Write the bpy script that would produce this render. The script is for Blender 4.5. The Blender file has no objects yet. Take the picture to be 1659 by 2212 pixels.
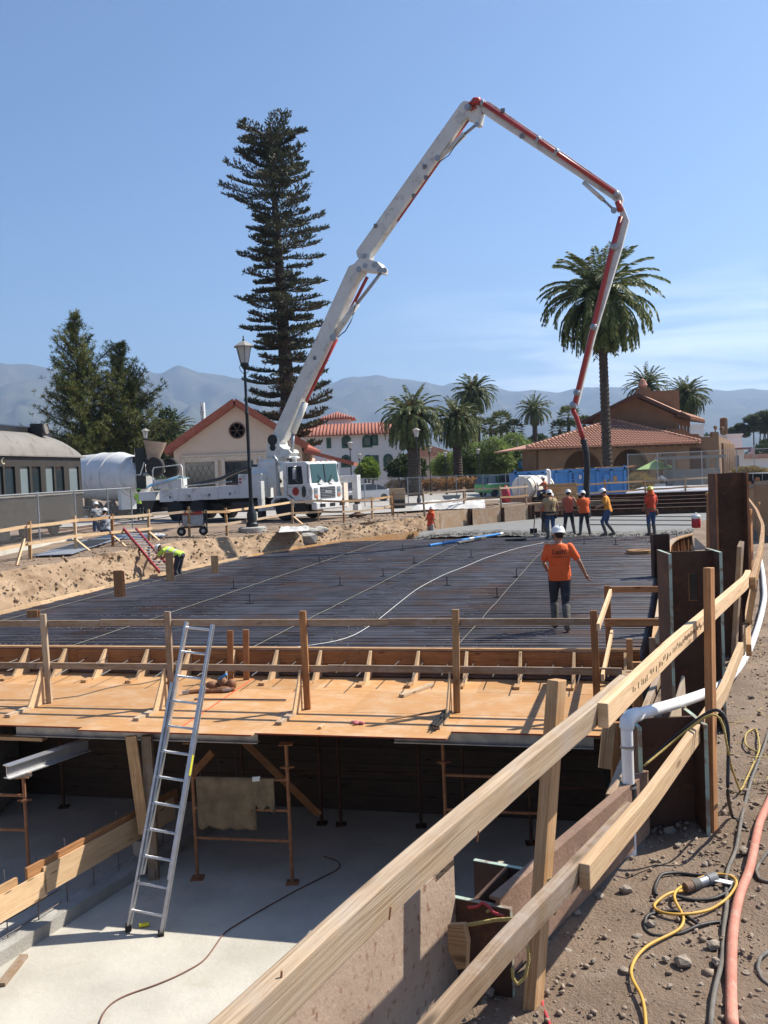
import bpy, bmesh, math, random
import numpy as np
from mathutils import Vector, Matrix, noise, geometry
V = Vector
R = math.radians
random.seed(7)
rng = np.random.default_rng(7)
scene = bpy.context.scene
col = scene.collection
FPX, CX, CY, EYE = 2028.0, 829.5, 1106.0, 1.95
PITCH, ROLL = R(2.47), R(2.4)
cd = bpy.data.cameras.new('camera')
cam = bpy.data.objects.new('camera', cd)
col.objects.link(cam)
cd.sensor_fit = 'VERTICAL'
cd.sensor_height = 36.0
cd.lens = 36.0 * FPX / 2212.0
cd.clip_start = 0.05
cd.clip_end = 40000
_f = V((0, math.cos(PITCH), -math.sin(PITCH)))
_u = V((0, math.sin(PITCH), math.cos(PITCH)))
_r = V((1, 0, 0))
_cr = _r * math.cos(ROLL) - _u * math.sin(ROLL)
_cu = _r * math.sin(ROLL) + _u * math.cos(ROLL)
_m = Matrix((_cr, _cu, -_f)).transposed().to_4x4()
_m.translation = (0, 0, EYE)
cam.matrix_world = _m
scene.camera = cam
SUN_EL, SUN_AZ = R(47), R(68)          # azimuth measured from +Y towards +X
w = bpy.data.worlds.new('World')
scene.world = w
w.use_nodes = True
nt = w.node_tree
bgn = nt.nodes['Background']
sky = nt.nodes.new('ShaderNodeTexSky')
sky.sky_type = 'NISHITA'
sky.sun_disc = False
sky.sun_elevation = SUN_EL
sky.sun_rotation = SUN_AZ
sky.air_density = 1.0
sky.dust_density = 0.6
sky.ozone_density = 6.5
sky.altitude = 10
tc = nt.nodes.new('ShaderNodeTexCoord')
mp = nt.nodes.new('ShaderNodeMapping')
mp.inputs['Rotation'].default_value = (0, R(6), 0)
mp.inputs['Scale'].default_value = (3.2, 3.2, 30.0)
mp.inputs['Location'].default_value = (3.1, 1.7, 2.2)
nz = nt.nodes.new('ShaderNodeTexNoise')
nz.inputs['Scale'].default_value = 1.0
nz.inputs['Detail'].default_value = 7
nz.inputs['Roughness'].default_value = 0.58
nz.inputs['Distortion'].default_value = 0.5
cr = nt.nodes.new('ShaderNodeValToRGB')
cr.color_ramp.elements[0].position = 0.44
cr.color_ramp.elements[0].color = (0, 0, 0, 1)
cr.color_ramp.elements[1].position = 0.68
cr.color_ramp.elements[1].color = (1, 1, 1, 1)
sx = nt.nodes.new('ShaderNodeSeparateXYZ')
band = nt.nodes.new('ShaderNodeValToRGB')
band.color_ramp.elements[0].position = 0.0
band.color_ramp.elements[0].color = (1, 1, 1, 1)
band.color_ramp.elements[1].position = 0.20
band.color_ramp.elements[1].color = (0, 0, 0, 1)
e = band.color_ramp.elements.new(0.09)
e.color = (0.8, 0.8, 0.8, 1)
mu = nt.nodes.new('ShaderNodeMath'); mu.operation = 'MULTIPLY'
mu2 = nt.nodes.new('ShaderNodeMath'); mu2.operation = 'MULTIPLY'; mu2.inputs[1].default_value = 0.8
mx = nt.nodes.new('ShaderNodeMixRGB')
mr_ = nt.nodes.new('ShaderNodeMapRange'); mr_.interpolation_type = 'SMOOTHSTEP'; mr_.inputs['From Min'].default_value = -.05; mr_.inputs['From Max'].default_value = .22
mx.inputs['Color2'].default_value = (14.0, 14.2, 14.4, 1)
L = nt.links.new
L(tc.outputs['Generated'], mp.inputs['Vector']); L(mp.outputs[0], nz.inputs['Vector'])
L(nz.outputs[0], cr.inputs[0]); L(tc.outputs['Generated'], sx.inputs[0]); L(sx.outputs['Z'], band.inputs[0])
mu3 = nt.nodes.new('ShaderNodeMath'); mu3.operation = 'MULTIPLY'; L(sx.outputs['X'], mr_.inputs[0]); L(mr_.outputs[0], mu3.inputs[1]); L(cr.outputs[0], mu3.inputs[0]); L(mu3.outputs[0], mu.inputs[0]); L(band.outputs[0], mu.inputs[1]); L(mu.outputs[0], mu2.inputs[0])
L(mu2.outputs[0], mx.inputs['Fac']); L(sky.outputs[0], mx.inputs['Color1']); L(mx.outputs[0], bgn.inputs['Color'])
bgn.inputs['Strength'].default_value = 0.08
sd = bpy.data.lights.new('sun', 'SUN')
sun = bpy.data.objects.new('sun', sd)
col.objects.link(sun)
sd.energy = 4.8
sd.angle = R(0.53)
sd.color = (1.0, 0.93, 0.82)
SUND = V((math.sin(SUN_AZ) * math.cos(SUN_EL), math.cos(SUN_AZ) * math.cos(SUN_EL), math.sin(SUN_EL)))
sun.rotation_euler = SUND.to_track_quat('Z', 'Y').to_euler()
sun.location = SUND * 50
scene.view_settings.view_transform = 'Standard'
scene.view_settings.look = 'None'
scene.view_settings.exposure = 0.9
scene.view_settings.gamma = 1.0
scene.view_settings.use_curve_mapping = False
scene.cycles.max_bounces = 6
scene.cycles.volume_bounces = 0
scene.cycles.volume_step_rate = 4
def ray(x, y):
    d = ((x - CX) / FPX) * _cr + (-(y - CY) / FPX) * _cu + _f
    return d
def G(x, y, z):
    d = ray(x, y)
    t = (z - EYE) / d.z
    return V((d.x * t, d.y * t, z))
def D(x, y, Y):
    d = ray(x, y)
    t = Y / d.y
    return V((d.x * t, Y, EYE + d.z * t))
FRAME = {}
def thing(name, label, cat, loc=(0, 0, 0), rot=0.0, group=None, mat4=None):
    o = bpy.data.objects.new(name, None)
    o.empty_display_size = 0.2
    col.objects.link(o)
    M = mat4 if mat4 is not None else Matrix.Translation(V(loc)) @ Matrix.Rotation(rot, 4, 'Z')
    o.matrix_world = M
    FRAME[o.name] = M.inverted()
    tag(o, label, cat, group)
    return o
def tag(o, label=None, cat=None, group=None, kind=None):
    if label: o['label'] = label
    if cat: o['category'] = cat
    if group: o['group'] = group
    if kind: o['kind'] = kind
    return o
def copy_tree(o, parent=None):
    c = o.copy(); col.objects.link(c)
    if parent is not None: c.parent = parent
    for ch in o.children: copy_tree(ch, c)
    return c
class MB:
    def __init__(s):
        s.v, s.f, s.uv = [], [], []
    def add(s, vs, fs, uvs=None):
        n = len(s.v)
        s.v += [tuple(p) for p in vs]
        s.f += [tuple(i + n for i in f) for f in fs]
        s.uv += uvs if uvs else [[(0, 0)] * len(f) for f in fs]
        return s
    def sweep(s, path, sec, up=(0, 0, 1), scales=None, caps=True):
        path = [V(p) for p in path]; up = V(up); n = len(path); k = len(sec)
        vs = []; ln = [0.0]
        for i in range(1, n): ln.append(ln[-1] + (path[i] - path[i - 1]).length)
        per = [0.0]
        for j in range(k):
            a, b = sec[j], sec[(j + 1) % k]; per.append(per[-1] + math.hypot(a[0] - b[0], a[1] - b[1]))
        u2 = up
        for i in range(n):
            if i == 0: t = path[1] - path[0]
            elif i == n - 1: t = path[-1] - path[-2]
            else: t = (path[i + 1] - path[i]).normalized() + (path[i] - path[i - 1]).normalized()
            if t.length < 1e-9: t = V((0, 0, 1))
            t.normalize()
            sd_ = t.cross(up)
            if sd_.length < 1e-3: sd_ = t.cross(V((0, 1, 0.01)))
            sd_.normalize(); u2 = sd_.cross(t)
            sc = scales[i] if scales else 1.0
            for a, b in sec: vs.append(path[i] + sd_ * a * sc + u2 * b * sc)
        fs, uvs = [], []
        for i in range(n - 1):
            for j in range(k):
                j2 = (j + 1) % k
                fs.append((i * k + j, i * k + j2, (i + 1) * k + j2, (i + 1) * k + j))
                uvs.append([(ln[i], per[j]), (ln[i], per[j + 1]), (ln[i + 1], per[j + 1]), (ln[i + 1], per[j])])
        if caps:
            fs.append(tuple(reversed(range(k)))); uvs.append([(sec[j][0] + 7, sec[j][1] * .2) for j in reversed(range(k))])
            fs.append(tuple((n - 1) * k + j for j in range(k))); uvs.append([(sec[j][0] + 7, sec[j][1] * .2) for j in range(k)])
        return s.add(vs, fs, uvs)
    def bar(s, p, q, w, h, up=(0, 0, 1)):
        a, b = w / 2, h / 2
        return s.sweep([p, q], [(-a, -b), (a, -b), (a, b), (-a, b)], up)
    def rail(s, path, w, h, up=(0, 0, 1)):
        a, b = w / 2, h / 2
        return s.sweep(path, [(-a, -b), (a, -b), (a, b), (-a, b)], up)
    def tube(s, path, r, n=8, scales=None, caps=True):
        sec = [(r * math.cos(2 * math.pi * j / n), r * math.sin(2 * math.pi * j / n)) for j in range(n)]
        d = V(path[-1]) - V(path[0])
        up = (0, 0, 1) if abs(d.normalized().z) < .95 else (0, 1, 0)
        return s.sweep(path, sec, up, scales, caps)
    def box(s, c, size, rot=None):
        c = V(c); a, b, d = size[0] / 2, size[1] / 2, size[2] / 2
        vs = [V((x, y, z)) for x in (-a, a) for y in (-b, b) for z in (-d, d)]
        if rot is not None:
            M = Matrix.Rotation(rot, 3, 'Z') if isinstance(rot, (int, float)) else rot
            vs = [M @ p for p in vs]
        vs = [p + c for p in vs]
        fs = [(0, 1, 3, 2), (4, 6, 7, 5), (0, 4, 5, 1), (2, 3, 7, 6), (0, 2, 6, 4), (1, 5, 7, 3)]
        A = size[0]; B = size[1]; Dd = size[2]
        uvs = []
        for (p, q) in ((B, Dd), (B, Dd), (A, Dd), (A, Dd), (A, B), (A, B)):
            if p < q: uvs.append([(0, 0), (q, 0), (q, p), (0, p)])
            else: uvs.append([(0, 0), (0, q), (p, q), (p, 0)])
        return s.add(vs, fs, uvs)
    def lathe(s, prof, c=(0, 0, 0), n=16, axis=(0, 0, 1), arc=None):
        c = V(c); ax = V(axis).normalized()
        x = ax.orthogonal().normalized(); y = ax.cross(x)
        vs, fs = [], []
        k = len(prof)
        for i in range(n):
            a = 2 * math.pi * i / n
            for r, z in prof: vs.append(c + (x * math.cos(a) + y * math.sin(a)) * max(r, 1e-4) + ax * z)
        for i in range(n):
            i2 = (i + 1) % n
            for j in range(k - 1):
                fs.append((i * k + j, i2 * k + j, i2 * k + j + 1, i * k + j + 1))
        if prof[0][0] > 1e-3: fs.append(tuple(i * k for i in reversed(range(n))))
        if prof[-1][0] > 1e-3: fs.append(tuple(i * k + k - 1 for i in range(n)))
        return s.add(vs, fs)
    def prism(s, poly, o, xa, ya, depth):
        o, xa, ya = V(o), V(xa).normalized(), V(ya).normalized()
        za = xa.cross(ya).normalized() * depth
        n = len(poly)
        vs = [o + xa * a + ya * b for a, b in poly] + [o + xa * a + ya * b + za for a, b in poly]
        fs = [tuple(reversed(range(n))), tuple(range(n, 2 * n))]
        uvs = [[(poly[i][0], poly[i][1]) for i in reversed(range(n))], [(p[0], p[1]) for p in poly]]
        for i in range(n):
            j = (i + 1) % n
            fs.append((i, j, n + j, n + i)); l = math.hypot(poly[i][0] - poly[j][0], poly[i][1] - poly[j][1])
            uvs.append([(0, 0), (l, 0), (l, depth), (0, depth)])
        return s.add(vs, fs, uvs)
    def ell(s, c, r, n=12, m=8, rot=None):
        c = V(c); vs, fs = [], []
        for i in range(m + 1):
            th = math.pi * i / m
            for j in range(n):
                ph = 2 * math.pi * j / n
                p = V((r[0] * math.sin(th) * math.cos(ph), r[1] * math.sin(th) * math.sin(ph), r[2] * math.cos(th)))
                vs.append(c + ((rot @ p) if rot is not None else p))
        for i in range(m):
            for j in range(n):
                j2 = (j + 1) % n
                fs.append((i * n + j, (i + 1) * n + j, (i + 1) * n + j2, i * n + j2))
        return s.add(vs, fs)
    def loft(s, rings, n=12, caps=True):
        """rings: (centre, xaxis*rx, yaxis*ry)"""
        vs, fs = [], []
        for c, xa, ya in rings:
            for j in range(n):
                a = 2 * math.pi * j / n
                vs.append(V(c) + V(xa) * math.cos(a) + V(ya) * math.sin(a))
        for i in range(len(rings) - 1):
            for j in range(n):
                j2 = (j + 1) % n
                fs.append((i * n + j, i * n + j2, (i + 1) * n + j2, (i + 1) * n + j))
        if caps:
            fs.append(tuple(reversed(range(n)))); fs.append(tuple((len(rings) - 1) * n + j for j in range(n)))
        return s.add(vs, fs)
    def quad(s, a, b, c, d):
        a, b, c, d = V(a), V(b), V(c), V(d)
        lu, lv = (b - a).length, (d - a).length
        return s.add([a, b, c, d], [(0, 1, 2, 3)], [[(0, 0), (lu, 0), (lu, lv), (0, lv)]])
    def mesh(s, name, inv=None, fix=True, smooth=False):
        me = bpy.data.meshes.new(name)
        vs = [tuple(inv @ V(p)) for p in s.v] if inv is not None else s.v
        me.from_pydata(vs, [], s.f)
        ul = me.uv_layers.new(name='UVMap')
        flat = [c for f in s.uv for p in f for c in p]
        if len(flat) == 2 * len(me.loops): ul.data.foreach_set('uv', flat)
        if fix:
            bm = bmesh.new(); bm.from_mesh(me)
            bmesh.ops.recalc_face_normals(bm, faces=bm.faces[:])
            bm.to_mesh(me); bm.free()
        if smooth:
            me.polygons.foreach_set('use_smooth', [True] * len(me.polygons))
        me.update()
        return me
    def build(s, name, mat, parent=None, smooth=False, bevel=0, local=False, fix=True, auto=False):
        inv = None
        if parent is not None and not local: inv = FRAME[parent.name]
        me = s.mesh(name, inv, fix, smooth)
        o = bpy.data.objects.new(name, me)
        col.objects.link(o)
        me.materials.append(M_(mat))
        if parent is not None:
            o.parent = parent
            FRAME[o.name] = FRAME[parent.name]
        if bevel:
            b = o.modifiers.new('bevel', 'BEVEL'); b.width = bevel; b.segments = 2; b.limit_method = 'ANGLE'
        if auto:
            me.polygons.foreach_set('use_smooth', [True] * len(me.polygons))
            try: me.set_sharp_from_angle(angle=R(35))
            except Exception: pass
        return o
def np_mesh(name, Vs, Fs, mat, parent=None, inv=None, smooth=False):
    me = bpy.data.meshes.new(name)
    Vs = np.asarray(Vs, dtype=np.float32); Fs = np.asarray(Fs, dtype=np.int32)
    if inv is not None:
        A = np.array(inv); Vs = Vs @ A[:3, :3].T.astype(np.float32) + A[:3, 3].astype(np.float32)
    k = Fs.shape[1]
    me.vertices.add(len(Vs)); me.vertices.foreach_set('co', Vs.ravel())
    me.loops.add(Fs.size); me.loops.foreach_set('vertex_index', Fs.ravel())
    me.polygons.add(len(Fs)); me.polygons.foreach_set('loop_start', np.arange(len(Fs), dtype=np.int32) * k)
    me.polygons.foreach_set('loop_total', np.full(len(Fs), k, dtype=np.int32))
    me.update(calc_edges=True)
    if smooth: me.polygons.foreach_set('use_smooth', np.ones(len(Fs), dtype=bool))
    o = bpy.data.objects.new(name, me); col.objects.link(o)
    me.materials.append(M_(mat))
    if parent is not None:
        o.parent = parent
        FRAME[o.name] = FRAME[parent.name]
    return o
def kites(P, Dr, Ln, Wd, mid=0.45):
    """flat leaf blades: base points, unit directions, lengths, widths -> verts, quads"""
    n = len(P)
    rv = rng.normal(size=(n, 3)); S = np.cross(Dr, rv); S /= np.linalg.norm(S, axis=1, keepdims=True) + 1e-9
    Ln = np.broadcast_to(Ln, (n,))[:, None]; Wd = np.broadcast_to(Wd, (n,))[:, None]
    Vs = np.stack([P, P + Dr * Ln * mid + S * Wd, P + Dr * Ln, P + Dr * Ln * mid - S * Wd], 1).reshape(-1, 3)
    Fs = np.arange(4 * n).reshape(n, 4)
    return Vs, Fs
def unit(a): return a / (np.linalg.norm(a, axis=-1, keepdims=True) + 1e-9)
def merge(parts):
    vs, fs, n = [], [], 0
    for v_, f_ in parts:
        vs.append(v_); fs.append(f_ + n); n += len(v_)
    return np.concatenate(vs), np.concatenate(fs)
MATS = {}
def M_(m): return MATS[m] if isinstance(m, str) else m
def _nodes(name):
    m = bpy.data.materials.new(name); m.use_nodes = True
    MATS[name] = m
    t = m.node_tree
    return m, t, t.nodes['Principled BSDF'], t.links.new
def _noise(t, vec, scale, detail=5, rough=.6, dist=0):
    n = t.nodes.new('ShaderNodeTexNoise'); n.inputs['Scale'].default_value = scale
    n.inputs['Detail'].default_value = detail; n.inputs['Roughness'].default_value = rough; n.inputs['Distortion'].default_value = dist
    if vec: t.links.new(vec, n.inputs['Vector'])
    return n
def _ramp(t, fac, stops):
    r = t.nodes.new('ShaderNodeValToRGB'); el = r.color_ramp.elements
    el[0].position, el[0].color = stops[0][0], (*stops[0][1], 1)
    el[1].position, el[1].color = stops[-1][0], (*stops[-1][1], 1)
    for p, c in stops[1:-1]:
        e_ = el.new(p); e_.color = (*c, 1)
    t.links.new(fac, r.inputs[0])
    return r
def _mix(t, fac, a, b, mode='MIX'):
    m = t.nodes.new('ShaderNodeMixRGB'); m.blend_type = mode
    for sck, val in ((m.inputs[0], fac), (m.inputs[1], a), (m.inputs[2], b)):
        if hasattr(val, 'links'): t.links.new(val, sck)
        elif isinstance(val, (int, float)): sck.default_value = val
        else: sck.default_value = (*val, 1)
    return m.outputs[0]
def g3(x): return (x, x, x)
def mul(c, k): return tuple(min(1, a * k) for a in c)
def mat(name, c1, c2=None, rough=.8, metal=0, scale=6, bump=0, bscale=60, detail=6, spots=None, spec=.4, stops=(.35, .68)):
    m, t, b, L = _nodes(name)
    c2 = c2 or mul(c1, .75)
    tcn = t.nodes.new('ShaderNodeTexCoord'); vec = tcn.outputs['Object']
    n = _noise(t, vec, scale, detail)
    out = _ramp(t, n.outputs[0], [(stops[0], c1), (stops[1], c2)]).outputs[0]
    if spots:                         # (colour, scale, threshold, amount)
        s2 = _noise(t, vec, spots[1], 5, .65)
        k = _ramp(t, s2.outputs[0], [(spots[2], g3(0)), (min(1, spots[2] + .1), g3(spots[3]))])
        out = _mix(t, k.outputs[0], out, spots[0])
    L(out, b.inputs['Base Color'])
    rr = _ramp(t, n.outputs[0], [(.3, g3(max(0, rough - .08))), (.7, g3(min(1, rough + .08)))])
    L(rr.outputs[0], b.inputs['Roughness'])
    b.inputs['Metallic'].default_value = metal
    b.inputs['Specular IOR Level'].default_value = spec
    if bump:
        nb = _noise(t, vec, bscale, 6, .65)
        bp = t.nodes.new('ShaderNodeBump'); bp.inputs['Strength'].default_value = bump; bp.inputs['Distance'].default_value = .02
        L(nb.outputs[0], bp.inputs['Height']); L(bp.outputs[0], b.inputs['Normal'])
    return m
def wood(name, light, dark, gray=0.0, knots=True, rough=.75, grain=105, dirt=.3):
    m, t, b, L = _nodes(name)
    uv = t.nodes.new('ShaderNodeUVMap'); oi = t.nodes.new('ShaderNodeObjectInfo')
    add = t.nodes.new('ShaderNodeVectorMath'); add.operation = 'ADD'
    sc = t.nodes.new('ShaderNodeVectorMath'); sc.operation = 'SCALE'; sc.inputs['Scale'].default_value = 37.0
    cmb = t.nodes.new('ShaderNodeCombineXYZ')
    L(oi.outputs['Random'], cmb.inputs[0]); L(oi.outputs['Random'], cmb.inputs[2]); L(cmb.outputs[0], sc.inputs[0])
    L(uv.outputs[0], add.inputs[0]); L(sc.outputs[0], add.inputs[1])
    mp_ = t.nodes.new('ShaderNodeMapping'); mp_.inputs['Scale'].default_value = (2.2, grain, 1)
    L(add.outputs[0], mp_.inputs['Vector'])
    n = _noise(t, mp_.outputs[0], 1.0, 8, .68, 1.0)
    mid = tuple((a + c) / 2 for a, c in zip(light, dark))
    colr = _ramp(t, n.outputs[0], [(.30, mul(dark, .72)), (.42, dark), (.52, mid), (.64, light)]).outputs[0]
    hv = t.nodes.new('ShaderNodeHueSaturation')
    mr = t.nodes.new('ShaderNodeMapRange'); mr.inputs['To Min'].default_value = .78; mr.inputs['To Max'].default_value = 1.12
    L(oi.outputs['Random'], mr.inputs[0]); L(mr.outputs[0], hv.inputs['Value']); L(colr, hv.inputs['Color'])
    out = hv.outputs[0]
    if knots:
        mk = t.nodes.new('ShaderNodeMapping'); mk.inputs['Scale'].default_value = (2.2, 9, 1); L(add.outputs[0], mk.inputs['Vector'])
        vo = t.nodes.new('ShaderNodeTexVoronoi'); vo.inputs['Scale'].default_value = 1.0; L(mk.outputs[0], vo.inputs['Vector'])
        k = _ramp(t, vo.outputs['Distance'], [(.07, g3(.95)), (.17, g3(0))])
        out = _mix(t, k.outputs[0], out, mul(dark, .38))
    n2 = _noise(t, add.outputs[0], 5.5, 8, .7)
    k2 = _ramp(t, n2.outputs[0], [(.44, g3(0)), (.66, g3(max(gray, dirt)))])
    out = _mix(t, k2.outputs[0], out, (.37, .325, .29) if gray else mul(dark, .6))
    L(out, b.inputs['Base Color'])
    b.inputs['Roughness'].default_value = rough; b.inputs['Specular IOR Level'].default_value = .3
    bp = t.nodes.new('ShaderNodeBump'); bp.inputs['Strength'].default_value = .5; bp.inputs['Distance'].default_value = .004
    L(n.outputs[0], bp.inputs['Height']); L(bp.outputs[0], b.inputs['Normal'])
    return m
def leafmat(name, c1, c2, trans=.3, c3=None):
    m = bpy.data.materials.new(name); m.use_nodes = True; MATS[name] = m
    t = m.node_tree; t.nodes.clear(); L = t.links.new
    o = t.nodes.new('ShaderNodeOutputMaterial')
    ge = t.nodes.new('ShaderNodeNewGeometry')
    stops = [(0, c1), (1, c2)] if not c3 else [(0, c1), (.75, c2), (1, c3)]
    rp = _ramp(t, ge.outputs['Random Per Island'], stops)
    tcn = t.nodes.new('ShaderNodeTexCoord')
    n = _noise(t, tcn.outputs['Object'], .5, 3)
    k = _ramp(t, n.outputs[0], [(.35, g3(.7)), (.65, g3(1.2))])
    cc = _mix(t, 1.0, rp.outputs[0], k.outputs[0], 'MULTIPLY')
    d = t.nodes.new('ShaderNodeBsdfPrincipled'); d.inputs['Roughness'].default_value = .55; d.inputs['Specular IOR Level'].default_value = .35
    tr = t.nodes.new('ShaderNodeBsdfTranslucent')
    ms = t.nodes.new('ShaderNodeMixShader'); ms.inputs[0].default_value = trans
    L(cc, d.inputs['Base Color']); L(cc, tr.inputs['Color'])
    L(d.outputs[0], ms.inputs[1]); L(tr.outputs[0], ms.inputs[2]); L(ms.outputs[0], o.inputs['Surface'])
    return m
def glassmat(name, tint=(.02, .03, .035), rough=.08):
    m, t, b, L = _nodes(name)
    b.inputs['Base Color'].default_value = (*tint, 1); b.inputs['Roughness'].default_value = rough
    b.inputs['Specular IOR Level'].default_value = .8
    return m
wood('fir', (.57, .375, .205), (.37, .205, .09))
wood('fir_new', (.68, .50, .31), (.54, .35, .19), dirt=.15)
wood('fir_red', (.46, .24, .105), (.27, .115, .045), dirt=.35)
wood('fir_gray', (.56, .43, .29), (.37, .26, .16), gray=.42)
wood('fir_old', (.37, .265, .17), (.21, .135, .08), gray=.55)
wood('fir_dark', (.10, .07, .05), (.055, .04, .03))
def plymat(name, c1, c2, wear, amt=.35):
    m, t, b, L = _nodes(name)
    tcn = t.nodes.new('ShaderNodeTexCoord'); vec = tcn.outputs['Object']
    oi = t.nodes.new('ShaderNodeObjectInfo')
    mp_ = t.nodes.new('ShaderNodeMapping'); mp_.inputs['Scale'].default_value = (1.0, 6.0, 6.0)
    L(vec, mp_.inputs['Vector'])
    n = _noise(t, mp_.outputs[0], 2.2, 8, .62, 1.2)
    out = _ramp(t, n.outputs[0], [(.3, c2), (.7, c1)]).outputs[0]
    n2 = _noise(t, vec, 2.3, 8, .72)
    k = _ramp(t, n2.outputs[0], [(.47, g3(0)), (.66, g3(amt))])
    out = _mix(t, k.outputs[0], out, wear)
    n3 = _noise(t, vec, 11, 5, .6)
    k3 = _ramp(t, n3.outputs[0], [(.62, g3(0)), (.74, g3(.35))])
    out = _mix(t, k3.outputs[0], out, mul(c2, .55))
    hv = t.nodes.new('ShaderNodeHueSaturation')
    mr = t.nodes.new('ShaderNodeMapRange'); mr.inputs['To Min'].default_value = .76; mr.inputs['To Max'].default_value = 1.1
    L(oi.outputs['Random'], mr.inputs[0]); L(mr.outputs[0], hv.inputs['Value']); L(out, hv.inputs['Color'])
    L(hv.outputs[0], b.inputs['Base Color']); b.inputs['Roughness'].default_value = .62; b.inputs['Specular IOR Level'].default_value = .3
    bp = t.nodes.new('ShaderNodeBump'); bp.inputs['Strength'].default_value = .12; bp.inputs['Distance'].default_value = .004
    L(n3.outputs[0], bp.inputs['Height']); L(bp.outputs[0], b.inputs['Normal'])
plymat('plywood', (.53, .295, .125), (.43, .225, .09), (.58, .44, .30), .55)
plymat('plywood_old', (.33, .22, .13), (.23, .145, .085), (.36, .31, .25), .7)
plymat('plywood_shaded', (.12, .078, .055), (.07, .046, .036), (.10, .10, .13), .8)  # soffit colour carries the shade between the bars
mat('red_edge', (.30, .045, .02), rough=.8)
mat('dirt', (.262, .190, .134), (.155, .108, .074), rough=.95, scale=1.3, bump=1.0, bscale=55, spots=((.28, .225, .17), 9, .55, .55), detail=9)
mat('bank_soil', (.335, .235, .148), (.235, .158, .096), rough=.95, scale=1.1, bump=.8, bscale=9, spots=((.37, .29, .20), 4, .56, .6), detail=9)
mat('far_soil', (.24, .19, .13), (.15, .12, .08), rough=.95, scale=.05, spots=((.1, .11, .05), .02, .5, .6))
mat('asphalt_pale', (.36, .34, .31), (.27, .255, .235), rough=.9, scale=.6, bump=.2, bscale=30)
mat('asphalt', (.06, .06, .06), (.045, .045, .045), rough=.9, scale=.8)
mat('kerb_red', (.42, .18, .14), rough=.85)
mat('concrete', (.52, .495, .43), (.39, .37, .32), rough=.82, scale=1.1, bump=.35, bscale=18, spots=((.40, .36, .29), 2.6, .57, .55), detail=10)
mat('concrete_old', (.40, .385, .35), (.29, .275, .245), rough=.9, scale=2, bump=.5, bscale=30)
mat('concrete_wet', (.20, .20, .19), (.165, .166, .16), rough=.75, scale=1.2, bump=.1, bscale=8)
mat('concrete_rough', (.19, .185, .165), (.11, .105, .095), rough=.75, scale=5, bump=1.0, bscale=22)
mat('gravel', (.33, .26, .195), (.18, .135, .10), rough=.95, scale=16)
mat('stone', (.34, .285, .225), (.19, .155, .12), rough=.95, scale=10, bump=.6, bscale=30)
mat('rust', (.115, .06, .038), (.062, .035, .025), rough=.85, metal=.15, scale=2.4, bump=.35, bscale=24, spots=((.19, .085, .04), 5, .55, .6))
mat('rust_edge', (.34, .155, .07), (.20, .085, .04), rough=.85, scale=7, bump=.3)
mat('rust_brown', (.25, .155, .105), (.165, .10, .07), rough=.8, scale=4, bump=.3, bscale=40, spots=((.34, .23, .16), 12, .58, .6))
mat('rust_pale', (.40, .30, .225), (.31, .225, .165), rough=.85, scale=3, bump=.3, bscale=30, spots=((.20, .10, .06), 26, .57, .9))
mat('steel_black', (.035, .033, .032), (.022, .021, .02), rough=.6, metal=.3)
mat('green_paint', (.36, .46, .38), (.30, .37, .31), rough=.75, scale=9, spots=((.22, .14, .10), 10, .5, .9))
mat('aluminium', (.60, .60, .60), (.46, .46, .47), rough=.42, metal=.75, scale=9)
mat('alu_dull', (.42, .41, .40), (.30, .295, .29), rough=.55, metal=.5, scale=7)
mat('galvanised', (.40, .41, .42), (.30, .31, .32), rough=.5, metal=.7, scale=10)
mat('rebar', (.185, .178, .19), (.09, .083, .088), rough=.5, metal=.35, scale=1.3, spots=((.18, .105, .07), .8, .52, .6))
mat('rebar_splash', (.17, .165, .14), (.085, .082, .07), rough=.85, scale=9)
mat('steel_rod', (.22, .215, .21), (.15, .145, .14), rough=.45, metal=.7, scale=20)
mat('steel_sheet', (.34, .37, .41), (.22, .25, .29), rough=.5, metal=.4, scale=2.5)
def paint(name, c, dirtc=(.22, .18, .13), amt=.35, rough=.35):
    mat(name, c, mul(c, .88), rough=rough, scale=1.6, spots=(dirtc, 2.2, .55, amt))
paint('white_paint', (.70, .70, .68), amt=.42)
paint('cream_boom', (.68, .665, .61), amt=.42)
paint('boom_red', (.44, .045, .035), amt=.25)
paint('black_paint', (.018, .018, .018), (.06, .05, .04), .3)
paint('blue_bin', (.075, .25, .56), (.16, .20, .24), .45, .5)
paint('car_white', (.72, .74, .76), amt=.05, rough=.18)
paint('car_silver', (.30, .32, .35), amt=.05, rough=.25)
paint('car_green', (.10, .38, .10), amt=.1, rough=.3)
paint('drum_white', (.66, .66, .65), (.28, .24, .20), .35, .45)
paint('coach_green', (.034, .029, .022), (.06, .05, .037), .5, .55)
paint('coach_roof', (.20, .185, .165), (.09, .08, .07), .6, .7)
mat('lamp_iron', (.028, .032, .035), rough=.5, metal=.3)
mat('lamp_roof', (.30, .29, .26), (.24, .23, .21), rough=.6)
mat('lamp_glass', (.50, .49, .45), (.42, .41, .38), rough=.35)
mat('rubber', (.022, .021, .02), (.035, .032, .03), rough=.85, scale=20)
mat('rim', (.45, .45, .44), (.30, .30, .29), rough=.5, metal=.5)
mat('pvc', (.80, .80, .79), (.72, .72, .70), rough=.35, scale=4, spots=((.45, .42, .37), 9, .62, .35))
mat('pvc_blue', (.035, .24, .60), (.03, .19, .50), rough=.4)
mat('black_band', (.025, .025, .026), rough=.55)
mat('hose_pink', (.55, .235, .165), (.43, .17, .12), rough=.75, scale=9, bump=.3, bscale=70, spots=((.45, .33, .25), 14, .55, .5))
mat('hose_dark', (.20, .10, .075), (.14, .07, .055), rough=.8)
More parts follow.
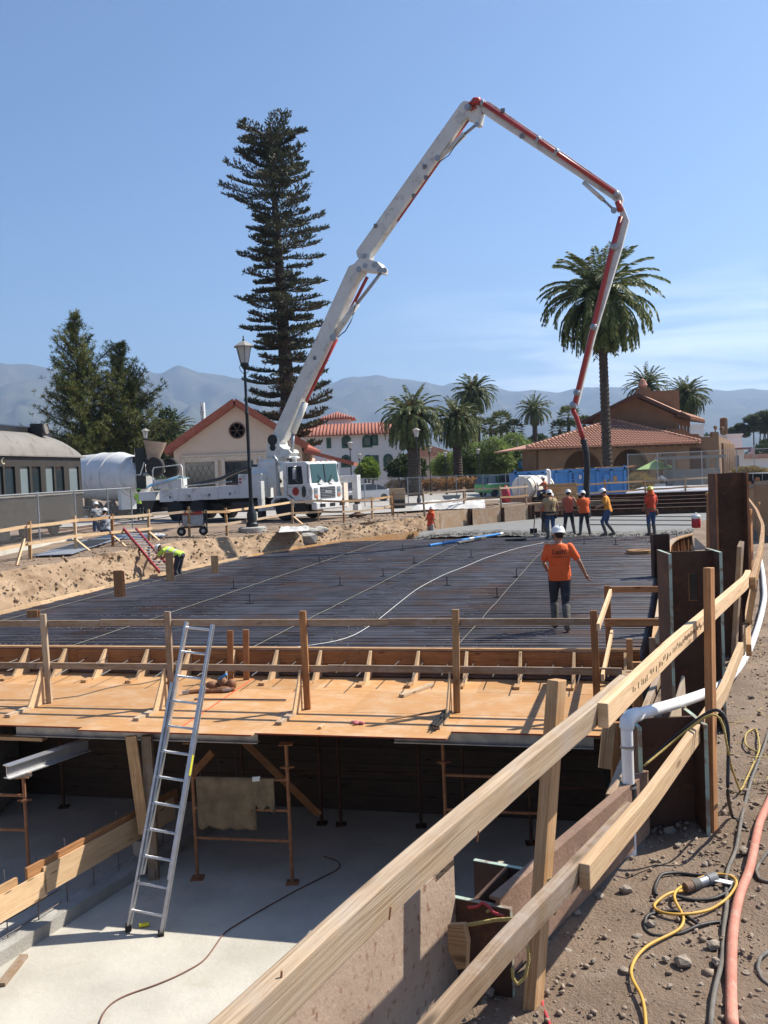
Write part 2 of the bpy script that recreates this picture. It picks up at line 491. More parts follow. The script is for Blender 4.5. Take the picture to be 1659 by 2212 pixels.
mat('cord_yellow', (.62, .36, .06), (.50, .28, .05), rough=.55, scale=15)
mat('cord_grey', (.16, .145, .125), (.11, .10, .088), rough=.8, scale=14)
mat('cord_black', (.03, .028, .027), rough=.55)
mat('cord_red', (.45, .05, .06), rough=.55)
mat('rope_yellow', (.60, .46, .16), (.44, .33, .11), rough=.9, scale=60, bump=.8, bscale=120)
mat('tarp_white', (.56, .55, .52), (.46, .45, .42), rough=.7, scale=3)
mat('tarp_blue', (.32, .52, .62), (.26, .44, .55), rough=.5)
mat('burlap', (.25, .19, .11), (.14, .10, .06), rough=.95, scale=5, bump=.5, bscale=80)
mat('card', (.42, .29, .17), rough=.9)
mat('white_plastic', (.75, .75, .73), (.66, .66, .64), rough=.4)
mat('tank_plastic', (.72, .68, .58), (.62, .58, .48), rough=.45, scale=1.5)
mat('grey_plastic', (.20, .20, .21), rough=.6)
mat('leather', (.26, .12, .06), (.16, .07, .035), rough=.7, scale=12, bump=.3)
mat('red_plastic', (.48, .03, .035), rough=.4)
mat('ladder_red', (.38, .035, .045), (.30, .03, .04), rough=.5)
mat('yellow_label', (.75, .72, .06), rough=.5)
mat('red_mark', (.75, .13, .05), (.66, .15, .06), rough=.8)
mat('red_stencil', (.42, .07, .05), (.30, .07, .06), rough=.7, scale=12)
mat('ink', (.018, .018, .03), rough=.8)
mat('white_mark', (.72, .72, .70), rough=.7)
mat('cream_mark', (.66, .60, .42), rough=.7)
mat('lumber_ink', (.12, .075, .04), rough=.9)
glassmat('glass_dark'); glassmat('glass_green', (.02, .06, .05)); glassmat('glass_pale', (.16, .20, .21))
mat('lamp_orange', (.75, .18, .03), rough=.4)
mat('lamp_red', (.65, .03, .03), rough=.35)
mat('stucco_tan', (.60, .46, .36), (.545, .41, .315), rough=.9, scale=.6, bump=.15, bscale=12)
mat('stucco_trim', (.62, .505, .405), rough=.9)
mat('stucco_white', (.78, .77, .74), (.72, .71, .68), rough=.9, scale=.3, bump=.1)
mat('stucco_depot', (.215, .13, .075), (.17, .10, .057), rough=.92, scale=.45, bump=.2, bscale=8)
mat('roof_red', (.34, .105, .065), (.26, .075, .05), rough=.85, scale=3)
mat('tile', (.50, .27, .185), (.34, .165, .105), rough=.85, scale=3.2, spots=((.63, .40, .28), 5, .55, .5))
mat('tile_red', (.36, .14, .095), (.25, .09, .06), rough=.85, scale=2.5)
mat('timber_dark', (.09, .045, .03), (.06, .03, .02), rough=.85)
mat('shelter_grey', (.20, .195, .185), (.165, .16, .155), rough=.9, scale=1)
mat('window_frame', (.05, .12, .08), rough=.6)
mat('door_brown', (.10, .055, .035), rough=.7)
mat('bark_palm', (.085, .065, .048), (.045, .034, .025), rough=.95, scale=5, bump=1, bscale=14)
mat('bark_pine', (.085, .06, .045), (.05, .035, .027), rough=.95, scale=4, bump=.8)
leafmat('leaf_norfolk', (.035, .048, .028), (.085, .09, .045), .15)
leafmat('leaf_pine', (.075, .11, .03), (.17, .185, .055), .35, (.20, .15, .055))
leafmat('leaf_palm', (.055, .085, .024), (.155, .17, .055), .3)
leafmat('leaf_palm_dry', (.16, .095, .035), (.26, .15, .055), .25)
leafmat('leaf_pepper', (.12, .18, .045), (.25, .31, .095), .4)
leafmat('leaf_dark', (.03, .05, .015), (.085, .115, .035), .25)
leafmat('leaf_bright', (.13, .21, .03), (.22, .30, .05), .35)
leafmat('leaf_orange', (.20, .15, .04), (.46, .21, .06), .3)
leafmat('leaf_ochre', (.18, .15, .04), (.31, .20, .06), .3)
leafmat('leaf_gum', (.07, .09, .045), (.13, .15, .075), .25)
mat('mountain', (.105, .10, .065), (.065, .068, .045), rough=1, scale=.004, spots=((.17, .145, .10), .009, .56, .5), detail=9, spec=0)
UX, AX = V((.969, -.247, 0)), V((.247, .969, 0))       # across and along the slab
B0 = V((-1.34, 14.88, 0))                              # bulkhead line
LEFT = [(-9.9, 17.05), (-8.8, 21.6), (-7.45, 27.1), (-4.8, 34.5), (-1.8, 39.7), (1.5, 43.6)]
RIGHT = [(3.75, 13.45), (3.98, 14.2), (5.35, 18.5), (6.85, 23.4), (8.65, 29.1), (9.49, 31.2), (10.3, 32.5), (11.2, 33.6), (12.4, 34.6)]
RIGHT2 = RIGHT + [(12.9, 36.5), (13.6, 40), (15.6, 47), (16.5, 50)]
CREST = [(-14, -1.5), (-14, 8), (-10.9, 17.2), (-9.5, 21.8), (-8.93, 24.9), (-7.95, 28.2), (-6.95, 31.4), (-5.65, 34.5), (-4.83, 36.0), (-2.58, 39.9), (.43, 43.4), (1.5, 44.8), (2.2, 45.6)]
EDGE = [(-2.6, -1.5), (-.55, 1.4), (.12, 3.2), (.98, 4.7), (1.75, 6.6), (3.5, 10.9), (4.5, 14), (6.1, 18.4), (7.6, 23.2), (9.5, 28.6), (11.4, 31.8), (13.5, 34.2), (14.5, 38), (16.8, 45), (18.6, 51.2)]
FARW = [(8.0, 50.4)]
ZD, ZF, ZR = -1.25, -3.3, -.95                         # plywood deck, pit floor, top of the bars
HOLE = EDGE + FARW[::-1] + CREST[::-1]
def resample(pl, n):
    pl = [V(p) if len(p) == 3 else V((p[0], p[1], 0)) for p in pl]
    L_ = [0]
    for i in range(1, len(pl)): L_.append(L_[-1] + (pl[i] - pl[i - 1]).length)
    out = []; j = 0
    for i in range(n):
        s = L_[-1] * i / (n - 1)
        while j < len(pl) - 2 and s > L_[j + 1]: j += 1
        t = (s - L_[j]) / max(1e-9, L_[j + 1] - L_[j]); out.append(pl[j].lerp(pl[j + 1], min(1, max(0, t))))
    return out
def smoothpl(pl, n):
    pts = resample(pl, n)
    for _ in range(6):
        pts = [pts[0]] + [(pts[i - 1] + pts[i] * 2 + pts[i + 1]) / 4 for i in range(1, len(pts) - 1)] + [pts[-1]]
    return pts
def sstep(a, b, x):
    t = min(1, max(0, (x - a) / (b - a))); return t * t * (3 - 2 * t)
def cross_x(pl, o, d):
    """intersection of line o + t d with a plan polyline -> t (first hit)"""
    for i in range(len(pl) - 1):
        a, b = V(pl[i][:2]), V(pl[i + 1][:2]); r = b - a
        den = d.x * r.y - d.y * r.x
        if abs(den) < 1e-9: continue
        q = a - V((o.x, o.y))
        t = (q.x * r.y - q.y * r.x) / den; s = (q.x * d.y - q.y * d.x) / den
        if -1e-6 <= s <= 1 + 1e-6: return t
    return None
def inside(p, poly):
    c = False; n = len(poly)
    for i in range(n):
        x1, y1 = poly[i][0], poly[i][1]; x2, y2 = poly[(i + 1) % n][0], poly[(i + 1) % n][1]
        if (y1 > p[1]) != (y2 > p[1]) and p[0] < (x2 - x1) * (p[1] - y1) / (y2 - y1) + x1: c = not c
    return c
def edge_x(y):
    for i in range(len(EDGE) - 1):
        (x1, y1), (x2, y2) = EDGE[i], EDGE[i + 1]
        if y1 <= y <= y2: return x1 + (x2 - x1) * (y - y1) / (y2 - y1)
    return -2.6 if y < 0 else 19
CV = [V(p) for p in CREST[5:]]
def gz(x, y):
    z = -.1 - .5 * sstep(50, 74, y)
    if 31 < y < 49 and -12 < x < 6:
        q = V((x, y)); dm = min((q - geometry.intersect_point_line(q, a, b)[0].to_2d()).length if 0 <= geometry.intersect_point_line(q, a, b)[1] <= 1 else min((q - a).length, (q - b).length) for a, b in zip(CV, CV[1:]))
        z -= .18 * (1 - sstep(0, 2.6, dm)) * sstep(32, 36, y)
    if y < 44 and x > edge_x(y) - .8:
        z += .1 * (1 - sstep(26, 44, y))
        if y < 16:
            a = 1 - sstep(9, 16, y)
            z += a * (.04 * noise.noise(V((x * 1.3, y * 1.3, 2))) + .03 * noise.noise(V((x * 4.5, y * 4.5, 5))) + .02 * noise.noise(V((x * 12, y * 12, 9))))
            z -= .05 * sstep(.5, 0, abs(x - edge_x(y) - .15)) * a * 0
    elif -14 < x < 3 and y < 46:
        z += .05 * noise.noise(V((x * .9, y * .9, 1))) + .025 * noise.noise(V((x * 3, y * 3, 4)))
    return z
pts = [V((p[0], p[1])) for p in HOLE]
nh = len(pts)
edges = [(i, (i + 1) % nh) for i in range(nh)]
for y in np.arange(-6, 104, 1.3):
    for x in np.arange(-34, 42, 1.3): pts.append(V((x + .3 * math.sin(y * 7), y)))
for y in np.arange(1.6, 12.5, .11):
    x0 = edge_x(y)
    for x in np.arange(x0 + .06, x0 + 5.5, .11): pts.append(V((x + .03 * math.sin(y * 41), y + .03 * math.sin(x * 37))))
for r_ in (150, 260, 500, 1200, 3000, 9500):
    for k in range(24):
        a = 2 * math.pi * k / 24 + r_; pts.append(V((r_ * math.cos(a), 20 + r_ * math.sin(a))))
vco, _, vf, *_ = geometry.delaunay_2d_cdt(pts, edges, [], 0, 1e-5)
mb = MB()
HP = [(p[0], p[1]) for p in HOLE]
vv = [(p.x, p.y, gz(p.x, p.y)) for p in vco]
ff = []
for f in vf:
    c = (sum(vco[i].x for i in f) / 3, sum(vco[i].y for i in f) / 3)
    if not inside(c, HP): ff.append(tuple(f))
mb.add(vv, ff)
ground = mb.build('ground', 'dirt', smooth=True)
tag(ground, kind='structure')
mb = MB(); mb.quad((-16, -2, ZF), (20, -2, ZF), (20, 53, ZF), (-16, 53, ZF))
tag(mb.build('pit_floor', 'concrete'), kind='structure')
def strip(name, m, top, zt, bot, zb, nn, amp, rows=10, prof=1.0, seed=0.0):
    T, Bq = resample(top, nn), resample(bot, nn)
    vs, fs = [], []
    for i in range(nn):
        for j in range(rows):
            t = j / (rows - 1); p = T[i].lerp(Bq[i], t ** prof)
            z1 = zt if not callable(zt) else zt(T[i].x, T[i].y)
            z = z1 + (zb - z1) * t
            e_ = min(1, j / 2) * min(1, (rows - 1 - j) / 2)
            nvec = V((noise.noise(V((p.x * 1.1, p.y * 1.1, z * 1.6 + seed))), noise.noise(V((p.y * 1.1, z * 1.6, p.x * 1.1 + 5))), .55 * noise.noise(V((z * 2, p.x * 2.2, p.y * 2.2 + 9)))))
            n2 = noise.noise(V((p.x * 5, p.y * 5, z * 6))) + .6 * noise.noise(V((p.x * 11, p.y * 11, z * 13)))
            d_ = nvec * amp * (.35 + .65 * e_) + V((1, -.3, .3)) * n2 * amp * .32 * e_
            vs.append((p.x + d_.x, p.y + d_.y, z + d_.z * e_))
    for i in range(nn - 1):
        for j in range(rows - 1):
            fs.append((i * rows + j, (i + 1) * rows + j, (i + 1) * rows + j + 1, i * rows + j + 1))
    mb = MB(); mb.add(vs, fs)
    return tag(mb.build(name, m, smooth=True), kind='structure')
left_off = [(-13.2, -1.5), (-13.2, 8), (-10.2, 17.0)] + [(x - .12, y + .1) for x, y in LEFT[1:]] + [(2.45, 44.6)]
strip('excavated_bank', 'bank_soil', CREST, gz, left_off, -1.22, 520, .18, 30, 1.0)
strip('pit_side_left', 'bank_soil', left_off, -1.2, [(-13, -1.5), (-12.6, 8), (-9.8, 17)] + LEFT[1:], ZF, 60, .02, 4)
strip('pit_side_right', 'bank_soil', EDGE, gz, [(x - .35, y + .1) for x, y in EDGE], ZF, 160, .05, 12)
mb = MB(); mb.rail([(-6.5, 14.6, -2.35), (-6.7, 18, -2.35), (-5, 30.8, -2.35)], .3, 1.8); tag(mb.build('light_block_wall', 'concrete_old'), kind='structure')  # added wall, stops side light leaking in under the deck
strip('pit_side_far', 'bank_soil', [(2.2, 45.6), (8, 50.4), (18.6, 51.2)], -.12, [(2.5, 43.6), (8, 50.2), (18.4, 51)], ZF, 20, .02, 4)
strip('pit_side_near', 'bank_soil', [(-14, -1.5), (-2.6, -1.5)], -.1, [(-14, -1.4), (-2.6, -1.4)], ZF, 20, .02, 4)
mb = MB(); mb.box((-3, 31, -2.3), (16, .4, 2.1)); tag(mb.build('tunnel_end_wall', 'concrete_old'), kind='structure')
def sheet(name, m, poly, dz, step=2.0):
    xs = [p[0] for p in poly]; ys = [p[1] for p in poly]
    P_ = [V(p) for p in poly]; n = len(P_)
    E_ = [(i, (i + 1) % n) for i in range(n)]
    for y in np.arange(min(ys), max(ys), step):
        for x in np.arange(min(xs), max(xs), step):
            if inside((x, y), poly): P_.append(V((x + .01, y + .013)))
    vc, _, vf_, *_ = geometry.delaunay_2d_cdt(P_, E_, [], 0, 1e-5)
    mb = MB()
    fs = [tuple(f) for f in vf_ if inside((sum(vc[i].x for i in f) / 3, sum(vc[i].y for i in f) / 3), poly)]
    mb.add([(p.x, p.y, gz(p.x, p.y) + dz) for p in vc], fs)
    return tag(mb.build(name, m, smooth=True), kind='structure')
sheet('street', 'asphalt_pale', [(-16, 44.5), (-1.2, 45.5), (3, 47.5), (9.5, 53.5), (16, 57), (40, 62), (60, 84), (18, 97), (-30, 97), (-30, 62)], .05, 2.5)
for i, (a, b) in enumerate((((-4, 99), (22, 96.3)), ((22, 96.3), (34, 93)))):
    mb = MB(); n = 10
    pa, pb = V((*a, 0)), V((*b, 0))
    path = [pa.lerp(pb, k / n) for k in range(n + 1)]
    for p in path: p.z = gz(p.x, p.y) + .06
    mb.rail(path, .5, .22)
    tag(mb.build('kerb', 'kerb_red'), kind='structure')
SKY = [(-250, 800), (-120, 792), (0, 785), (60, 783), (115, 795), (200, 812), (300, 803), (345, 805), (388, 788), (430, 805), (520, 818), (640, 835), (700, 832), (735, 819), (813, 811), (893, 819), (956, 834), (973, 826), (996, 827), (1059, 831), (1110, 846), (1150, 840), (1205, 847), (1242, 837), (1300, 834), (1346, 835), (1420, 846), (1497, 833), (1568, 843), (1659, 841), (1800, 848), (1950, 858)]
rid = []
for x, y in SKY:
    d = ray(x, y); az = math.atan2(d.x, d.y); rid.append((az, d.z / math.hypot(d.x, d.y)))
RAZ, RTAN = np.array([a for a, _ in rid]), np.array([b for _, b in rid])
NA, NR = 420, 60
azs = np.linspace(-1.0, 1.0, NA)
RR = 7200.0
mv = []
for a in azs:
    tn = float(np.interp(a, RAZ, RTAN))
    for j in range(NR):
        t = j / (NR - 1)
        r_ = 3600 + t * 5200
        k = (r_ - 3600) / (RR - 3600)
        x, y = r_ * math.sin(a), r_ * math.cos(a)
        ridged = 1 - abs(noise.noise(V((x / 520 + 3, y / 900, 1))))
        r2 = 1 - abs(noise.noise(V((x / 210, y / 330, 6)))); fb = noise.fractal(V((x / 300, y / 300, 3)), 1, 2, 5)
        if k <= 1:
            base = k ** 1.25; H = RR * tn
            h = H * base + (1 - k) ** .6 * k * H * (.75 * (ridged - .75) + .4 * (r2 - .75) + .22 * fb)
            h = min(h, r_ * tn * .985 + 0 if k < .97 else 1e9)
            fine = noise.noise(V((x / 60, y / 60, 2))) * 5 + noise.noise(V((x / 25, 0, 7))) * 2.5
            h += fine * k
        else:
            h = RR * tn * max(0.05, 1 - (k - 1) * 2.4)
        mv.append((x, y, -3 + max(0, h + (EYE + 3) * (k >= .9))))
mf = [(i * NR + j, (i + 1) * NR + j, (i + 1) * NR + j + 1, i * NR + j + 1) for i in range(NA - 1) for j in range(NR - 1)]
mo = np_mesh('mountain_range', np.array(mv), np.array(mf), 'mountain', smooth=True)
tag(mo, kind='structure')
mh = bpy.data.materials.new('haze_air'); mh.use_nodes = True
tt = mh.node_tree; tt.nodes.clear()
oo = tt.nodes.new('ShaderNodeOutputMaterial'); pv = tt.nodes.new('ShaderNodeVolumePrincipled')
pv.inputs['Color'].default_value = (.47, .67, 1.0, 1)
pv.inputs['Density'].default_value = .00014
pv.inputs['Anisotropy'].default_value = .35
tt.links.new(pv.outputs[0], oo.inputs['Volume'])
MATS['haze_air'] = mh
mb = MB(); mb.box((0, 3500, 448), (18500, 12800, 908))
hz = mb.build('haze', 'haze_air'); tag(hz, kind='stuff')
def ico():
    bm = bmesh.new(); bmesh.ops.create_icosphere(bm, subdivisions=1, radius=1)
    vs = np.array([v.co[:] for v in bm.verts]); fs = np.array([[v.index for v in f.verts] for f in bm.faces]); bm.free()
    return vs, fs
IV, IF = ico()
def pebbles(P, S):
    n = len(P); k = len(IV)
    A = rng.normal(size=(n, 4)); A /= np.linalg.norm(A, axis=1, keepdims=True)
    w_, x, y, z = A.T
    Rm = np.stack([1 - 2 * (y * y + z * z), 2 * (x * y - z * w_), 2 * (x * z + y * w_), 2 * (x * y + z * w_), 1 - 2 * (x * x + z * z), 2 * (y * z - x * w_), 2 * (x * z - y * w_), 2 * (y * z + x * w_), 1 - 2 * (x * x + y * y)], 1).reshape(n, 3, 3)
    sc = rng.uniform(.65, 1.2, size=(n, 3)) * np.array([1, 1, .8])
    jit = 1 + rng.normal(scale=.22, size=(n, k, 1))
    vs = np.einsum('nij,nkj->nki', Rm, IV[None] * jit * sc[:, None]) * np.asarray(S)[:, None, None]
    vs[..., 2] *= .75
    vs += np.asarray(P)[:, None]
    fs = IF[None] + (np.arange(n) * k)[:, None, None]
    return vs.reshape(-1, 3), fs.reshape(-1, 3)
P, S = [], []
while len(P) < 19000:
    y = 1.9 + 10.5 * random.random() ** 1.6; x0 = edge_x(y)
    x = x0 + random.random() * min(5, 1.5 + y * .45)
    dn = noise.noise(V((x * 1.7, y * 1.7, 11))) + .25
    if random.random() > .35 + dn: continue
    s = .0035 + .0125 * random.random() ** 3 + (.012 if random.random() < .012 else 0)
    P.append((x, y, gz(x, y) + s * .3)); S.append(s)
vs, fs = pebbles(P, S)
o = np_mesh('gravel', vs, fs, 'gravel'); tag(o, 'loose brown gravel scattered over the dirt beside the wooden rail', 'gravel', kind='stuff')
P, S = [], []
T, Bq = resample(CREST[2:], 400), resample(left_off[2:], 400)
for _ in range(2300):
    i = random.randrange(400); t = random.random(); p = T[i].lerp(Bq[i], t); z = -.1 - 1.1 * t
    s = .012 + .07 * random.random() ** 5
    P.append((p.x + random.uniform(-.1, .16), p.y, z + random.uniform(0, .08))); S.append(s)
for _ in range(1200):
    i = random.randrange(400); p = T[i]; s = .012 + .03 * random.random() ** 3
    P.append((p.x - random.uniform(0, 2.5), p.y + random.uniform(-.3, 1.2), gz(p.x - 1, p.y) + .02)); S.append(s)
vs, fs = pebbles(P, S)
o = np_mesh('soil_clods', vs, fs, 'bank_soil'); tag(o, 'crumbled tan soil clods lying on the cut bank', 'soil', kind='stuff')
def S(t, s, z=0.0):
    p = B0 + UX * t + AX * s; return V((p.x, p.y, z))
def ts(p):
    q = V((p[0], p[1], 0)) - B0; return q.dot(UX), q.dot(AX)
YAW = math.atan2(UX.y, UX.x)
dk = thing('plywood_deck', 'orange plywood working deck in front of the dark bar mat', 'deck', S(-2, -1.6, ZD), YAW)
cuts = [-9.2, -6.9, -4.46, -2.02, .42, 2.86, 4.75]
rows = [(.25, -.95), (-.953, -2.16), (-2.163, None)]
fronts = [-3.62, -3.62, -3.22, -3.34, -3.24, -2.93]
for r_, (s0, s1) in enumerate(rows):
    sh = .0 if r_ % 2 == 0 else .0
    for i in range(len(cuts) - 1):
        a, b = cuts[i] + (0.9 if r_ == 1 and i > 0 else 0), cuts[i + 1] + (0.9 if r_ == 1 and i < len(cuts) - 2 else 0)
        e1 = s1 if s1 is not None else fronts[i]
        zz = ZD - .009 - (.02 if (s1 is None and i in (0, 1)) else 0) - random.uniform(0, .004)
        mb = MB(); mb.box(((a + b) / 2, (s0 + e1) / 2, 0), (b - a - .004, s0 - e1 - .004, .018))
        M = Matrix.Translation(S(0, 0, zz)) @ Matrix.Rotation(YAW, 4, 'Z')
        mb.v = [tuple(M @ V(p)) for p in mb.v]
        o = mb.build('plywood_sheet', 'plywood', dk)
        if s1 is None:
            m2 = MB(); m2.box(((a + b) / 2, e1 + .0, -.0), (b - a - .006, .006, .0175))
            m2.v = [tuple(M @ V(p)) for p in m2.v]
            m2.build('painted_edge', 'red_edge', o)
mb = MB()    # red chalk line
p0, p1 = G(333, 1517, ZD), G(405, 1573, ZD)
p0, p1 = S(-2.93, -.35, ZD + .003), S(-3.0, -3.2, ZD + .003)
p0, p1 = G(545, 1467, ZD + .003), G(392, 1570, ZD + .003)
mb.bar(p0, p1, .03, .001); mb.build('chalk_line', 'red_mark', dk)
for k, s in enumerate((-.4, -1.35, -2.35)):
    mb = MB(); mb.bar(S(-9, s, -1.36), S(4.7, s, -1.36), .09, .18); o = mb.build('joist', 'fir_old'); tag(o, ('long timber joist under the deck nearest the bar mat', 'long timber joist under the middle of the plywood deck', 'long timber joist under the front half of the plywood deck')[k], 'joist', 'timber joists under the deck')
def ibeam(mb, p, q, h, w, th=.012, up=(0, 0, 1)):
    a, b = w / 2, h / 2; k = th / 2
    sec = [(-a, -b), (a, -b), (a, -b + th), (k, -b + th), (k, b - th), (a, b - th), (a, b), (-a, b), (-a, b - th), (-k, b - th), (-k, -b + th), (-a, -b + th)]
    return mb.sweep([p, q], sec, up)
ab = thing('aluminium_beam', 'dull aluminium beam with red stencilled end under the left deck edge', 'beam', S(-4.5, -3.2, -1.35))
pe = S(-3.62, -3.17, -1.372); ps = S(-8.6, -3.17, -1.372)
mb = MB(); ibeam(mb, ps, pe, .17, .11); mb.build('beam_body', 'alu_dull', ab)
mb = MB(); c_ = pe - UX * .2 - AX * .012; mb.bar(c_ - UX * .26, c_ + UX * .19, .006, .10); rp_ = mb.build('red_patch', 'red_stencil', ab)
def text(body, size, m, origin, xa, ya, parent=None, name='lettering', ext=.001, align='CENTER'):
    cu = bpy.data.curves.new(name, 'FONT'); cu.body = body; cu.size = size; cu.extrude = ext; cu.align_x = align; cu.align_y = 'CENTER'
    cu.resolution_u = 2
    to = bpy.data.objects.new(name + '_t', cu); col.objects.link(to)
    bpy.context.view_layer.update()
    me = bpy.data.meshes.new_from_object(to.evaluated_get(bpy.context.evaluated_depsgraph_get()))
    bpy.data.objects.remove(to)
    xa, ya = V(xa).normalized(), V(ya).normalized(); za = xa.cross(ya)
    MM = Matrix((xa, ya, za)).transposed().to_4x4(); MM.translation = V(origin)
    if parent is not None: MM = FRAME[parent.name] @ MM
    me.transform(MM); me.name = name
    o = bpy.data.objects.new(name, me); col.objects.link(o); me.materials.clear(); me.materials.append(M_(m))
    if parent is not None: o.parent = parent; FRAME[o.name] = FRAME[parent.name]
    return o
text('2456-10FT6', .075, 'white_mark', c_ - UX * .04 - AX * .006, UX, (0, 0, 1), ab)
ab = thing('aluminium_beam', 'long dull aluminium beam under the deck edge right of the ladder', 'beam', S(-1.5, -3.05, -1.35))
mb = MB(); ibeam(mb, S(-3.2, -2.98, -1.372), S(.35, -2.98, -1.372), .17, .11); mb.build('beam_body', 'alu_dull', ab)
ab = thing('aluminium_beam', 'short aluminium beam under the deck beside the foreground post', 'beam', S(3.5, -2.8, -1.35))
mb = MB(); ibeam(mb, S(2.1, -2.75, -1.372), S(4.55, -2.75, -1.372), .17, .11); mb.build('beam_body', 'alu_dull', ab)
ab = thing('aluminium_beam', 'pale aluminium beam jutting towards the viewer on a rusty jack post', 'beam', G(20, 1680, -1.7))
q0, q1 = G(14, 1668, -1.62), G(190, 1608, -1.62)
mb = MB(); ibeam(mb, q0, q1, .17, .13); mb.build('beam_body', 'aluminium', ab)
mb = MB(); mb.box(q0 + V((.12, .22, -.1)), (.2, .16, .05), .4); mb.build('wood_packing', 'fir_old', ab)
def shore(name, label, floor_pts, z1, cross, mm='rust_edge', base=True, group=None):
    g = thing(name, label, 'scaffold', V((floor_pts[0][0], floor_pts[0][1], ZF)), group=group)
    for p in floor_pts:
        mb = MB(); mb.tube([(p[0], p[1], ZF + .01), (p[0], p[1], z1)], .024, 8); mb.build('upright', mm, g, auto=True)
        mb = MB(); mb.box((p[0], p[1], ZF + .012), (.16, .16, .02)); mb.build('base_plate', mm, g)
        mb = MB(); mb.box((p[0], p[1], z1 - .02), (.18, .14, .012)); mb.build('head_plate', mm, g)
        mb = MB(); mb.tube([(p[0], p[1], z1 - .34), (p[0], p[1], z1 - .31)], .05, 8); mb.tube([(p[0] - .09, p[1], z1 - .325), (p[0] + .09, p[1], z1 - .325)], .012, 6); mb.build('jack_nut', mm, g)
    for i, j, z in cross:
        a, b = floor_pts[i], floor_pts[j]
        mb = MB(); mb.tube([(a[0], a[1], z), (b[0], b[1], z)], .02, 8); mb.build('crossbar', mm, g, auto=True)
    return g
F_ = lambda x, y: tuple(G(x, y, ZF))[:2]
f1, f2, f3 = F_(427, 1898), F_(632, 1908), F_(968, 1898)
shore('scaffold_frame', 'rusty scaffold frame under the deck hung with burlap, right of the ladder', [f1, f2], -1.46, [(0, 1, -1.95), (0, 1, -2.35), (0, 1, -2.75)])
shore('scaffold_frame', 'rusty scaffold frame under the deck behind the foreground rail', [f3, (f3[0] + 1.25, f3[1] - .3)], -1.46, [(0, 1, -1.95), (0, 1, -2.4)])
jp = q0 + V((.12, .22, 0))
shore('scaffold_frame', 'rusty jack post frame at the left edge under the jutting aluminium beam', [(jp.x, jp.y), (jp.x - 1.1, jp.y + .2)], -1.735, [(0, 1, -2.0), (0, 1, -2.45)])
for k, (t, s) in enumerate(((-5.2, -.9), (-.75, -1.0), (.75, -.9), (2.6, -.8), (3.6, -1.2))):
    a = S(t, s); b = S(t + 1.2, s + .1)
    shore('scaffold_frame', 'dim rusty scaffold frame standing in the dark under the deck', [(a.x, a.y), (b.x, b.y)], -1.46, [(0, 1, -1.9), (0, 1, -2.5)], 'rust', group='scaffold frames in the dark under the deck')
for k, (x0, y0, x1, y1, lab) in enumerate(((525, 1600, 690, 1760, 'slanting timber brace in the dark behind the hanging burlap'), (460, 1625, 410, 1680, 'short timber brace in the dark just right of the ladder'))):
    a, b = D(x0, y0, 13.2), D(x1, y1, 13.4)
    mb = MB(); mb.bar(a, b, .04, .10); tag(mb.build('timber_brace', 'fir_red'), lab, 'brace')
a = D(283, 1590, 12.0); b = D(312, 1800, 12.1)
mb = MB(); mb.bar(a, b, .05, .14, (1, 0, 0)); tag(mb.build('timber_shore', 'fir'), 'leaning brown timber shore under the deck, left of the ladder', 'timber')
a = D(318, 1605, 12.2); b = V((a.x, a.y, ZF))
mb = MB(); mb.bar(a + V((0, 0, .1)), b, .13, .10, (0, 1, 0)); tag(mb.build('timber_shore', 'fir_old'), 'grey upright timber post behind the aluminium ladder', 'timber')
mb = MB(); c_ = S(-3.3, -3.0, -1.49); mb.bar(c_ - UX * .25, c_ + UX * .55, .12, .045); tag(mb.build('timber_block', 'fir'), 'flat wooden packing piece below the deck edge beside the ladder', 'timber')
tw = thing('added_dark_wall', 'added dark timber wall behind the scaffolding, standing in for deep shade', 'wall', S(0, -.25, ZF))  # added wall; its near-black planks stand in for deep shade under the deck
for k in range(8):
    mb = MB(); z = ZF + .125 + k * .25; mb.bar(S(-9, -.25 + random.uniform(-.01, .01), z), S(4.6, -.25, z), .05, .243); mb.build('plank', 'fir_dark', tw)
ba = thing('burlap_cloth', 'stained burlap sheets hung over a scaffold rail in the shade', 'cloth', (f1[0], f1[1], -2.3))
d_ = (V((f2[0] - f1[0], f2[1] - f1[1], 0)))
for k, (u0, u1, ln) in enumerate(((.04, .66, .68), (.60, .86, .40))):
    vs, fs = [], []; nn, mm_ = 16, 12
    for i in range(nn + 1):
        for j in range(mm_ + 1):
            uu = u0 + (u1 - u0) * i / nn; t = j / mm_
            drop = ln * t * (1 + .08 * noise.noise(V((i * .5, k * 9, 0))) + (.12 * math.sin(i * .9 + k) if k else 0))
            p = V((f1[0], f1[1], -1.925 - drop)) + d_ * uu + V((0, -.03 - .012 * math.sin(i * 1.4 + k) * t - .008 * k, 0))
            vs.append(p)
    for i in range(nn):
        for j in range(mm_): a = i * (mm_ + 1) + j; fs.append((a, a + mm_ + 1, a + mm_ + 2, a + 1))
    mb = MB(); mb.add(vs, fs); o = mb.build('burlap_sheet', 'burlap', ba, smooth=True)
    so = o.modifiers.new('thick', 'SOLIDIFY'); so.thickness = .006
mb = MB(); mb.box(V((f1[0], f1[1], -1.93)) + d_ * .68 + V((0, -.05, .0)), (.1, .01, .06), .2); mb.build('paper_tag', 'white_plastic', ba)
pc = G(312, 1868, ZF)
pb = thing('plastic_pail', 'dirty white plastic pail standing in shade behind the ladder', 'bucket', pc)
mb = MB(); mb.lathe([(.125, 0), (.15, .36), (.16, .36), (.16, .385), (.14, .385), (.13, .3)], pc, 20); mb.build('pail_body', 'concrete_old', pb, auto=True)
mb = MB(); mb.tube([pc + V((.155 * math.cos(a), -.02, .36 + .02 - .22 * math.sin(a) * .6)) for a in np.linspace(0, math.pi, 10)], .005, 6); mb.build('pail_handle', 'galvanised', pb)
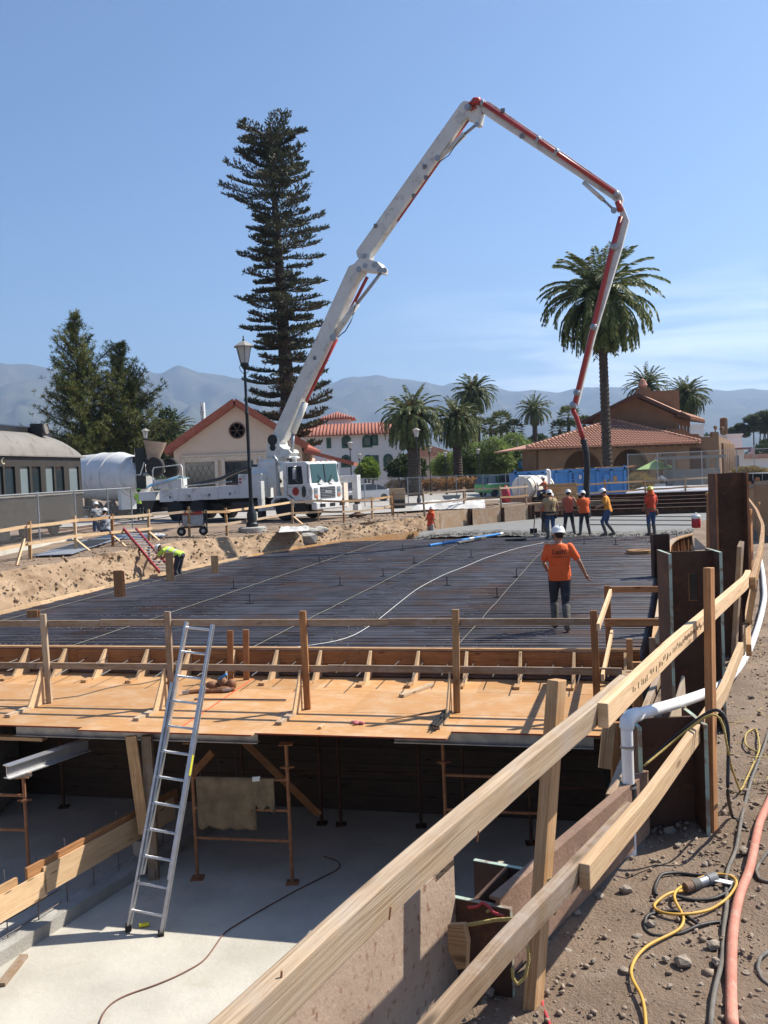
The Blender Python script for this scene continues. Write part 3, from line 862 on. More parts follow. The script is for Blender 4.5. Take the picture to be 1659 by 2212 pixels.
k0, k1 = G(0, 2089, ZF), G(300, 1898, ZF)
kd = (k1 - k0).normalized(); kn = V((-kd.y, kd.x, 0))
kb = thing('wall_footing', 'rough concrete wall footing with starter bars at the lower left', 'footing', k0)
mb = MB(); n = 40
vs = []; fs = []
for i in range(n + 1):
    p = k0 - kd * 2 + kd * (i / n) * 8.5
    for j, (off, z) in enumerate(((0, 0), (0.0, .15), (.1, .165), (.2, .165), (.3, .16), (.32, 0))):
        vs.append(p + kn * off + V((0, 0, z + (random.uniform(-.012, .02) if 0 < j < 5 else 0))))
for i in range(n):
    for j in range(5): a = i * 6 + j; fs.append((a, a + 6, a + 7, a + 1))
mb.add(vs, fs); mb.build('footing_body', 'concrete_old', kb)
for i in range(16):
    p = k0 - kd * 1.6 + kd * i * .47 + kn * .16
    mb = MB(); q = V((p.x, p.y, 0)); mb.tube([q + V((0, 0, ZF + .08)), q + V((0, 0, ZF + .95))], .008, 6); mb.build('starter_bar', 'rebar', kb)
for dz in (.22, .38):
    q = V((k0.x, k0.y, 0)) - kd * 2 + kn * .14; q.z = ZF + dz
    mb = MB(); mb.tube([q, q + kd * 3.1], .007, 6); mb.build('runner_bar', 'rebar', kb)
pf = thing('form_board', 'fresh yellow plywood form boards set on edge over the footing, lower left', 'boards', k0 + V((0, 0, .7)))
q = V((k0.x, k0.y, 0)) + kn * .02
def edge_board(a, b, z0, z1, th, m, bev=.003):
    mb = MB(); mb.bar(q + kd * a + V((0, 0, (z0 + z1) / 2)), q + kd * b + V((0, 0, (z0 + z1) / 2)), th, z1 - z0)
    return mb
edge_board(-1.8, .75, -2.833, -2.536, .02, 'fir_new').build('board', 'fir_new', pf)
edge_board(.72, 3.2, -2.801, -2.483, .02, 'fir_new').build('board', 'fir_new', pf)
mb = edge_board(-1.6, .35, -2.621, -2.451, .04, 'fir'); mb.v = [tuple(V(p) + kn * .035) for p in mb.v]; mb.build('board', 'fir', pf)
mb = edge_board(.5, 3.3, -2.6, -2.409, .04, 'fir_red'); mb.v = [tuple(V(p) + kn * .035) for p in mb.v]; mb.build('board', 'fir_red', pf)
a, b = G(2, 2128, ZF + .02), G(52, 2065, ZF + .02)
mb = MB(); mb.bar(a, b, .09, .045); tag(mb.build('timber_offcut', 'fir_old'), 'splintered timber offcut on the concrete at the lower left corner', 'offcut')
pl = [(215, 2212), (222, 2190), (240, 2168), (275, 2150), (330, 2133), (385, 2110), (440, 2080), (462, 2050), (485, 2015), (560, 1970), (640, 1925), (700, 1895), (735, 1878), (735, 1862), (700, 1852)]
mb = MB(); mb.tube([V((p.x, p.y, ZF + .012)) for p in smoothpl([tuple(G(x, y, 0)) for x, y in pl] if False else [tuple(G(x, y, ZF)) for x, y in pl], 90)], .008, 8); tag(mb.build('floor_hose', 'hose_dark', smooth=True), 'thin dark reddish hose snaking over the bright concrete floor', 'hose')
mb = MB(); c_ = G(310, 2004, ZF); mb.tube([c_ + V((-.05, 0, .03)), c_ + V((.06, .03, .03))], .025, 10); tag(mb.build('spray_can', 'yellow_label'), 'small yellow and red can lying between the ladder feet', 'can')
bh = thing('bulkhead_form', 'reddish timber bulkhead closing the near end of the bar mat, with triangular kickers', 'formwork', S(0, 0, ZD))
tR, tL = 5.15, -9.0
for i, (a, b) in enumerate(((tL, -4.1), (-4.1, .9), (.9, tR))):
    for z0, z1 in ((ZD, ZD + .195), (ZD + .2, ZD + .40)):
        mb = MB(); mb.bar(S(a + .003, 0, (z0 + z1) / 2), S(b - .003, 0, (z0 + z1) / 2), .04, z1 - z0); mb.build('plank', 'fir_red', bh)
mb = MB(); mb.bar(S(tL, .03, ZD + .43), S(tR, .03, ZD + .43), .09, .03); mb.build('cap_strip', 'fir', bh)
t = -7.4; i = 0
kick = None
while t < 5:
    M = Matrix.Translation(S(t, -.02, ZD)) @ Matrix.Rotation(YAW + random.uniform(-.03, .03), 4, 'Z')
    if kick is None:
        k1_ = MB(); k1_.prism([(0, 0), (-.50, 0), (-.06, .41), (0, .41)], (0.02, 0, 0), (0, 1, 0), (0, 0, 1), .04); kick = k1_.mesh('kicker'); kick.materials.append(M_('fir_new'))
        b1 = MB(); b1.box((.02, -.62, .02), (.09, .22, .04)); blk = b1.mesh('kicker_block'); blk.materials.append(M_('fir'))
    for nm, me in (('kicker', kick), ('kicker_block', blk)):
        o = bpy.data.objects.new(nm, me); col.objects.link(o); o.parent = bh; FRAME[o.name] = FRAME[bh.name]
        o.matrix_local = FRAME[bh.name] @ M
    t += .78 + random.uniform(-.05, .05); i += 1
rod = MB(); rod.tube([(0, .3, 0), (0, -1.0, 0)], .0085, 6); rme = rod.mesh('dowel'); rme.materials.append(M_('steel_rod'))
t = -7.2; i = 0
while t < 4.9:
    o = bpy.data.objects.new('dowel', rme); col.objects.link(o); o.parent = bh
    M = Matrix.Translation(S(t, -.0 + (.32 if i % 2 else 0), ZD + (.27 if i % 2 else .25) + random.uniform(-.01, .01))) @ Matrix.Rotation(YAW + random.uniform(-.04, .04), 4, 'Z') @ Matrix.Rotation(random.uniform(-.0, .1), 4, 'X')
    o.matrix_local = FRAME[bh.name] @ M
    t += .42 + random.uniform(-.04, .04); i += 1
for x, y0, y1 in ((497, 1362, 1445), (531, 1360, 1445)):
    p = D(x, y1, 14.75); mb = MB(); mb.bar(D(x, y0, 14.75), V((p.x, p.y, ZD)), .09, .04, (0, 1, 0)); mb.build('stake', 'fir_red', bh)
gr = thing('deck_guard_rail', 'weathered timber guard rail of two boards along the plywood deck edge', 'guard rail', S(0, -2.05, ZD))
TOPZ, MIDZ = -.07, -.70
def run(parent, path, z, m, w=.04, h=.09, nm='rail'):
    mb = MB(); mb.rail([V((p[0], p[1], z if not isinstance(z, (list, tuple)) else z[i])) for i, p in enumerate(path)], w, h); return mb.build(nm, m, parent, bevel=.003)
SP = -2.05
pt_ = []
for x in (103, 368, 661, 984, 1288):
    r_ = ray(x, 1450); # along the post line
    d2 = V((r_.x, r_.y, 0)); n2 = AX
    k = ((S(0, SP) - V((0, 0, 0))).dot(n2)) / d2.dot(n2); p = d2 * k
    pt_.append(ts(p)[0])
for i, t in enumerate(pt_):
    base = S(t, SP, ZD); lean = (.05, 0, .02, -.06, .02)[i]
    mb = MB(); mb.bar(base, S(t + lean * -.5, SP, TOPZ + (.14, .17, .17, .18, .16)[i]), .09, .045, AX); mb.build('post', ('fir_gray', 'fir_old', 'fir_red', 'fir', 'fir_red')[i], gr, bevel=.003)
    if i < 4:
        mb = MB(); mb.prism([(0, 0), (-.42, 0), (-.03, .55), (0, .55)], S(t - .06, SP - .03, ZD), AX, (0, 0, 1), -.02); mb.build('gusset', 'fir_new', gr)
        mb = MB(); mb.bar(S(t - .1, SP - .35, ZD + .02), S(t - .12, SP - .82, ZD + .02), .09, .04); mb.build('base_block', 'fir_gray', gr)
for z, off in ((TOPZ, .05), (MIDZ, .05)):
    ts_ = [-9, pt_[1] - 1.1, pt_[3] - .9, pt_[4]] if z == TOPZ else [-9, pt_[0] - .2, pt_[2] + .3, 4.9]
    for a, b in zip(ts_, ts_[1:]):
        o = run(gr, [S(a, SP + off), S((a + b) / 2, SP + off + random.uniform(-.015, .015)), S(b, SP + off)], z + random.uniform(-.01, .01), 'fir_old')
q1_ = S(pt_[4], SP); q2_ = q1_ + AX * 2.5 + UX * .12
mb = MB(); mb.bar(V((q2_.x, q2_.y, ZD)), V((q2_.x, q2_.y, .08)), .09, .045, AX); mb.build('post', 'fir_red', gr, bevel=.003)
run(gr, [q1_ + UX * .05 - AX * .3, q2_ - AX * .1 + UX * .05], (-.07, .0), 'fir_new')
run(gr, [q1_ + UX * .08 - AX * .2, q2_ - AX * .1 + UX * .05], (-.72, -.62), 'fir_new')
run(gr, [q1_ + UX * .12, q1_ + UX * 1.1], -.06, 'fir_red'); run(gr, [q2_, q2_ + UX * 1.2], .02, 'fir_red')
for k, dx in enumerate((.3, .62, .95)):
    p = q2_ + UX * dx - AX * .6; mb = MB(); mb.bar(V((p.x, p.y, -1.6)), V((p.x, p.y, -.62 + .02 * k)), .09, .045, AX); mb.build('stake', ('fir', 'fir_old', 'fir_red')[k], gr)
mb = MB(); p = q2_ - AX * .9; mb.bar(V((p.x + .1, p.y, -1.05)), V((p.x + 1.15, p.y - .2, -1.12)), .35, .02); mb.build('ledge_board', 'plywood_old', gr)
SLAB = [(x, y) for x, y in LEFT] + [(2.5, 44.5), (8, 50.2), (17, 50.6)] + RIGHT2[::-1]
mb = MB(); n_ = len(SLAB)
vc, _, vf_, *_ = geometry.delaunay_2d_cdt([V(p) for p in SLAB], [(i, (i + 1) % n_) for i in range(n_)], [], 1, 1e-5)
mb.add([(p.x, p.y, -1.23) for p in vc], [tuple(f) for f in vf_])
o = mb.build('soffit_form', 'plywood_shaded'); tag(o, 'plywood soffit under the reinforcing bars, coloured dark for the shade in the gaps', 'formwork')
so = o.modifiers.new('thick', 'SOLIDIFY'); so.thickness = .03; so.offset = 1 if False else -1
rb = thing('rebar_mat', 'dense mat of dark steel reinforcing bars covering the slab form', 'rebar mat', S(0, 8, -1.2))
rest = MB(); splash = MB()
def extent(s):
    o_ = S(0, s); l_ = cross_x(LEFT, o_, -UX.to_2d()); r_ = cross_x(RIGHT, o_, UX.to_2d())
    return (-(l_ if l_ is not None else 9) + .08, (r_ if r_ is not None else 9) - .1)
s = .12; i = 0; near = 0
SEND = 24.0
while s < SEND:
    a, b = extent(s)
    z = ZR + random.uniform(-.008, .008)
    path = [S(a, s, z), S((a + b) / 2, s + random.uniform(-.02, .02), z - .006), S(b - .06, s, z), S(b, s, z - .03), S(b + .03, s, z - .1), S(b + .03, s, z - .2)]
    if near < 120:
        mb = MB(); mb.tube(path, .0135, 6, caps=False); mb.build('rebar', 'rebar', rb, smooth=True, fix=False); near += 1
    else: rest.tube(path, .013, 5, caps=False)
    for (z0, z1) in ((-3.5 - s * .05, -.9), (-.7, 1.5 + s * .05), (3.7 + s * .08, 20), (-20, -6.2 - s * .05)):
        a2, b2 = max(a, z0 + random.uniform(-.35, .35)), min(b, z1 + random.uniform(-.35, .35))
        if b2 - a2 > .6:
            rest.tube([S(a2, s + .062, z + .004), S(b2, s + .066, z - .002)], .0105, 5, caps=False)
    if i % 2 == 0:
        rest.tube([S(a, s + .03, -1.15), S(b, s + .03, -1.15)], .011, 5, caps=False)
    s += .15 + (.0 if s < 14 else .02); i += 1
for k in range(64):
    t = -9.3 + k * .29
    seg = []
    for s in np.arange(.1, SEND, .5):
        a, b = extent(s)
        if a < t < b: seg.append(s)
    if len(seg) > 2:
        path = [S(t + random.uniform(-.012, .012), s, ZR + (.022 if k % 12 == 4 else -.022)) for s in seg]
        (MB().tube(path, .0085, 6, caps=False)).build('rebar', 'rebar_splash' if k % 12 == 4 else 'rebar', rb, smooth=True, fix=False)
        rest.tube([S(t + .1, seg[0], -1.13), S(t + .1, seg[-1], -1.13)], .010, 5, caps=False)
tag(rest.build('lower_bars', 'rebar', rb, smooth=True, fix=False), kind='stuff')
P, Sz = [], []
for _ in range(1300):
    s = 24 * random.random() ** .9; t = .15 - .02 * s + random.gauss(0, .13 + .012 * s)
    P.append(S(t, s, ZR + .012)); Sz.append(.008 + .018 * random.random() ** 2)
for _ in range(1400):
    s = 13 + 11 * random.random() ** .6; t = random.uniform(-6, 9); a, b = extent(s)
    if a < t < b: P.append(S(t, s, ZR + .008)); Sz.append(.012 + .03 * random.random() ** 3)
vs, fs = pebbles(np.array([tuple(p) for p in P]), np.array(Sz)); vs[:, 2] = (vs[:, 2] - ZR) * .8 + ZR
o = np_mesh('spilt_mortar', vs, fs, 'rebar_splash'); tag(o, 'trail of spilt grey mortar crumbs lying on the bars', 'mortar', kind='stuff')
ef = thing('edge_form', 'pale timber edge form along the foot of the earth bank', 'formwork', (LEFT[2][0], LEFT[2][1], -1.2))
LS = smoothpl(LEFT, 60)
for i in range(0, 59, 6):
    seg = LS[i:i + 7]
    mb = MB(); mb.rail([V((p.x, p.y, -1.03)) for p in seg], .045, .32); mb.build('board', 'fir_new' if i < 36 else 'plywood', ef)
def stake_at(x, y0, y1, zb, m, w_=.3, label=None):
    p = G(x, y1, zb); t_ = D(x, y0, p.y)
    o = thing('form_stake', label, 'stake', p)
    mb = MB(); mb.bar(p - V((0, 0, .3)), V((p.x, p.y, t_.z)), w_, .045, (-.25, .97, 0)); mb.build('plank', m, o, bevel=.003)
    if w_ > .15 and x < 300:
        mb = MB(); mb.bar(p + V((.06, .06, -.3)), V((p.x + .06, p.y + .06, t_.z - .03)), w_ * .8, .045, (-.25, .97, 0)); mb.build('plank', m, o)
stake_at(257, 1232, 1290, -.95, 'fir_red', .22, 'doubled upright timber plank against the edge form, left of the red ladder')
stake_at(368, 1193, 1256, -.95, 'fir', .22, 'upright timber plank at the foot of the red ladder')
stake_at(465, 1200, 1239, -.95, 'fir', .22, 'upright timber plank against the bank below the lamp post')
stake_at(70, 1318, 1335, -.95, 'fir_red', .22, 'short timber plank top at the far left of the edge form')
rf = thing('edge_form', 'curved timber edge form with studs along the right of the bar mat', 'formwork', (RIGHT[2][0], RIGHT[2][1], -1.2))
RS = smoothpl(RIGHT, 90)
for i in range(0, 89, 9):
    seg = RS[i:i + 10]
    mb = MB(); mb.rail([V((p.x + .05, p.y, -.98)) for p in seg], .022, .50); mb.build('panel', 'plywood', rf)
    mb = MB(); mb.rail([V((p.x + .12, p.y - .02, -.71)) for p in seg], .2, .04); mb.build('top_plate', 'fir_gray' if i % 2 else 'fir', rf)
L_ = 0
for i in range(1, 90):
    L_ += (RS[i] - RS[i - 1]).length
    if L_ > (.62 if i < 62 else .26):
        L_ = 0; tn = (RS[i] - RS[i - 1]).normalized(); nn = V((tn.y, -tn.x, 0))
        p = RS[i] + nn * .11
        mb = MB(); mb.bar(V((p.x, p.y, -1.45)), V((p.x, p.y, -.735)), .04, .09, nn); mb.build('stud', 'fir_red', rf)
pl = [(1175, 1172), (1120, 1183), (1045, 1206), (1010, 1222), (960, 1240), (900, 1272), (862, 1302), (828, 1330), (800, 1352), (770, 1370), (740, 1390), (700, 1392), (660, 1396), (632, 1392), (610, 1402)]
path = [G(x, y, ZR + .03) for x, y in pl]; path = smoothpl(path, 60)
for p in path: p.z = ZR + .03
mb = MB(); mb.tube(path, .0055, 6); tag(mb.build('white_line', 'white_plastic', smooth=True), 'white cord lying wavy across the dark bars', 'cord')
bp_ = thing('blue_pipe', 'long bright blue plastic pipe lying on the bars', 'pipe', G(1000, 1165, ZR))
a, b = G(928, 1178, ZR + .06), G(1082, 1153, ZR + .1)
mb = MB(); mb.tube([a, b], .05, 10); mb.build('pipe', 'pvc_blue', bp_, auto=True)
mb = MB(); c_ = a.lerp(b, .56); dd = (b - a).normalized(); mb.tube([c_ - dd * .15, c_ + dd * .15], .056, 10); mb.tube([b - dd * .1, b + dd * .12], .06, 10); mb.build('coupling', 'white_plastic', bp_)
mb = MB(); a, b = G(988, 1172, ZR + .08), G(1047, 1160, ZR + .1); mb.bar(a, b, .16, .05); tag(mb.build('float_board', 'concrete_rough'), 'mortar-caked board lying behind the blue pipe', 'board')
mb = MB(); a, b = G(1092, 1166, ZR + .06), G(1136, 1164, ZR + .06); mb.bar(a, b, .25, .06); tag(mb.build('float_board', 'steel_black'), 'dark flat board on the bars right of the blue pipe', 'board')
rc = G(1381, 1190, -.86)
rv = thing('round_former', 'round wooden void former sitting on the bars', 'form ring', rc)
mb = MB(); mb.lathe([(.40, 0), (.40, .09), (.20, .09), (.20, 0)], rc + V((0, 0, -.06)), 28); mb.build('ring', 'fir', rv, auto=True)
mb = MB(); mb.box(rc + V((0, 0, .035)), (.78, .12, .02)); mb.build('cross_batten', 'fir_red', rv)
for x, y in ((505, 1272), (690, 1217), (735, 1266), (828, 1246), (895, 1217), (966, 1266), (1074, 1292), (1018, 1205), (1116, 1248), (870, 1190), (958, 1180), (1405, 1172), (1462, 1162), (1262, 1176), (540, 1305), (1330, 1178)):
    p = G(x, y, ZR); mb = MB(); mb.tube([p + V((0, 0, -.25)), p + V((0, 0, .24))], .012, 6); mb.bar(p + V((-.09, 0, .02)), p + V((.09, 0, .02)), .02, .02)
    tag(mb.build('screed_pin', 'steel_black'), 'thin dark steel screed pin standing up from the bars', 'pin', 'screed pins across the bar mat')
cp = [ts(G(x, y, -.88)) for x, y in ((905, 1157), (960, 1150), (1060, 1146), (1160, 1148), (1250, 1150), (1340, 1150), (1430, 1147), (1500, 1142))]
front = [S(a, b) for a, b in cp]
front = [front[0]] + front[1:]
poly = [(p.x, p.y) for p in front] + [(14.6, 40.4), (16.2, 46.5), (17.6, 50.2), (8.2, 49.9), (2.7, 44.3), (1.7, 43.0)]
n_ = len(poly)
vc, _, vf_, *_ = geometry.delaunay_2d_cdt([V(p) for p in poly], [(i, (i + 1) % n_) for i in range(n_)], [], 1, 1e-5)
mb = MB(); mb.add([(p.x, p.y, -.86) for p in vc], [tuple(f) for f in vf_])
tag(mb.build('fresh_concrete', 'concrete_wet'), 'smooth wet grey concrete just poured at the far end', 'concrete', kind='structure')
FR = smoothpl([(p.x, p.y) for p in front], 160)
vs, fs = [], []; m_ = 16
for i, p in enumerate(FR):
    for j in range(m_):
        t = j / (m_ - 1); q = p + AX * (-1.5 + 1.9 * t) + AX * .35 * noise.noise(V((i * .13, 0, 4)))
        h = -.97 + .12 * sstep(0, .75, t) + .05 * noise.noise(V((q.x * 3, q.y * 3, 0))) * (t < .9) + .035 * noise.noise(V((q.x * 9, q.y * 9, 3))) * (t < .9) + (-.02 if j == m_ - 1 else 0)
        vs.append((q.x, q.y, h))
for i in range(159):
    for j in range(m_ - 1): a = i * m_ + j; fs.append((a, a + m_, a + m_ + 1, a + 1))
mb = MB(); mb.add(vs, fs); tag(mb.build('concrete_front', 'concrete_rough', smooth=True), 'rough lumpy leading edge of the fresh concrete pour', 'concrete', kind='stuff')
P, Sz = [], []
for _ in range(1800):
    p = random.choice(FR) + AX * random.uniform(-1.6, .2); P.append((p.x, p.y, -.93 + random.uniform(0, .05))); Sz.append(random.uniform(.015, .05))
vs, fs = pebbles(np.array(P), np.array(Sz)); tag(np_mesh('wet_aggregate', vs, fs, 'concrete_rough'), 'loose wet aggregate lumps along the concrete pour front', 'concrete', kind='stuff')
for k, (y, lab) in enumerate(((1101 + 12, 'farthest of three dark screed rails lying on the wet concrete'), (1121, 'middle of three dark screed rails lying on the wet concrete'), (1131, 'nearest of three dark screed rails lying on the wet concrete'))):
    a, b = G(1275, y + 2, -.83), G(1500, y + 3, -.83)
    mb = MB(); mb.bar(a, b, .05, .035); tag(mb.build('screed_rail', 'steel_black'), lab, 'rail')
def ladder(name, label, foot, top, w, m, secs, rung_m, rail_d=.075, rail_w=.028, side=None):
    foot, top = V(foot), V(top); d = (top - foot).normalized(); ln = (top - foot).length
    sd_ = V(side).normalized() if side else V((1, 0, 0)); sd_ = (sd_ - d * sd_.dot(d)).normalized(); nrm = sd_.cross(d).normalized()
    o = thing(name, label, 'ladder', foot)
    for (a, b, ww, off, r0) in secs:
        for sg in (-1, 1):
            mb = MB(); p = foot + sd_ * sg * ww / 2 + nrm * off
            k = rail_w / 2; h = rail_d / 2; x = -sg
            sec = [(-k, -h), (k, -h), (k, -h + .008), (-k * .2, -h + .008), (-k * .2, h - .008), (k, h - .008), (k, h), (-k, h)]
            sec = [(q[0] * (1 if sg > 0 else -1), q[1]) for q in sec]
            mb.sweep([p + d * a, p + d * b], sec, nrm); mb.build('stile', m, o)
        c = a + r0
        while c < b - .03:
            mb = MB(); p = foot + d * c + nrm * off; mb.tube([p - sd_ * (ww / 2 - .005), p + sd_ * (ww / 2 - .005)], .016, 8); mb.build('rung', rung_m, o, auto=True); c += .305
    return o, d, nrm, sd_
lf = (G(272, 2012, ZF) + G(354, 2020, ZF)) / 2; lt = (D(397, 1345, 11.75) + D(462, 1345, 11.7)) / 2
LL = (lt - lf).length
al, d, nrm, sd_ = ladder('aluminium_ladder', 'aluminium extension ladder leaning on the edge of the plywood deck', lf, lt, .42, 'aluminium', [(0, LL * .79, .425, 0, .22), (LL * .17, LL, .36, -.03, .305 - (LL * .17 - .22) % .305)], 'aluminium', side=(1, -.25, 0))
for sg in (-1, 1):
    mb = MB(); mb.box(lf + sd_ * sg * .212 + V((0, 0, .03)), (.07, .10, .06), .2); mb.build('foot_pad', 'rubber', al)
mb = MB(); c_ = lf + d * LL * .53 + sd_ * .2135 + nrm * -.0 + sd_ * .0135; mb.bar(c_ - d * .12, c_ + d * .12, .003, .05, nrm); mb.build('sticker', 'yellow_label', al)
ra, rb_ = G(355, 1256, -1.0), G(275, 1168, -.02)
ladder('red_ladder', 'red fibreglass ladder lying up the earth bank', ra + V((.15, -.3, .3)), rb_ + V((.2, -.35, .42)), .4, 'ladder_red', [(0, (rb_ - ra).length, .42, 0, .2)], 'aluminium', .09, .035, side=(.6, .8, 0))
tb = thing('tool_belt', 'brown leather tool belt with pouches lying on the deck', 'tool belt', G(470, 1492, ZD))
c_ = G(472, 1490, ZD)
for k, (dx, dy, sx_, sy_, sz_) in enumerate(((-.1, 0, .16, .12, .14), (.06, .05, .15, .12, .18), (.2, .0, .13, .12, .16), (.1, -.14, .2, .1, .08), (-.2, -.12, .15, .09, .07))):
    mb = MB(); mb.ell(c_ + V((dx, dy, sz_ * .45)), (sx_ * .6, sy_ * .6, sz_ * .55), 10, 7); mb.build('pouch', 'leather', tb, smooth=True)
mb = MB(); mb.tube([c_ + V((x, y, .03)) for x, y in ((-.45, -.2), (-.3, -.16), (-.1, -.18), (.1, -.2), (.26, -.12))], .03, 6); mb.build('strap', 'leather', tb)
mb = MB(); mb.tube([c_ + V((.02, .02, .16)), c_ + V((.14, -.03, .24))], .02, 8); mb.build('tool_grip', 'pvc_blue', tb)
mb = MB(); mb.box(c_ + V((-.45, -.22, .03)), (.1, .05, .05), .3); mb.build('buckle', 'galvanised', tb)
mb = MB(); mb.box(c_ + V((.16, -.2, .04)), (.13, .05, .03), .2); mb.build('knife', 'galvanised', tb)
def lie(name, m, x0, y0, x1, y1, w_, h, label, cat, z=ZD):
    mb = MB(); mb.bar(G(x0, y0, z + h / 2 + .002), G(x1, y1, z + h / 2 + .002), w_, h); return tag(mb.build(name, m, bevel=.002), label, cat)
lie('timber_stake', 'fir_gray', 867, 1503, 934, 1478, .09, .04, 'pale pointed stake lying alone on the plywood deck', 'stake')
mb = MB(); mb.tube([G(420, 1510, ZD + .015), G(618, 1512, ZD + .015)], .012, 6); tag(mb.build('loose_bar', 'rebar'), 'single dark bar lying flat on the deck right of the ladder', 'bar')
mb = MB(); mb.tube([G(835, 1555, ZD + .02), G(975, 1532, ZD + .05)], .013, 6); tag(mb.build('broom_handle', 'fir'), 'thin wooden handle lying on the deck near the pink rag', 'handle')
mb = MB()
for k in range(7): mb.ell(G(762 + k * 3, 1561, ZD + .02) + V((random.uniform(-.04, .04), random.uniform(-.05, .05), 0)), (.035, .03, .02), 6, 4)
mat('rag_pink', (.62, .22, .22), rough=.9); tag(mb.build('pink_rag', 'rag_pink', smooth=True), 'crumpled pink rag lying on the deck', 'rag')
bs = thing('bar_bundle', 'bundle of short dark steel stakes beside a block on the deck', 'bundle', G(950, 1550, ZD))
for k in range(8):
    mb = MB(); a, b = G(930 + k * 2.2, 1566 + k * .6, ZD + .025 + (k % 3) * .025), G(962 + k * 2.0, 1533 + k * .5, ZD + .03 + (k % 3) * .025); mb.tube([a, b], .013, 6); mb.build('steel_stake', 'steel_black', bs)
lie('wood_scrap', 'fir_new', 690, 1572, 700, 1565, .04, .03, 'small yellow wood scrap near the front edge of the deck', 'scrap')
pl = [(0, 1512), (100, 1512), (170, 1503), (225, 1488), (262, 1480), (300, 1478), (335, 1470), (360, 1462)]
mb = MB(); mb.tube([G(x, y, ZD + .012) for x, y in pl], .007, 6); tag(mb.build('brown_cable', 'cord_grey', smooth=True), 'thin brown cord curling over the left end of the deck', 'cord')
def Z8(X, Y): return ((1650 + X / 2.079) / 1.4756, (2500 + Y / 2.079) / 1.4756)
def Z7(X, Y): return ((1400 + X / 1.583) / 1.4756, (1900 + Y / 1.583) / 1.4756)
def Z6(X, Y): return ((1300 + X / 3.318) / 1.4756, (2800 + Y / 3.318) / 1.4756)
def ZB(X, Y): return ((2150 + X / 3.687) / 1.4756, (1600 + Y / 3.687) / 1.4756)
def bez(pts, n): return smoothpl([tuple(p) for p in pts], max(n, 64))
ff_ = thing('timber_fence', 'big foreground timber guard fence curving away along the right of the pit', 'fence', (.5, 3.3, 0))
rp = [G(x, y, 1.05) for x, y in ((577, 2200), (790, 1991), (930, 1861), (1124, 1687), (1290, 1545), (1450, 1400), (1530, 1330), (1612, 1256), (1637, 1180), (1648, 1140), (1634, 1105), (1616, 1080))]
nR = lambda d: V((d.y, -d.x, 0)).normalized()
d0 = (rp[1] - rp[0]).normalized()
p1 = [rp[0] - d0 * 1.2, rp[0], rp[1], rp[2], rp[3], rp[4], rp[4] + (rp[5] - rp[4]) * .36]
p1 = [p - nR(rp[4] - rp[3]) * .021 for p in p1]
mb = MB(); mb.rail(bez(p1, 24), .04, .09, (.1, -.06, 1)); mb.build('top_rail', 'fir_gray', ff_, bevel=.004)
p2 = [rp[4] + nR(rp[5] - rp[4]) * .02, rp[5], rp[6], rp[7], rp[7] + (rp[8] - rp[7]) * .12]
mb = MB(); mb.rail(bez(p2, 24), .04, .09); mb.build('top_rail', 'fir_new', ff_, bevel=.004)
p3 = [rp[7] - (rp[7] - rp[6]) * .02 + V((.07, .05, -.02)), rp[8] + V((.04, 0, 0)), rp[9], rp[10], rp[11]]
mb = MB(); mb.rail(bez(p3, 24), .04, .09); mb.build('top_rail', 'fir', ff_, bevel=.004)
lp = [G(x, y, .53) for x, y in ((975, 2212), (1105, 2056), (1255, 1893), (1400, 1730), (1500, 1590), (1560, 1500), (1600, 1400), (1614, 1330), (1640, 1200))]
q = [lp[0] - (lp[1] - lp[0]) * 2, lp[0], lp[1], lp[2], lp[2] + (lp[3] - lp[2]) * .8]
q = [p - nR(lp[3] - lp[2]) * .03 for p in q]
mb = MB(); mb.rail(bez(q, 16), .04, .09, (.1, -.06, 1)); mb.build('mid_rail', 'fir_old', ff_, bevel=.004)
mb = MB(); mb.rail(bez([lp[2] + nR(lp[3] - lp[2]) * .012, lp[3], lp[4], lp[5], lp[6]], 20), .04, .09); mb.build('mid_rail', 'fir_new', ff_, bevel=.004)
mb = MB(); mb.rail(bez([lp[6] + V((.06, .0, -.02)), lp[7], lp[8], lp[8] + V((1.2, 2.9, 0))], 20), .04, .09); mb.build('mid_rail', 'fir', ff_, bevel=.004)
def post(base, top, m, w_=.09, t_=.04, face=(1, -.2, 0), name='post', parent=None):
    mb = MB(); mb.bar(base, top, t_, w_, V(face).cross(V((0, 0, 1)))); return mb.build(name, m, parent or ff_, bevel=.004)
b = G(1140, 2212, 0); t_ = D(1203, 1468, 3.42); post(V((b.x + .0, b.y + .06, -.25)), t_, 'fir', .09, .045, (.85, -.52, 0))
b = G(1538, 1795, 0); t_ = D(1531, 1226, 4.92); post(V((b.x, b.y, -.2)), t_, 'fir_red', .07, .04, (.8, -.6, 0))
b = G(1622, 1245, 0); t_ = D(1619, 1100, b.y); post(V((b.x, b.y, -.2)), t_, 'fir_red', .12, .06, (.8, -.6, 0))
b = G(1640, 1170, 0); t_ = D(1639, 1085, b.y); post(V((b.x, b.y, -.2)), t_, 'fir', .09, .05, (.8, -.6, 0))
a, b = G(1603, 1420, .02), D(1630, 1265, 6.9); mb = MB(); mb.bar(a, b, .09, .04, (.8, -.6, 0)); mb.build('brace', 'fir_gray', ff_)
a, b = G(1585, 1425, .02), D(1600, 1175, 8.2); mb = MB(); mb.bar(a, b, .09, .04, (.8, -.6, 0)); mb.build('brace', 'fir_old', ff_)
for k, (x, y) in enumerate(((1440, 1418), (1500, 1362), (1030, 1800), (840, 1965), (605, 2120))):
    c_ = G(x, y, 1.085)
    mb = MB(); mb.tube([c_ + V((0, 0, -.02)), c_ + V((.004, -.003, .02 if k > 3 else .007))], .002, 6); mb.build('nail', 'rust_edge', ff_)
wr = random.Random(3); mb = MB()
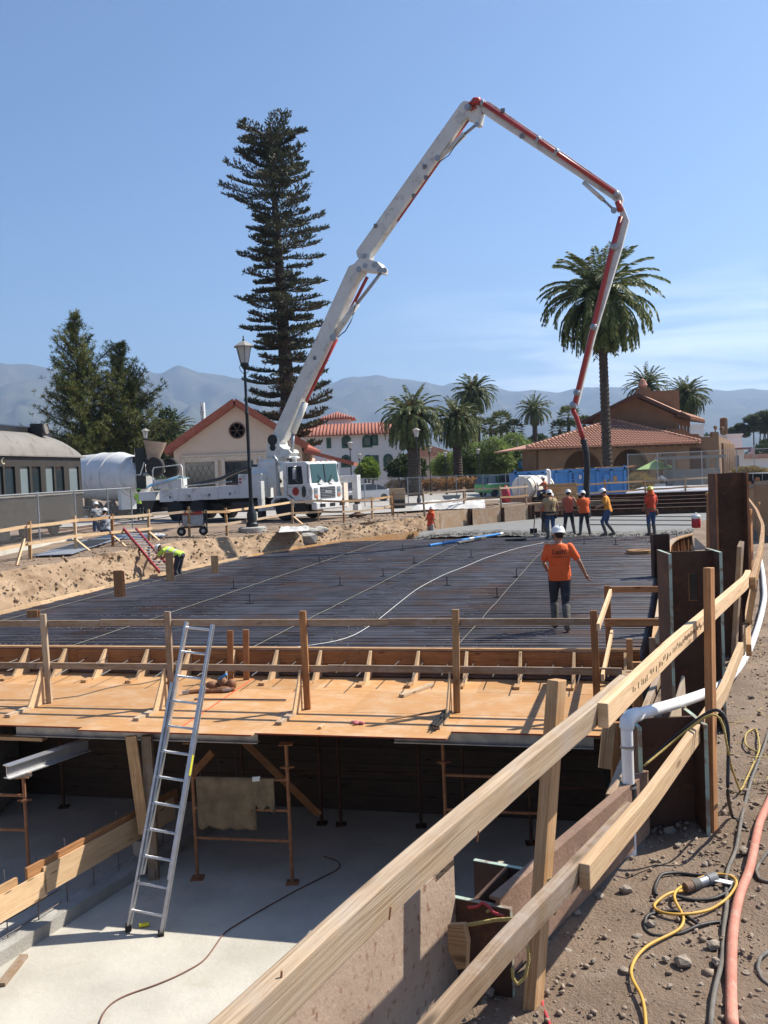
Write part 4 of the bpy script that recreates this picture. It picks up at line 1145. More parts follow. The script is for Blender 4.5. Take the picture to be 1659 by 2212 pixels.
for k in range(58):
    f = .10 + k / 58 * .48
    i = f * 3; j = int(i); PP = [rp[4], rp[5], rp[6], rp[7]]
    p = PP[j].lerp(PP[j + 1], i - j); dd = (PP[j + 1] - PP[j]).normalized(); nn = nR(dd)
    c_ = p + nn * .0425 if False else p + nn * .021 + V((0, 0, .012 - .02 * wr.random()))
    if j == 0: c_ = c_ + nn * .02 * (1 - (i - j))
    h_ = .012 + .014 * wr.random()
    if wr.random() < .84: mb.bar(c_ - dd * .004 + V((0, 0, -h_ / 2)), c_ + dd * .006 * wr.random() + V((0, 0, h_ / 2)), .002, .0035, nn)
tag(mb.build('pencil_marks', 'lumber_ink', ff_), kind='stuff')
def pile(label, c, zt, zb, yaw, dep=.36, fl=.36, edge='rust_edge', slot=False, web='rust'):
    c = V(c); o = thing('steel_column', label, 'steel column', (c.x, c.y, max(zb, -.05)), yaw)
    M = Matrix.Translation((c.x, c.y, 0)) @ Matrix.Rotation(yaw, 4, 'Z')
    def part(nm, ctr, size, m, par=o, bev=0):
        mb = MB(); mb.box(ctr, size); mb.v = [tuple(M @ V(p)) for p in mb.v]; return mb.build(nm, m, par, bevel=bev)
    h = zt - zb; zc = (zt + zb) / 2
    wb_ = part('web', (0, 0, zc), (dep - .04, .016, h), web)
    if slot:
        part('slot_rim', (.02, -.009, zt - .26), (.062, .004, .2), 'rust_edge', wb_, .001); part('slot', (.024, -.011, zt - .258), (.052, .005, .19), 'black_paint', wb_)
    for sg in (-1, 1):
        f = part('flange', (sg * (dep / 2 - .01), 0, zc), (.02, fl, h), 'rust')
        part('flange_edge', (sg * (dep / 2 - .01), -fl / 2 - .001, zc), (.021, .003, h - .002), edge, f)
        part('flange_top', (sg * (dep / 2 - .01), 0, zt + .001), (.021, fl, .003), edge, f)
    return o
pB = (D(1372, 1575, 4.95) + D(1527, 1585, 4.8)) / 2
pile('short rusty steel column with green edges beside the white pipe elbow', (pB.x - .02, 4.95, 0), .58, -3.2, .0, .36, .36, 'green_paint')
pA = (D(1447, 1190, 6.6) + D(1557, 1190, 6.6)) / 2
pile('rusty steel column with mint green flange edges and a slot in its web', (pA.x, 6.75, 0), D(1500, 1190, 6.75).z, -3.2, -.06, .37, .36, 'green_paint', True)
pC = (D(1550, 1024, 10.9) + D(1614, 1021, 10.9)) / 2
pile('tallest rusty brown steel column standing by the right edge', (pC.x, 11.05, 0), D(1580, 1022, 10.9).z, -3.2, -.1, .37, .36, 'rust_edge')
pD = D(1572, 1296, 9.0)
pile('short dark steel column half hidden behind the mint edged column', (pD.x - .02, 9.2, 0), pD.z, -3.2, -.05, .36, .3, 'rust')
pE = G(1515, 1215, -.3)
pile('dark steel column stub at the end of the curved edge form', (pE.x, pE.y + 3, 0), D(1515, 1150, pE.y + 3).z, -3.2, -.1, .4, .36, 'rust')
pF = G(1020, 2000, 0)
nc = V((.36, 3.62, 0))
pile('dark steel column with flaking pale green edges behind the near mid rail', nc, .32, -3.2, 1.05, .36, .30, 'green_paint')
sp = thing('steel_plate', 'pale rust-speckled steel plate standing below the foreground rail', 'plate', (-.2, 2.4, 0))
a, b = V((-1.3, .75, 0)), V((.2, 3.5, 0)); dd = (b - a).normalized()
mb = MB(); mb.bar(a + V((0, 0, -1.25)), b + V((0, 0, -1.25)), .02, 3.45); mb.build('plate_body', 'rust_pale', sp)
mb = MB(); c_ = b - dd * .08; mb.bar(c_ + V((0, 0, .475)) - dd * .08, c_ + V((0, 0, .475)) + dd * .08, .02, .0001 + .05); mb.build('corner_tab', 'rust_pale', sp)
wa = thing('steel_waler', 'long brown steel waler with an oval hole along the pit edge', 'beam', G(1200, 1830, .2))
a, b = G(1075, 1950, .33), G(1397, 1672, .33)
dd = (b - a).normalized(); nn = nR(dd)
mb = MB(); mb.bar(a + V((0, 0, -.15)), b + V((0, 0, -.15)), .02, .32); mb.build('waler_web', 'rust_brown', wa, bevel=.003)
mb = MB(); mb.bar(a + V((0, 0, .013)) - nn * .012, b + V((0, 0, .013)) - nn * .012, .045, .012); mb.build('waler_flange', 'rust_brown', wa)
mb = MB(); c_ = a.lerp(b, .52) + V((0, 0, -.16)) + nn * .012; mb.ell(c_, (.028, .006, .05), 12, 8, Matrix.Rotation(math.atan2(dd.y, dd.x), 3, 'Z')); mb.build('oval_hole', 'black_paint', wa)
a2, b2 = V((.5, 4.3, -.3)), V((3.3, 11.0, -.3))
lg = thing('timber_lagging', 'dark timber lagging planks lining the right side of the pit', 'lagging', (2, 7, -1))
for k in range(11):
    z = -.12 - k * .28
    mb = MB(); mb.bar(V((1.25, 5.4, z)), V((4.3, 13.3, z)), .05, .27); mb.build('plank', 'fir_old', lg)
for k, (x, y0, y1, Yd, w_, lab) in enumerate(((1330, 1560, 1760, 8.4, .09, 'reddish timber post in shade just left of the white pipe'), (1376, 1430, 1640, 9.4, .09, 'tall brown timber post in the shade behind the white pipe'))):
    a, b = D(x, y0, Yd), D(x, y1, Yd); mb = MB(); mb.bar(a, V((b.x, b.y, -2.2)), w_, .06, (0, 1, 0)); tag(mb.build('timber_post', 'fir_red'), lab, 'post')
a, b = D(1316, 1560, 6.9), D(1306, 1660, 6.8); mb = MB(); mb.bar(a, b, .04, .09, (1, 0, 0)); tag(mb.build('timber_stub', 'fir'), 'short slanting timber stub under the rail joint', 'timber')
a, b = D(1476, 1460, 5.9), D(1462, 1580, 5.6); mb = MB(); mb.sweep([b, a], [(-.07, -.01), (.07, -.01), (.07, .01), (-.07, .01)], (0, 1, 0), [1, .12]); tag(mb.build('timber_wedge', 'fir_gray'), 'pale pointed timber wedge against the dark column web', 'wedge')
pp = thing('white_pipe', 'white plastic pipe with elbow running along the dirt and down into the pit', 'pipe', G(1500, 1520, 0))
e0 = D(1353, 1550, 4.62)
hz_ = [e0, G(1450, 1526, e0.z - .02), G(1548, 1490, e0.z - .16), G(1592, 1450, .12), G(1622, 1400, .045), G(1642, 1340, .045), G(1653, 1290, .045), G(1648, 1235, .045), G(1640, 1190, .045)]
path = bez(hz_, 50); path[0] = e0
mb = MB(); mb.tube([e0 + (path[1] - e0).normalized() * .06] + path[2:], .031, 14); mb.build('pipe_run', 'pvc', pp, auto=True)
mb = MB(); mb.tube([e0 + V((0, 0, -.06)), V((e0.x, e0.y, -.2)), V((e0.x - .02, e0.y, -2.4))], .030, 14); mb.build('drop_pipe', 'pvc', pp, auto=True)
dh = (path[2] - e0).normalized()
mb = MB(); mb.tube([e0 + V((0, 0, -.15)), e0 + V((0, 0, -.05)), e0 + V((0, 0, -.015)) + dh * .01, e0 + dh * .05, e0 + dh * .12], .037, 14); mb.build('elbow', 'pvc', pp, smooth=True)
mb = MB(); mb.tube([e0 + V((0, 0, -.33)), e0 + V((0, 0, -.47))], .038, 14); mb.build('rubber_sleeve', 'black_band', pp, auto=True)
for dz in (-.345, -.455):
    mb = MB(); mb.lathe([(.039, -.006), (.041, -.006), (.041, .006), (.039, .006)], e0 + V((0, 0, dz)), 16); mb.build('clamp', 'galvanised', pp)
for k in (18, 30, 36, 41):
    t_ = (path[k + 1] - path[k]).normalized(); mb = MB(); mb.tube([path[k] - t_ * .04, path[k] + t_ * .04], .035, 14); mb.build('socket', 'pvc', pp, auto=True)
def rope(name, pts, r_, m, lab, cat, n=40):
    mb = MB(); mb.tube(bez(pts, n), r_, 7); return tag(mb.build(name, m, smooth=True), lab, cat)
rope('yellow_rope', [D(*Z7(1035, 855), 4.6), D(*Z7(1180, 735), 4.75), D(*Z7(1300, 640), 4.7), D(*Z7(1400, 556), 4.62), D(*Z7(1436, 600), 4.62), D(*Z7(1440, 700), 4.6), D(*Z7(1470, 850), 4.6), G(*Z7(1520, 990), .02), G(*Z7(1570, 880), .02), G(*Z7(1620, 770), .02), G(*Z7(1600, 660), .02), G(*Z7(1545, 690), .02), G(*Z7(1540, 760), .02), G(*Z7(1640, 800), .02)], .006, 'rope_yellow', 'yellow rope strung from the waler over the mid rail to the dirt', 'rope', 90)
rope('black_cable', [D(*Z7(1045, 840), 4.7), D(*Z7(1200, 700), 4.8), D(*Z7(1350, 590), 4.72), D(*Z7(1400, 553), 4.7), D(*Z7(1440, 575), 4.68), D(*Z7(1462, 680), 4.66), D(*Z7(1458, 850), 4.6), D(*Z7(1455, 1000), 4.55), G(*Z7(1475, 1110), .02), G(*Z7(1550, 1172), .02)], .009, 'cord_black', 'black cable looping over the mid rail down to the dirt', 'cable', 60)
rope('yellow_rope', [D(*Z8(205, 640), 3.2), D(*Z8(235, 630), 3.16), D(*Z8(262, 665), 3.12), D(*Z8(272, 720), 3.12), D(*Z8(262, 790), 3.13), D(*Z8(240, 860), 3.14)], .007, 'rope_yellow', 'yellow rope knotted round the near mid rail beside the post', 'rope')
rope('yellow_rope', [D(*Z6(1268, 720), 3.0), D(*Z6(1280, 850), 3.0), D(*Z6(1240, 1050), 3.0), D(*Z6(1160, 1125), 3.0), D(*Z6(1110, 1050), 3.0), D(*Z6(1105, 950), 3.0)], .0055, 'rope_yellow', 'yellow rope loop hanging under the near mid rail', 'rope')
rope('yellow_rope', [D(*Z6(590, 500), 3.25), D(*Z6(760, 470), 3.22), D(*Z6(920, 440), 3.2), D(*Z6(1060, 432), 3.15), D(*Z6(1140, 430), 3.1)], .007, 'rope_yellow', 'taut yellow rope holding the hanging wood wedge', 'rope')
rope('yellow_rope', [D(*Z6(840, 350), 3.4), D(*Z6(950, 290), 3.5), D(*Z6(1100, 230), 3.6), D(*Z6(1270, 140), 3.75)], .006, 'rope_yellow', 'yellow rope passing behind the near post towards the waler', 'rope')
rope('red_twine', [D(*Z6(640, 310), 3.45), D(*Z6(740, 300), 3.42), D(*Z6(790, 250), 3.4), D(*Z6(850, 290), 3.38), D(*Z6(900, 360), 3.36), D(*Z6(1010, 400), 3.3)], .006, 'cord_red', 'red and white cord tangled at the plate corner', 'cord')
wc = D(*Z6(560, 630), 3.25)
mb = MB(); mb.prism([(-.04, .05), (.025, .06), (.04, .0), (.035, -.09), (.0, -.1), (-.035, -.04)], wc, (.85, -.5, .1), (.05, .1, 1), .03); tag(mb.build('wood_wedge', 'fir', bevel=.004), 'orange wood wedge hanging from the yellow rope', 'wedge')
rope('red_twine', [G(*Z8(145, 1360), .015), G(*Z8(170, 1480), .015), G(*Z8(215, 1600), .015), G(*Z8(240, 1700), .015)], .007, 'cord_red', 'thin red cord on the dirt at the bottom right of the near post', 'cord')
def onground(pts, r_, zs=0.0):
    out = []
    for X, Y in pts:
        p = G(*Z8(X, Y), 0.0); out.append(V((p.x, p.y, gz(p.x, p.y) + r_ + .004 + zs)))
    return out
HOSE = [(1850, -420), (1790, -200), (1740, 0), (1659, 180), (1605, 290), (1572, 480), (1535, 640), (1482, 760), (1442, 900), (1422, 1100), (1415, 1350), (1420, 1588), (1430, 1700)]
rope('pink_hose', onground(HOSE, .022), .022, 'hose_pink', 'thick dusty pink hose lying along the right edge', 'hose', 80)
rope('grey_cable', onground([(1700, -520), (1640, -260), (1590, -100), (1550, 0), (1480, 280), (1450, 480), (1390, 590), (1375, 700), (1400, 850), (1360, 960), (1365, 1200), (1300, 1400), (1285, 1588), (1280, 1700)], .010), .010, 'cord_grey', 'dusty grey cord running beside the pink hose', 'cord', 80)
rope('yellow_cable', onground([(1100, 748), (1010, 785), (920, 830), (890, 870), (930, 910), (1050, 940), (1150, 925), (1280, 880), (1400, 800), (1462, 730), (1440, 670), (1350, 635), (1250, 650), (1150, 690), (1050, 770), (1030, 815), (1060, 865), (1112, 940), (1090, 1000), (960, 1060), (860, 1120), (780, 1200), (745, 1280), (770, 1380), (830, 1480), (850, 1588), (852, 1700)], .0065, .01), .0065, 'cord_yellow', 'yellow electric cord coiled on the gravel', 'cord', 120)
rope('black_cable', onground([(920, 770), (905, 700), (950, 625), (1060, 600), (1200, 620), (1310, 650), (1400, 668), (1430, 710), (1400, 755), (1300, 800), (1150, 812), (1030, 795)], .008), .008, 'cord_black', 'black cord looped behind the yellow coil', 'cord', 70)
rope('black_cable', onground([(1410, 935), (1330, 925), (1200, 970), (1080, 1015), (900, 1030), (838, 980), (850, 920), (930, 890), (1050, 890), (1130, 930), (1210, 970)], .008), .008, 'cord_black', 'black cord looped in front of the yellow coil', 'cord', 70)
rope('grey_cable', onground([(1720, 490), (1659, 505), (1600, 550), (1580, 610), (1600, 650), (1659, 675), (1720, 680)], .008), .008, 'cord_grey', 'grey cord bend at the right edge above the pebbles', 'cord')
rope('grey_cable', onground([(1720, 1040), (1659, 1085), (1605, 1150), (1590, 1210), (1620, 1265), (1680, 1300), (1740, 1310)], .008), .008, 'cord_grey', 'grey cord bend at the lower right edge', 'cord')
cn = thing('plug_connector', 'grey and silver cable plug lying inside the yellow coil', 'connector', G(*Z8(1210, 720), 0))
a = onground([(1112, 742)], .03)[0]; b = onground([(1315, 690)], .03)[0]; dd = b - a
for f0, f1, r_, m in ((0, .22, .023, 'rust_brown'), (.22, .45, .025, 'cord_grey'), (.45, .72, .022, 'galvanised'), (.72, 1.0, .025, 'grey_plastic')):
    mb = MB(); mb.tube([a + dd * (f0 + .004), a + dd * (f1 - .004)], r_, 14); mb.build('barrel', m, cn, auto=True)
mb = MB(); c_ = onground([(1365, 715)], .02)[0]; mb.box(c_, (.075, .035, .004), -.6); mb.build('tag', 'white_plastic', cn)
def rock(nm, m, p, r_, zs=1.0):
    bm = bmesh.new(); bmesh.ops.create_icosphere(bm, subdivisions=2, radius=1)
    sd0 = random.random() * 90; sc = V((random.uniform(.9, 1.2), random.uniform(.75, 1.0), zs * random.uniform(.55, .75)))
    for v_ in bm.verts:
        k = 1 + .45 * noise.noise(v_.co * 1.4 + V((sd0, 0, 0))) + .16 * noise.noise(v_.co * 4 + V((sd0, 3, 0)))
        v_.co = V((v_.co.x * sc.x, v_.co.y * sc.y, v_.co.z * sc.z)) * k * r_
    me = bpy.data.meshes.new(nm); bm.to_mesh(me); bm.free(); me.materials.append(M_(m))
    o = bpy.data.objects.new(nm, me); col.objects.link(o); o.location = p; o.rotation_euler.z = random.random() * 6
    return o
for X, Y, s_ in ((1010, 305, 55), (1500, 485, 44), (1060, 405, 26), (540, 735, 42), (715, 718, 46), (1150, 440, 28), (1112, 500, 24), (330, 1090, 40), (795, 1015, 34), (1300, 1112, 46), (1095, 1205, 55), (1320, 1205, 38), (1512, 1232, 30), (880, 962, 34), (1245, 540, 28), (705, 1262, 38), (390, 862, 36), (905, 1215, 24), (1215, 1328, 24), (1010, 1350, 26), (500, 1200, 24), (980, 1190, 30)):
    p = onground([(X, Y)], 0)[0]; dist = (p - V((0, 0, EYE))).length; r_ = s_ / 3.068 / 2028 * dist * .8
    o = rock('stone', 'stone', p + V((0, 0, r_ * .25)), r_)
    tag(o, 'fist-sized tan stone lying on the gravel right of the fence', 'stone', 'larger stones on the gravel')
P, Dr, Ln = [], [], []
for _ in range(1500):
    y = random.uniform(5, 16); x = edge_x(y) + .5 + random.random() * 3.5
    if noise.noise(V((x, y, 4))) < -.05: continue
    a = random.random() * 6.28; P.append((x, y, gz(x, y) + .012)); Dr.append((math.cos(a), math.sin(a), random.uniform(-.1, .25))); Ln.append(random.uniform(.04, .2))
vs, fs = kites(np.array(P), unit(np.array(Dr)), np.array(Ln), np.full(len(P), .003)); tag(np_mesh('straw_litter', vs, fs, 'rope_yellow'), 'dry straw and twigs littering the dirt near the piles', 'straw', kind='stuff')
def ZZ(X, Y, ox, oy, sc): return ((ox + X / sc) / 1.4756, (oy + Y / sc) / 1.4756)
def Z1(X, Y): return ZZ(X, Y, 0, 950, 2.0232)
def Z2(X, Y): return ZZ(X, Y, 700, 1000, 2.37)
def Z3(X, Y): return ZZ(X, Y, 1200, 1150, 2.37)
def Z4(X, Y): return ZZ(X, Y, 1750, 1200, 2.3768)
def Z5(X, Y): return ZZ(X, Y, 1080, 280, 1.6265)
def ZL(X, Y): return ZZ(X, Y, 0, 1350, 3.6065)
def ZT(X, Y): return ZZ(X, Y, 400, 1350, 2.212)
def ZW(X, Y): return ZZ(X, Y, 1300, 1500, 3.318)
def put(mb, M): mb.v = [tuple(M @ V(p)) for p in mb.v]; return mb
def wfence(label, bases, h=1.05, rails=(.93, .45), mats=('fir', 'fir_new', 'fir_gray'), braces=(), face=None):
    o = thing('timber_fence', label, 'fence', bases[0])
    for i, b in enumerate(bases):
        lean = V((random.uniform(-.05, .05), random.uniform(-.03, .03), h + random.uniform(0, .08)))
        d = (bases[min(i + 1, len(bases) - 1)] - bases[max(0, i - 1)]).normalized()
        mb = MB(); mb.bar(b - V((0, 0, .2)), b + lean, .09, .05, d); mb.build('post', random.choice(mats[:2] if i % 3 else ('fir_red', 'fir')), o)
        if i in braces:
            mb = MB(); mb.bar(b + V((0, 0, .35)) , b + nR(d) * .45 + d * .1 - V((0, 0, .05)), .04, .09, d); mb.build('brace', 'fir_new', o)
    for z in rails:
        for i in range(len(bases) - 1):
            a, b = bases[i], bases[i + 1]; d = (b - a).normalized(); n = nR(d) * (.045 if i % 2 else -.045)
            mb = MB(); mb.rail([a + n + V((0, 0, z)) - d * .15, a.lerp(b, .5) + n + V((0, 0, z - .015)), b + n + V((0, 0, z + random.uniform(-.02, .02))) + d * .15], .04, .09); mb.build('rail', random.choice(mats), o)
    return o
LB_ = [(-40, 1232), (65, 1208), (164, 1190), (244, 1179), (322, 1167), (409, 1158), (491, 1149), (632, 1128), (689, 1124), (743, 1121), (804, 1115), (848, 1109)]
wfence('timber guard fence along the top of the earth bank, in front of the trucks', [V((p.x, p.y, gz(p.x, p.y))) for p in (G(x, y, -.1) for x, y in LB_)], braces=(2, 3, 4, 7))
a = G(35, 1222, -.1); b = D(52, 1165, a.y + .6); mb = MB(); mb.bar(a, b, .1, .04, (.5, .8, 0)); tag(mb.build('leaning_plank', 'fir_new'), 'short yellow plank leaning on the fence at the far left', 'plank')
wfence('weathered grey fence section behind the hooded worker', [G(x, y, -.1) for x, y in ((850, 1110), (917, 1107), (1003, 1098))], mats=('fir_old', 'fir_old', 'fir_gray'))
wfence('pale timber fence section above the plywood wall near the water tank', [G(x, y, -.1) for x, y in ((1006, 1097), (1083, 1093), (1137, 1088))], mats=('fir_gray', 'fir', 'fir_gray'))
wfence('timber fence in front of the blue dumpster and the pipe stack', [G(x, y, -.1) for x, y in ((1180, 1088), (1248, 1085), (1309, 1081), (1395, 1075), (1481, 1070), (1560, 1064))], mats=('fir', 'fir_gray', 'fir'))
a, b = G(1183, 1087, -.1), G(1247, 1084, -.1)
mb = MB(); mb.bar(a + V((0, -.08, .55)), b + V((0, -.08, .55)), .02, .95); tag(mb.build('plywood_hoarding', 'plywood'), 'orange plywood panel fixed to the fence below the hose', 'panel')
for k, (x0, x1, t0, t1, b0, b1, m, lab) in enumerate(((340, 632, 448, 403, 622, 582, 'plywood_old', 'brown plywood wall panel beside the hooded worker'), (690, 985, 402, 388, 582, 548, 'plywood_old', 'middle brown plywood wall panel at the end of the pour'), (1022, 1270, 380, 362, 547, 522, 'fir_old', 'grey stained plywood wall panel below the water tank'))):
    pa, pb = G(*ZW(x0, b0), -.88), G(*ZW(x1, b1), -.88)
    za, zb = D(*ZW(x0, t0), pa.y).z, D(*ZW(x1, t1), pb.y).z
    mb = MB(); mb.add([pa - V((0, 0, .1)), pb - V((0, 0, .1)), V((pb.x, pb.y, zb)), V((pa.x, pa.y, za))], [(0, 1, 2, 3)], [[(0, 0), (3, 0), (3, 1), (0, 1)]])
    o = mb.build('plywood_wall', m); so = o.modifiers.new('thick', 'SOLIDIFY'); so.thickness = .03; so.offset = -1 if False else 1
    tag(o, lab, 'wall panel')
    pile('dark soldier column between plywood panels, %s' % ('next to the hooded worker' if k == 0 else 'second along the pour' if k == 1 else 'beside the grey panel'), (pb.x + .2, pb.y + .15, 0), zb - .02, -1.6, .6, .3, .25, 'rust')
mb = MB(); pa = G(*ZW(335, 530), -.88); mb.box(D(*ZW(352, 488), pa.y - .05), (.22, .03, .5), .6); tag(mb.build('green_patch', 'green_paint'), 'pale green painted board end on the plywood wall', 'board')
def tarp(name, label, m, pts, h, n=26, seed=0, cat='tarp'):
    a, b, c, d = [V(p) for p in pts]; vs, fs = [], []
    for i in range(n + 1):
        for j in range(n // 2 + 1):
            u_, v_ = i / n, j / (n // 2)
            p = a.lerp(b, u_).lerp(d.lerp(c, u_), v_); e_ = math.sin(math.pi * v_) ** .6
            p.z += h * e_ * (.55 + .6 * noise.noise(V((u_ * 5 + seed, v_ * 2, 0)))) + .05 * h * noise.noise(V((u_ * 18, v_ * 9, seed)))
            vs.append(p)
    k = n // 2 + 1
    for i in range(n):
        for j in range(n // 2): q = i * k + j; fs.append((q, q + k, q + k + 1, q + 1))
    mb = MB(); mb.add(vs, fs); o = mb.build(name, m, smooth=False); so = o.modifiers.new('thick', 'SOLIDIFY'); so.thickness = .01
    return tag(o, label, cat)
q = lambda x, y: G(*ZW(x, y), -.08)
tarp('white_tarp', 'crumpled white tarpaulin heaped behind the fence by the hooded worker', 'tarp_white', [q(40, 420), q(820, 395), q(800, 350), q(250, 355)], .55, 30, 3)
wb = thing('wheelbarrow', 'grey wheelbarrow tray behind the fence above the white tarpaulin', 'wheelbarrow', q(460, 330))
c_ = D(*ZW(462, 300), q(462, 338).y)
mb = MB(); mb.sweep([c_ + V((0, 0, -.22)), c_ + V((0, 0, .22))], [(-.55, -.28), (.55, -.28), (.55, .28), (-.55, .28)], (0, 1, 0), [.62, 1.0]); mb.build('tray', 'concrete_old', wb)
mb = MB(); mb.lathe([(.0, -.04), (.18, -.04), (.2, 0), (.18, .04), (0, .04)], c_ + V((.55, 0, -.5)), 14, (0, 1, 0)); mb.build('wheel', 'rubber', wb)
for sg in (-1, 1):
    mb = MB(); mb.tube([c_ + V((.5, .2 * sg, -.42)), c_ + V((-.3, .25 * sg, -.28)), c_ + V((-1.0, .28 * sg, .0))], .02, 6); mb.build('handle', 'fir_old', wb)
    mb = MB(); mb.tube([c_ + V((-.25, .24 * sg, -.25)), c_ + V((-.3, .24 * sg, -.68))], .015, 6); mb.build('leg', 'steel_black', wb)
lt_ = thing('lumber_stack', 'stack of fresh boards lying behind the fence right of the tarpaulin', 'lumber', q(900, 380))
for k in range(7):
    a = q(760 + k * 12, 372 - k * 6); b = q(960 + k * 4, 362 - k * 5); mb = MB(); mb.bar(a + V((0, 0, .04 + .045 * (k % 3))), b + V((0, 0, .04 + .045 * (k % 3))), .14, .04); mb.build('board', 'fir_new' if k % 2 else 'fir', lt_)
bx_ = thing('cardboard_box', 'open brown cardboard box behind the grey fence section', 'box', G(*Z2(1345, 1475), -.1))
c_ = G(*Z2(1345, 1475), -.1); mb = MB(); mb.box(c_ + V((0, 0, .55)), (.75, .6, 1.1), .2); mb.build('carton', 'card', bx_)
mb = MB(); mb.box(c_ + V((.1, -.4, .25)), (.5, .3, .5), .2); mb.build('dark_case', 'black_paint', bx_)
gn = thing('generator', 'small wheeled generator on the bench behind the fence', 'generator', G(*Z1(1250, 1530), -.1))
c_ = G(*Z1(1250, 1530), -.1)
mb = MB(); mb.box(c_ + V((0, 0, .55)), (.75, .5, .38), .2); mb.build('engine', 'galvanised', gn)
mb = MB(); mb.box(c_ + V((0.0, -.02, .82)), (.7, .4, .12), .2); mb.build('fuel_tank', 'boom_red', gn)
mb = MB()
for sx_ in (-.45, .45):
    for sy_ in (-.28, .28): mb.tube([c_ + V((sx_, sy_, .2)), c_ + V((sx_, sy_, .9))], .02, 6)
    mb.tube([c_ + V((sx_, -.28, .9)), c_ + V((sx_, .28, .9))], .02, 6); mb.tube([c_ + V((sx_, -.28, .3)), c_ + V((sx_, .28, .3))], .02, 6)
for sy_ in (-.28, .28): mb.tube([c_ + V((-.45, sy_, .9)), c_ + V((.45, sy_, .9))], .02, 6); mb.tube([c_ + V((-.45, sy_, .3)), c_ + V((.45, sy_, .3))], .02, 6)
o = mb.build('tube_frame', 'black_paint', gn)
for sx_ in (-.38, .42):
    mb = MB(); mb.lathe([(0, -.04), (.15, -.04), (.17, 0), (.15, .04), (0, .04)], c_ + V((sx_, -.3, .17)), 14, (0, 1, 0)); w1 = mb.build('wheel', 'rubber', gn)
    mb = MB(); mb.lathe([(0, -.05), (.07, -.05), (.07, .05), (0, .05)], c_ + V((sx_, -.3, .17)), 12, (0, 1, 0)); mb.build('hub', 'rim', w1)
for k, (x0, y0, x1, y1, lab) in enumerate(((112, 1199, 215, 1165, 'long grey steel sheet lying on the bench left of the red ladder'), (150, 1186, 262, 1155, 'bluish steel sheet lying behind another on the bench'))):
    a, b = G(x0, y0, -.04), G(x1, y1, -.04); mb = MB(); mb.bar(a, b, 1.1, .02); tag(mb.build('steel_sheet', 'steel_sheet'), lab, 'sheet')
for k, (x, y, lab) in enumerate(((300, 1163, 'small heap of grey and white plastic scraps by the ladder top'), (330, 1160, 'small heap of white rags by the fence post'))):
    c_ = G(x, y, -.1); tarp('rag_heap', lab, 'tarp_white', [c_ + V((-.5, -.2, .02)), c_ + V((.5, -.2, .02)), c_ + V((.5, .3, .02)), c_ + V((-.5, .3, .02))], .16, 12, k * 5, 'rags')
fo = thing('broken_footing', 'broken pale concrete footing slab exposed in the bank below the lamp', 'footing', G(620, 1160, -.1))
for x, y, z, r_, zs in ((590, 1153, -.38, .42, .5), (625, 1150, -.36, .5, .5), (662, 1148, -.36, .5, .5), (694, 1146, -.4, .35, .6), (668, 1166, -.68, .45, 1.2), (640, 1160, -.55, .4, .8)):
    p = G(x, y, z); o = rock('broken_lump', 'concrete_old', (0, 0, 0), r_, zs); o.parent = fo; o.matrix_local = FRAME[fo.name] @ Matrix.Translation(p + V((-.1, .35, 0)))
tarp('plastic_sheet', 'torn white plastic sheet on the broken footing', 'tarp_white', [G(602, 1150, -.16), G(668, 1146, -.16), G(664, 1137, -.14), G(610, 1140, -.14)], .16, 16, 8)
def chain(label, bases, h=1.8, cell=.075, posts=True, toprail=True, wire=.001):
    o = thing('chain_link_fence', label, 'fence', bases[0])
    for b in bases:
        mb = MB(); mb.tube([b, b + V((0, 0, h + .06))], .032, 8); mb.build('post', 'galvanised', o, auto=True)
    Vs, Fs = [], []; nvt = 0
    for a, b in zip(bases, bases[1:]):
        if toprail:
            mb = MB(); mb.tube([a + V((0, 0, h)), b + V((0, 0, h))], .022, 8); mb.build('top_rail', 'galvanised', o, auto=True)
        d = b - a; ln = math.hypot(d.x, d.y); dh = V((d.x, d.y, 0)) / ln
        for sg in (1, -1):
            x = -h
            while x < ln:
                x0, z0, x1, z1 = x, 0.0, x + h, h
                if x0 < 0: z0 = -x0; x0 = 0
                if x1 > ln: z1 -= (x1 - ln); x1 = ln
                if x1 - x0 > .02:
                    if sg < 0: z0, z1 = h - z0, h - z1
                    p = a + dh * x0 + V((0, 0, z0 + d.z * x0 / ln)); q_ = a + dh * x1 + V((0, 0, z1 + d.z * x1 / ln))
                    n_ = (q_ - p).normalized(); s_ = n_.cross(V((dh.y, -dh.x, 0))).normalized() * wire
                    k_ = V((dh.y, -dh.x, 0)) * wire
                    Vs += [p + s_, p + k_, p - s_, p - k_, q_ + s_, q_ + k_, q_ - s_, q_ - k_]
                    for i in range(4): Fs.append((nvt + i, nvt + (i + 1) % 4, nvt + 4 + (i + 1) % 4, nvt + 4 + i))
                    nvt += 8
                x += cell
    w_ = np_mesh('wire_mesh', np.array([tuple(p) for p in Vs]), np.array(Fs), 'galvanised', o, FRAME[o.name]); tag(w_, kind='stuff')
    return o
c0, c1, c2, c3 = G(-30, 1204, -.1), G(87, 1178, -.1), G(166, 1161, -.1), G(287, 1143, -.1)
chain('chain-link fence in front of the old railway coach', [c0, c1, c2, c2.lerp(c3, .55), c3])
kb = MB(); kb.rail([c0 + V((.15, -.1, .07)), c1 + V((.15, -.1, .07)), c2 + V((.15, -.1, .07))], .2, .16); tag(kb.build('kerb', 'concrete'), kind='structure')
far_f = [G(x, y, -.3) for x, y in ((728, 1088), (762, 1083), (868, 1078), (940, 1072))] + [G(x, y, -.35) for x, y in (Z3(495, 1045), Z3(668, 1040), Z3(850, 1035), Z3(1030, 1028))]
far_b = []
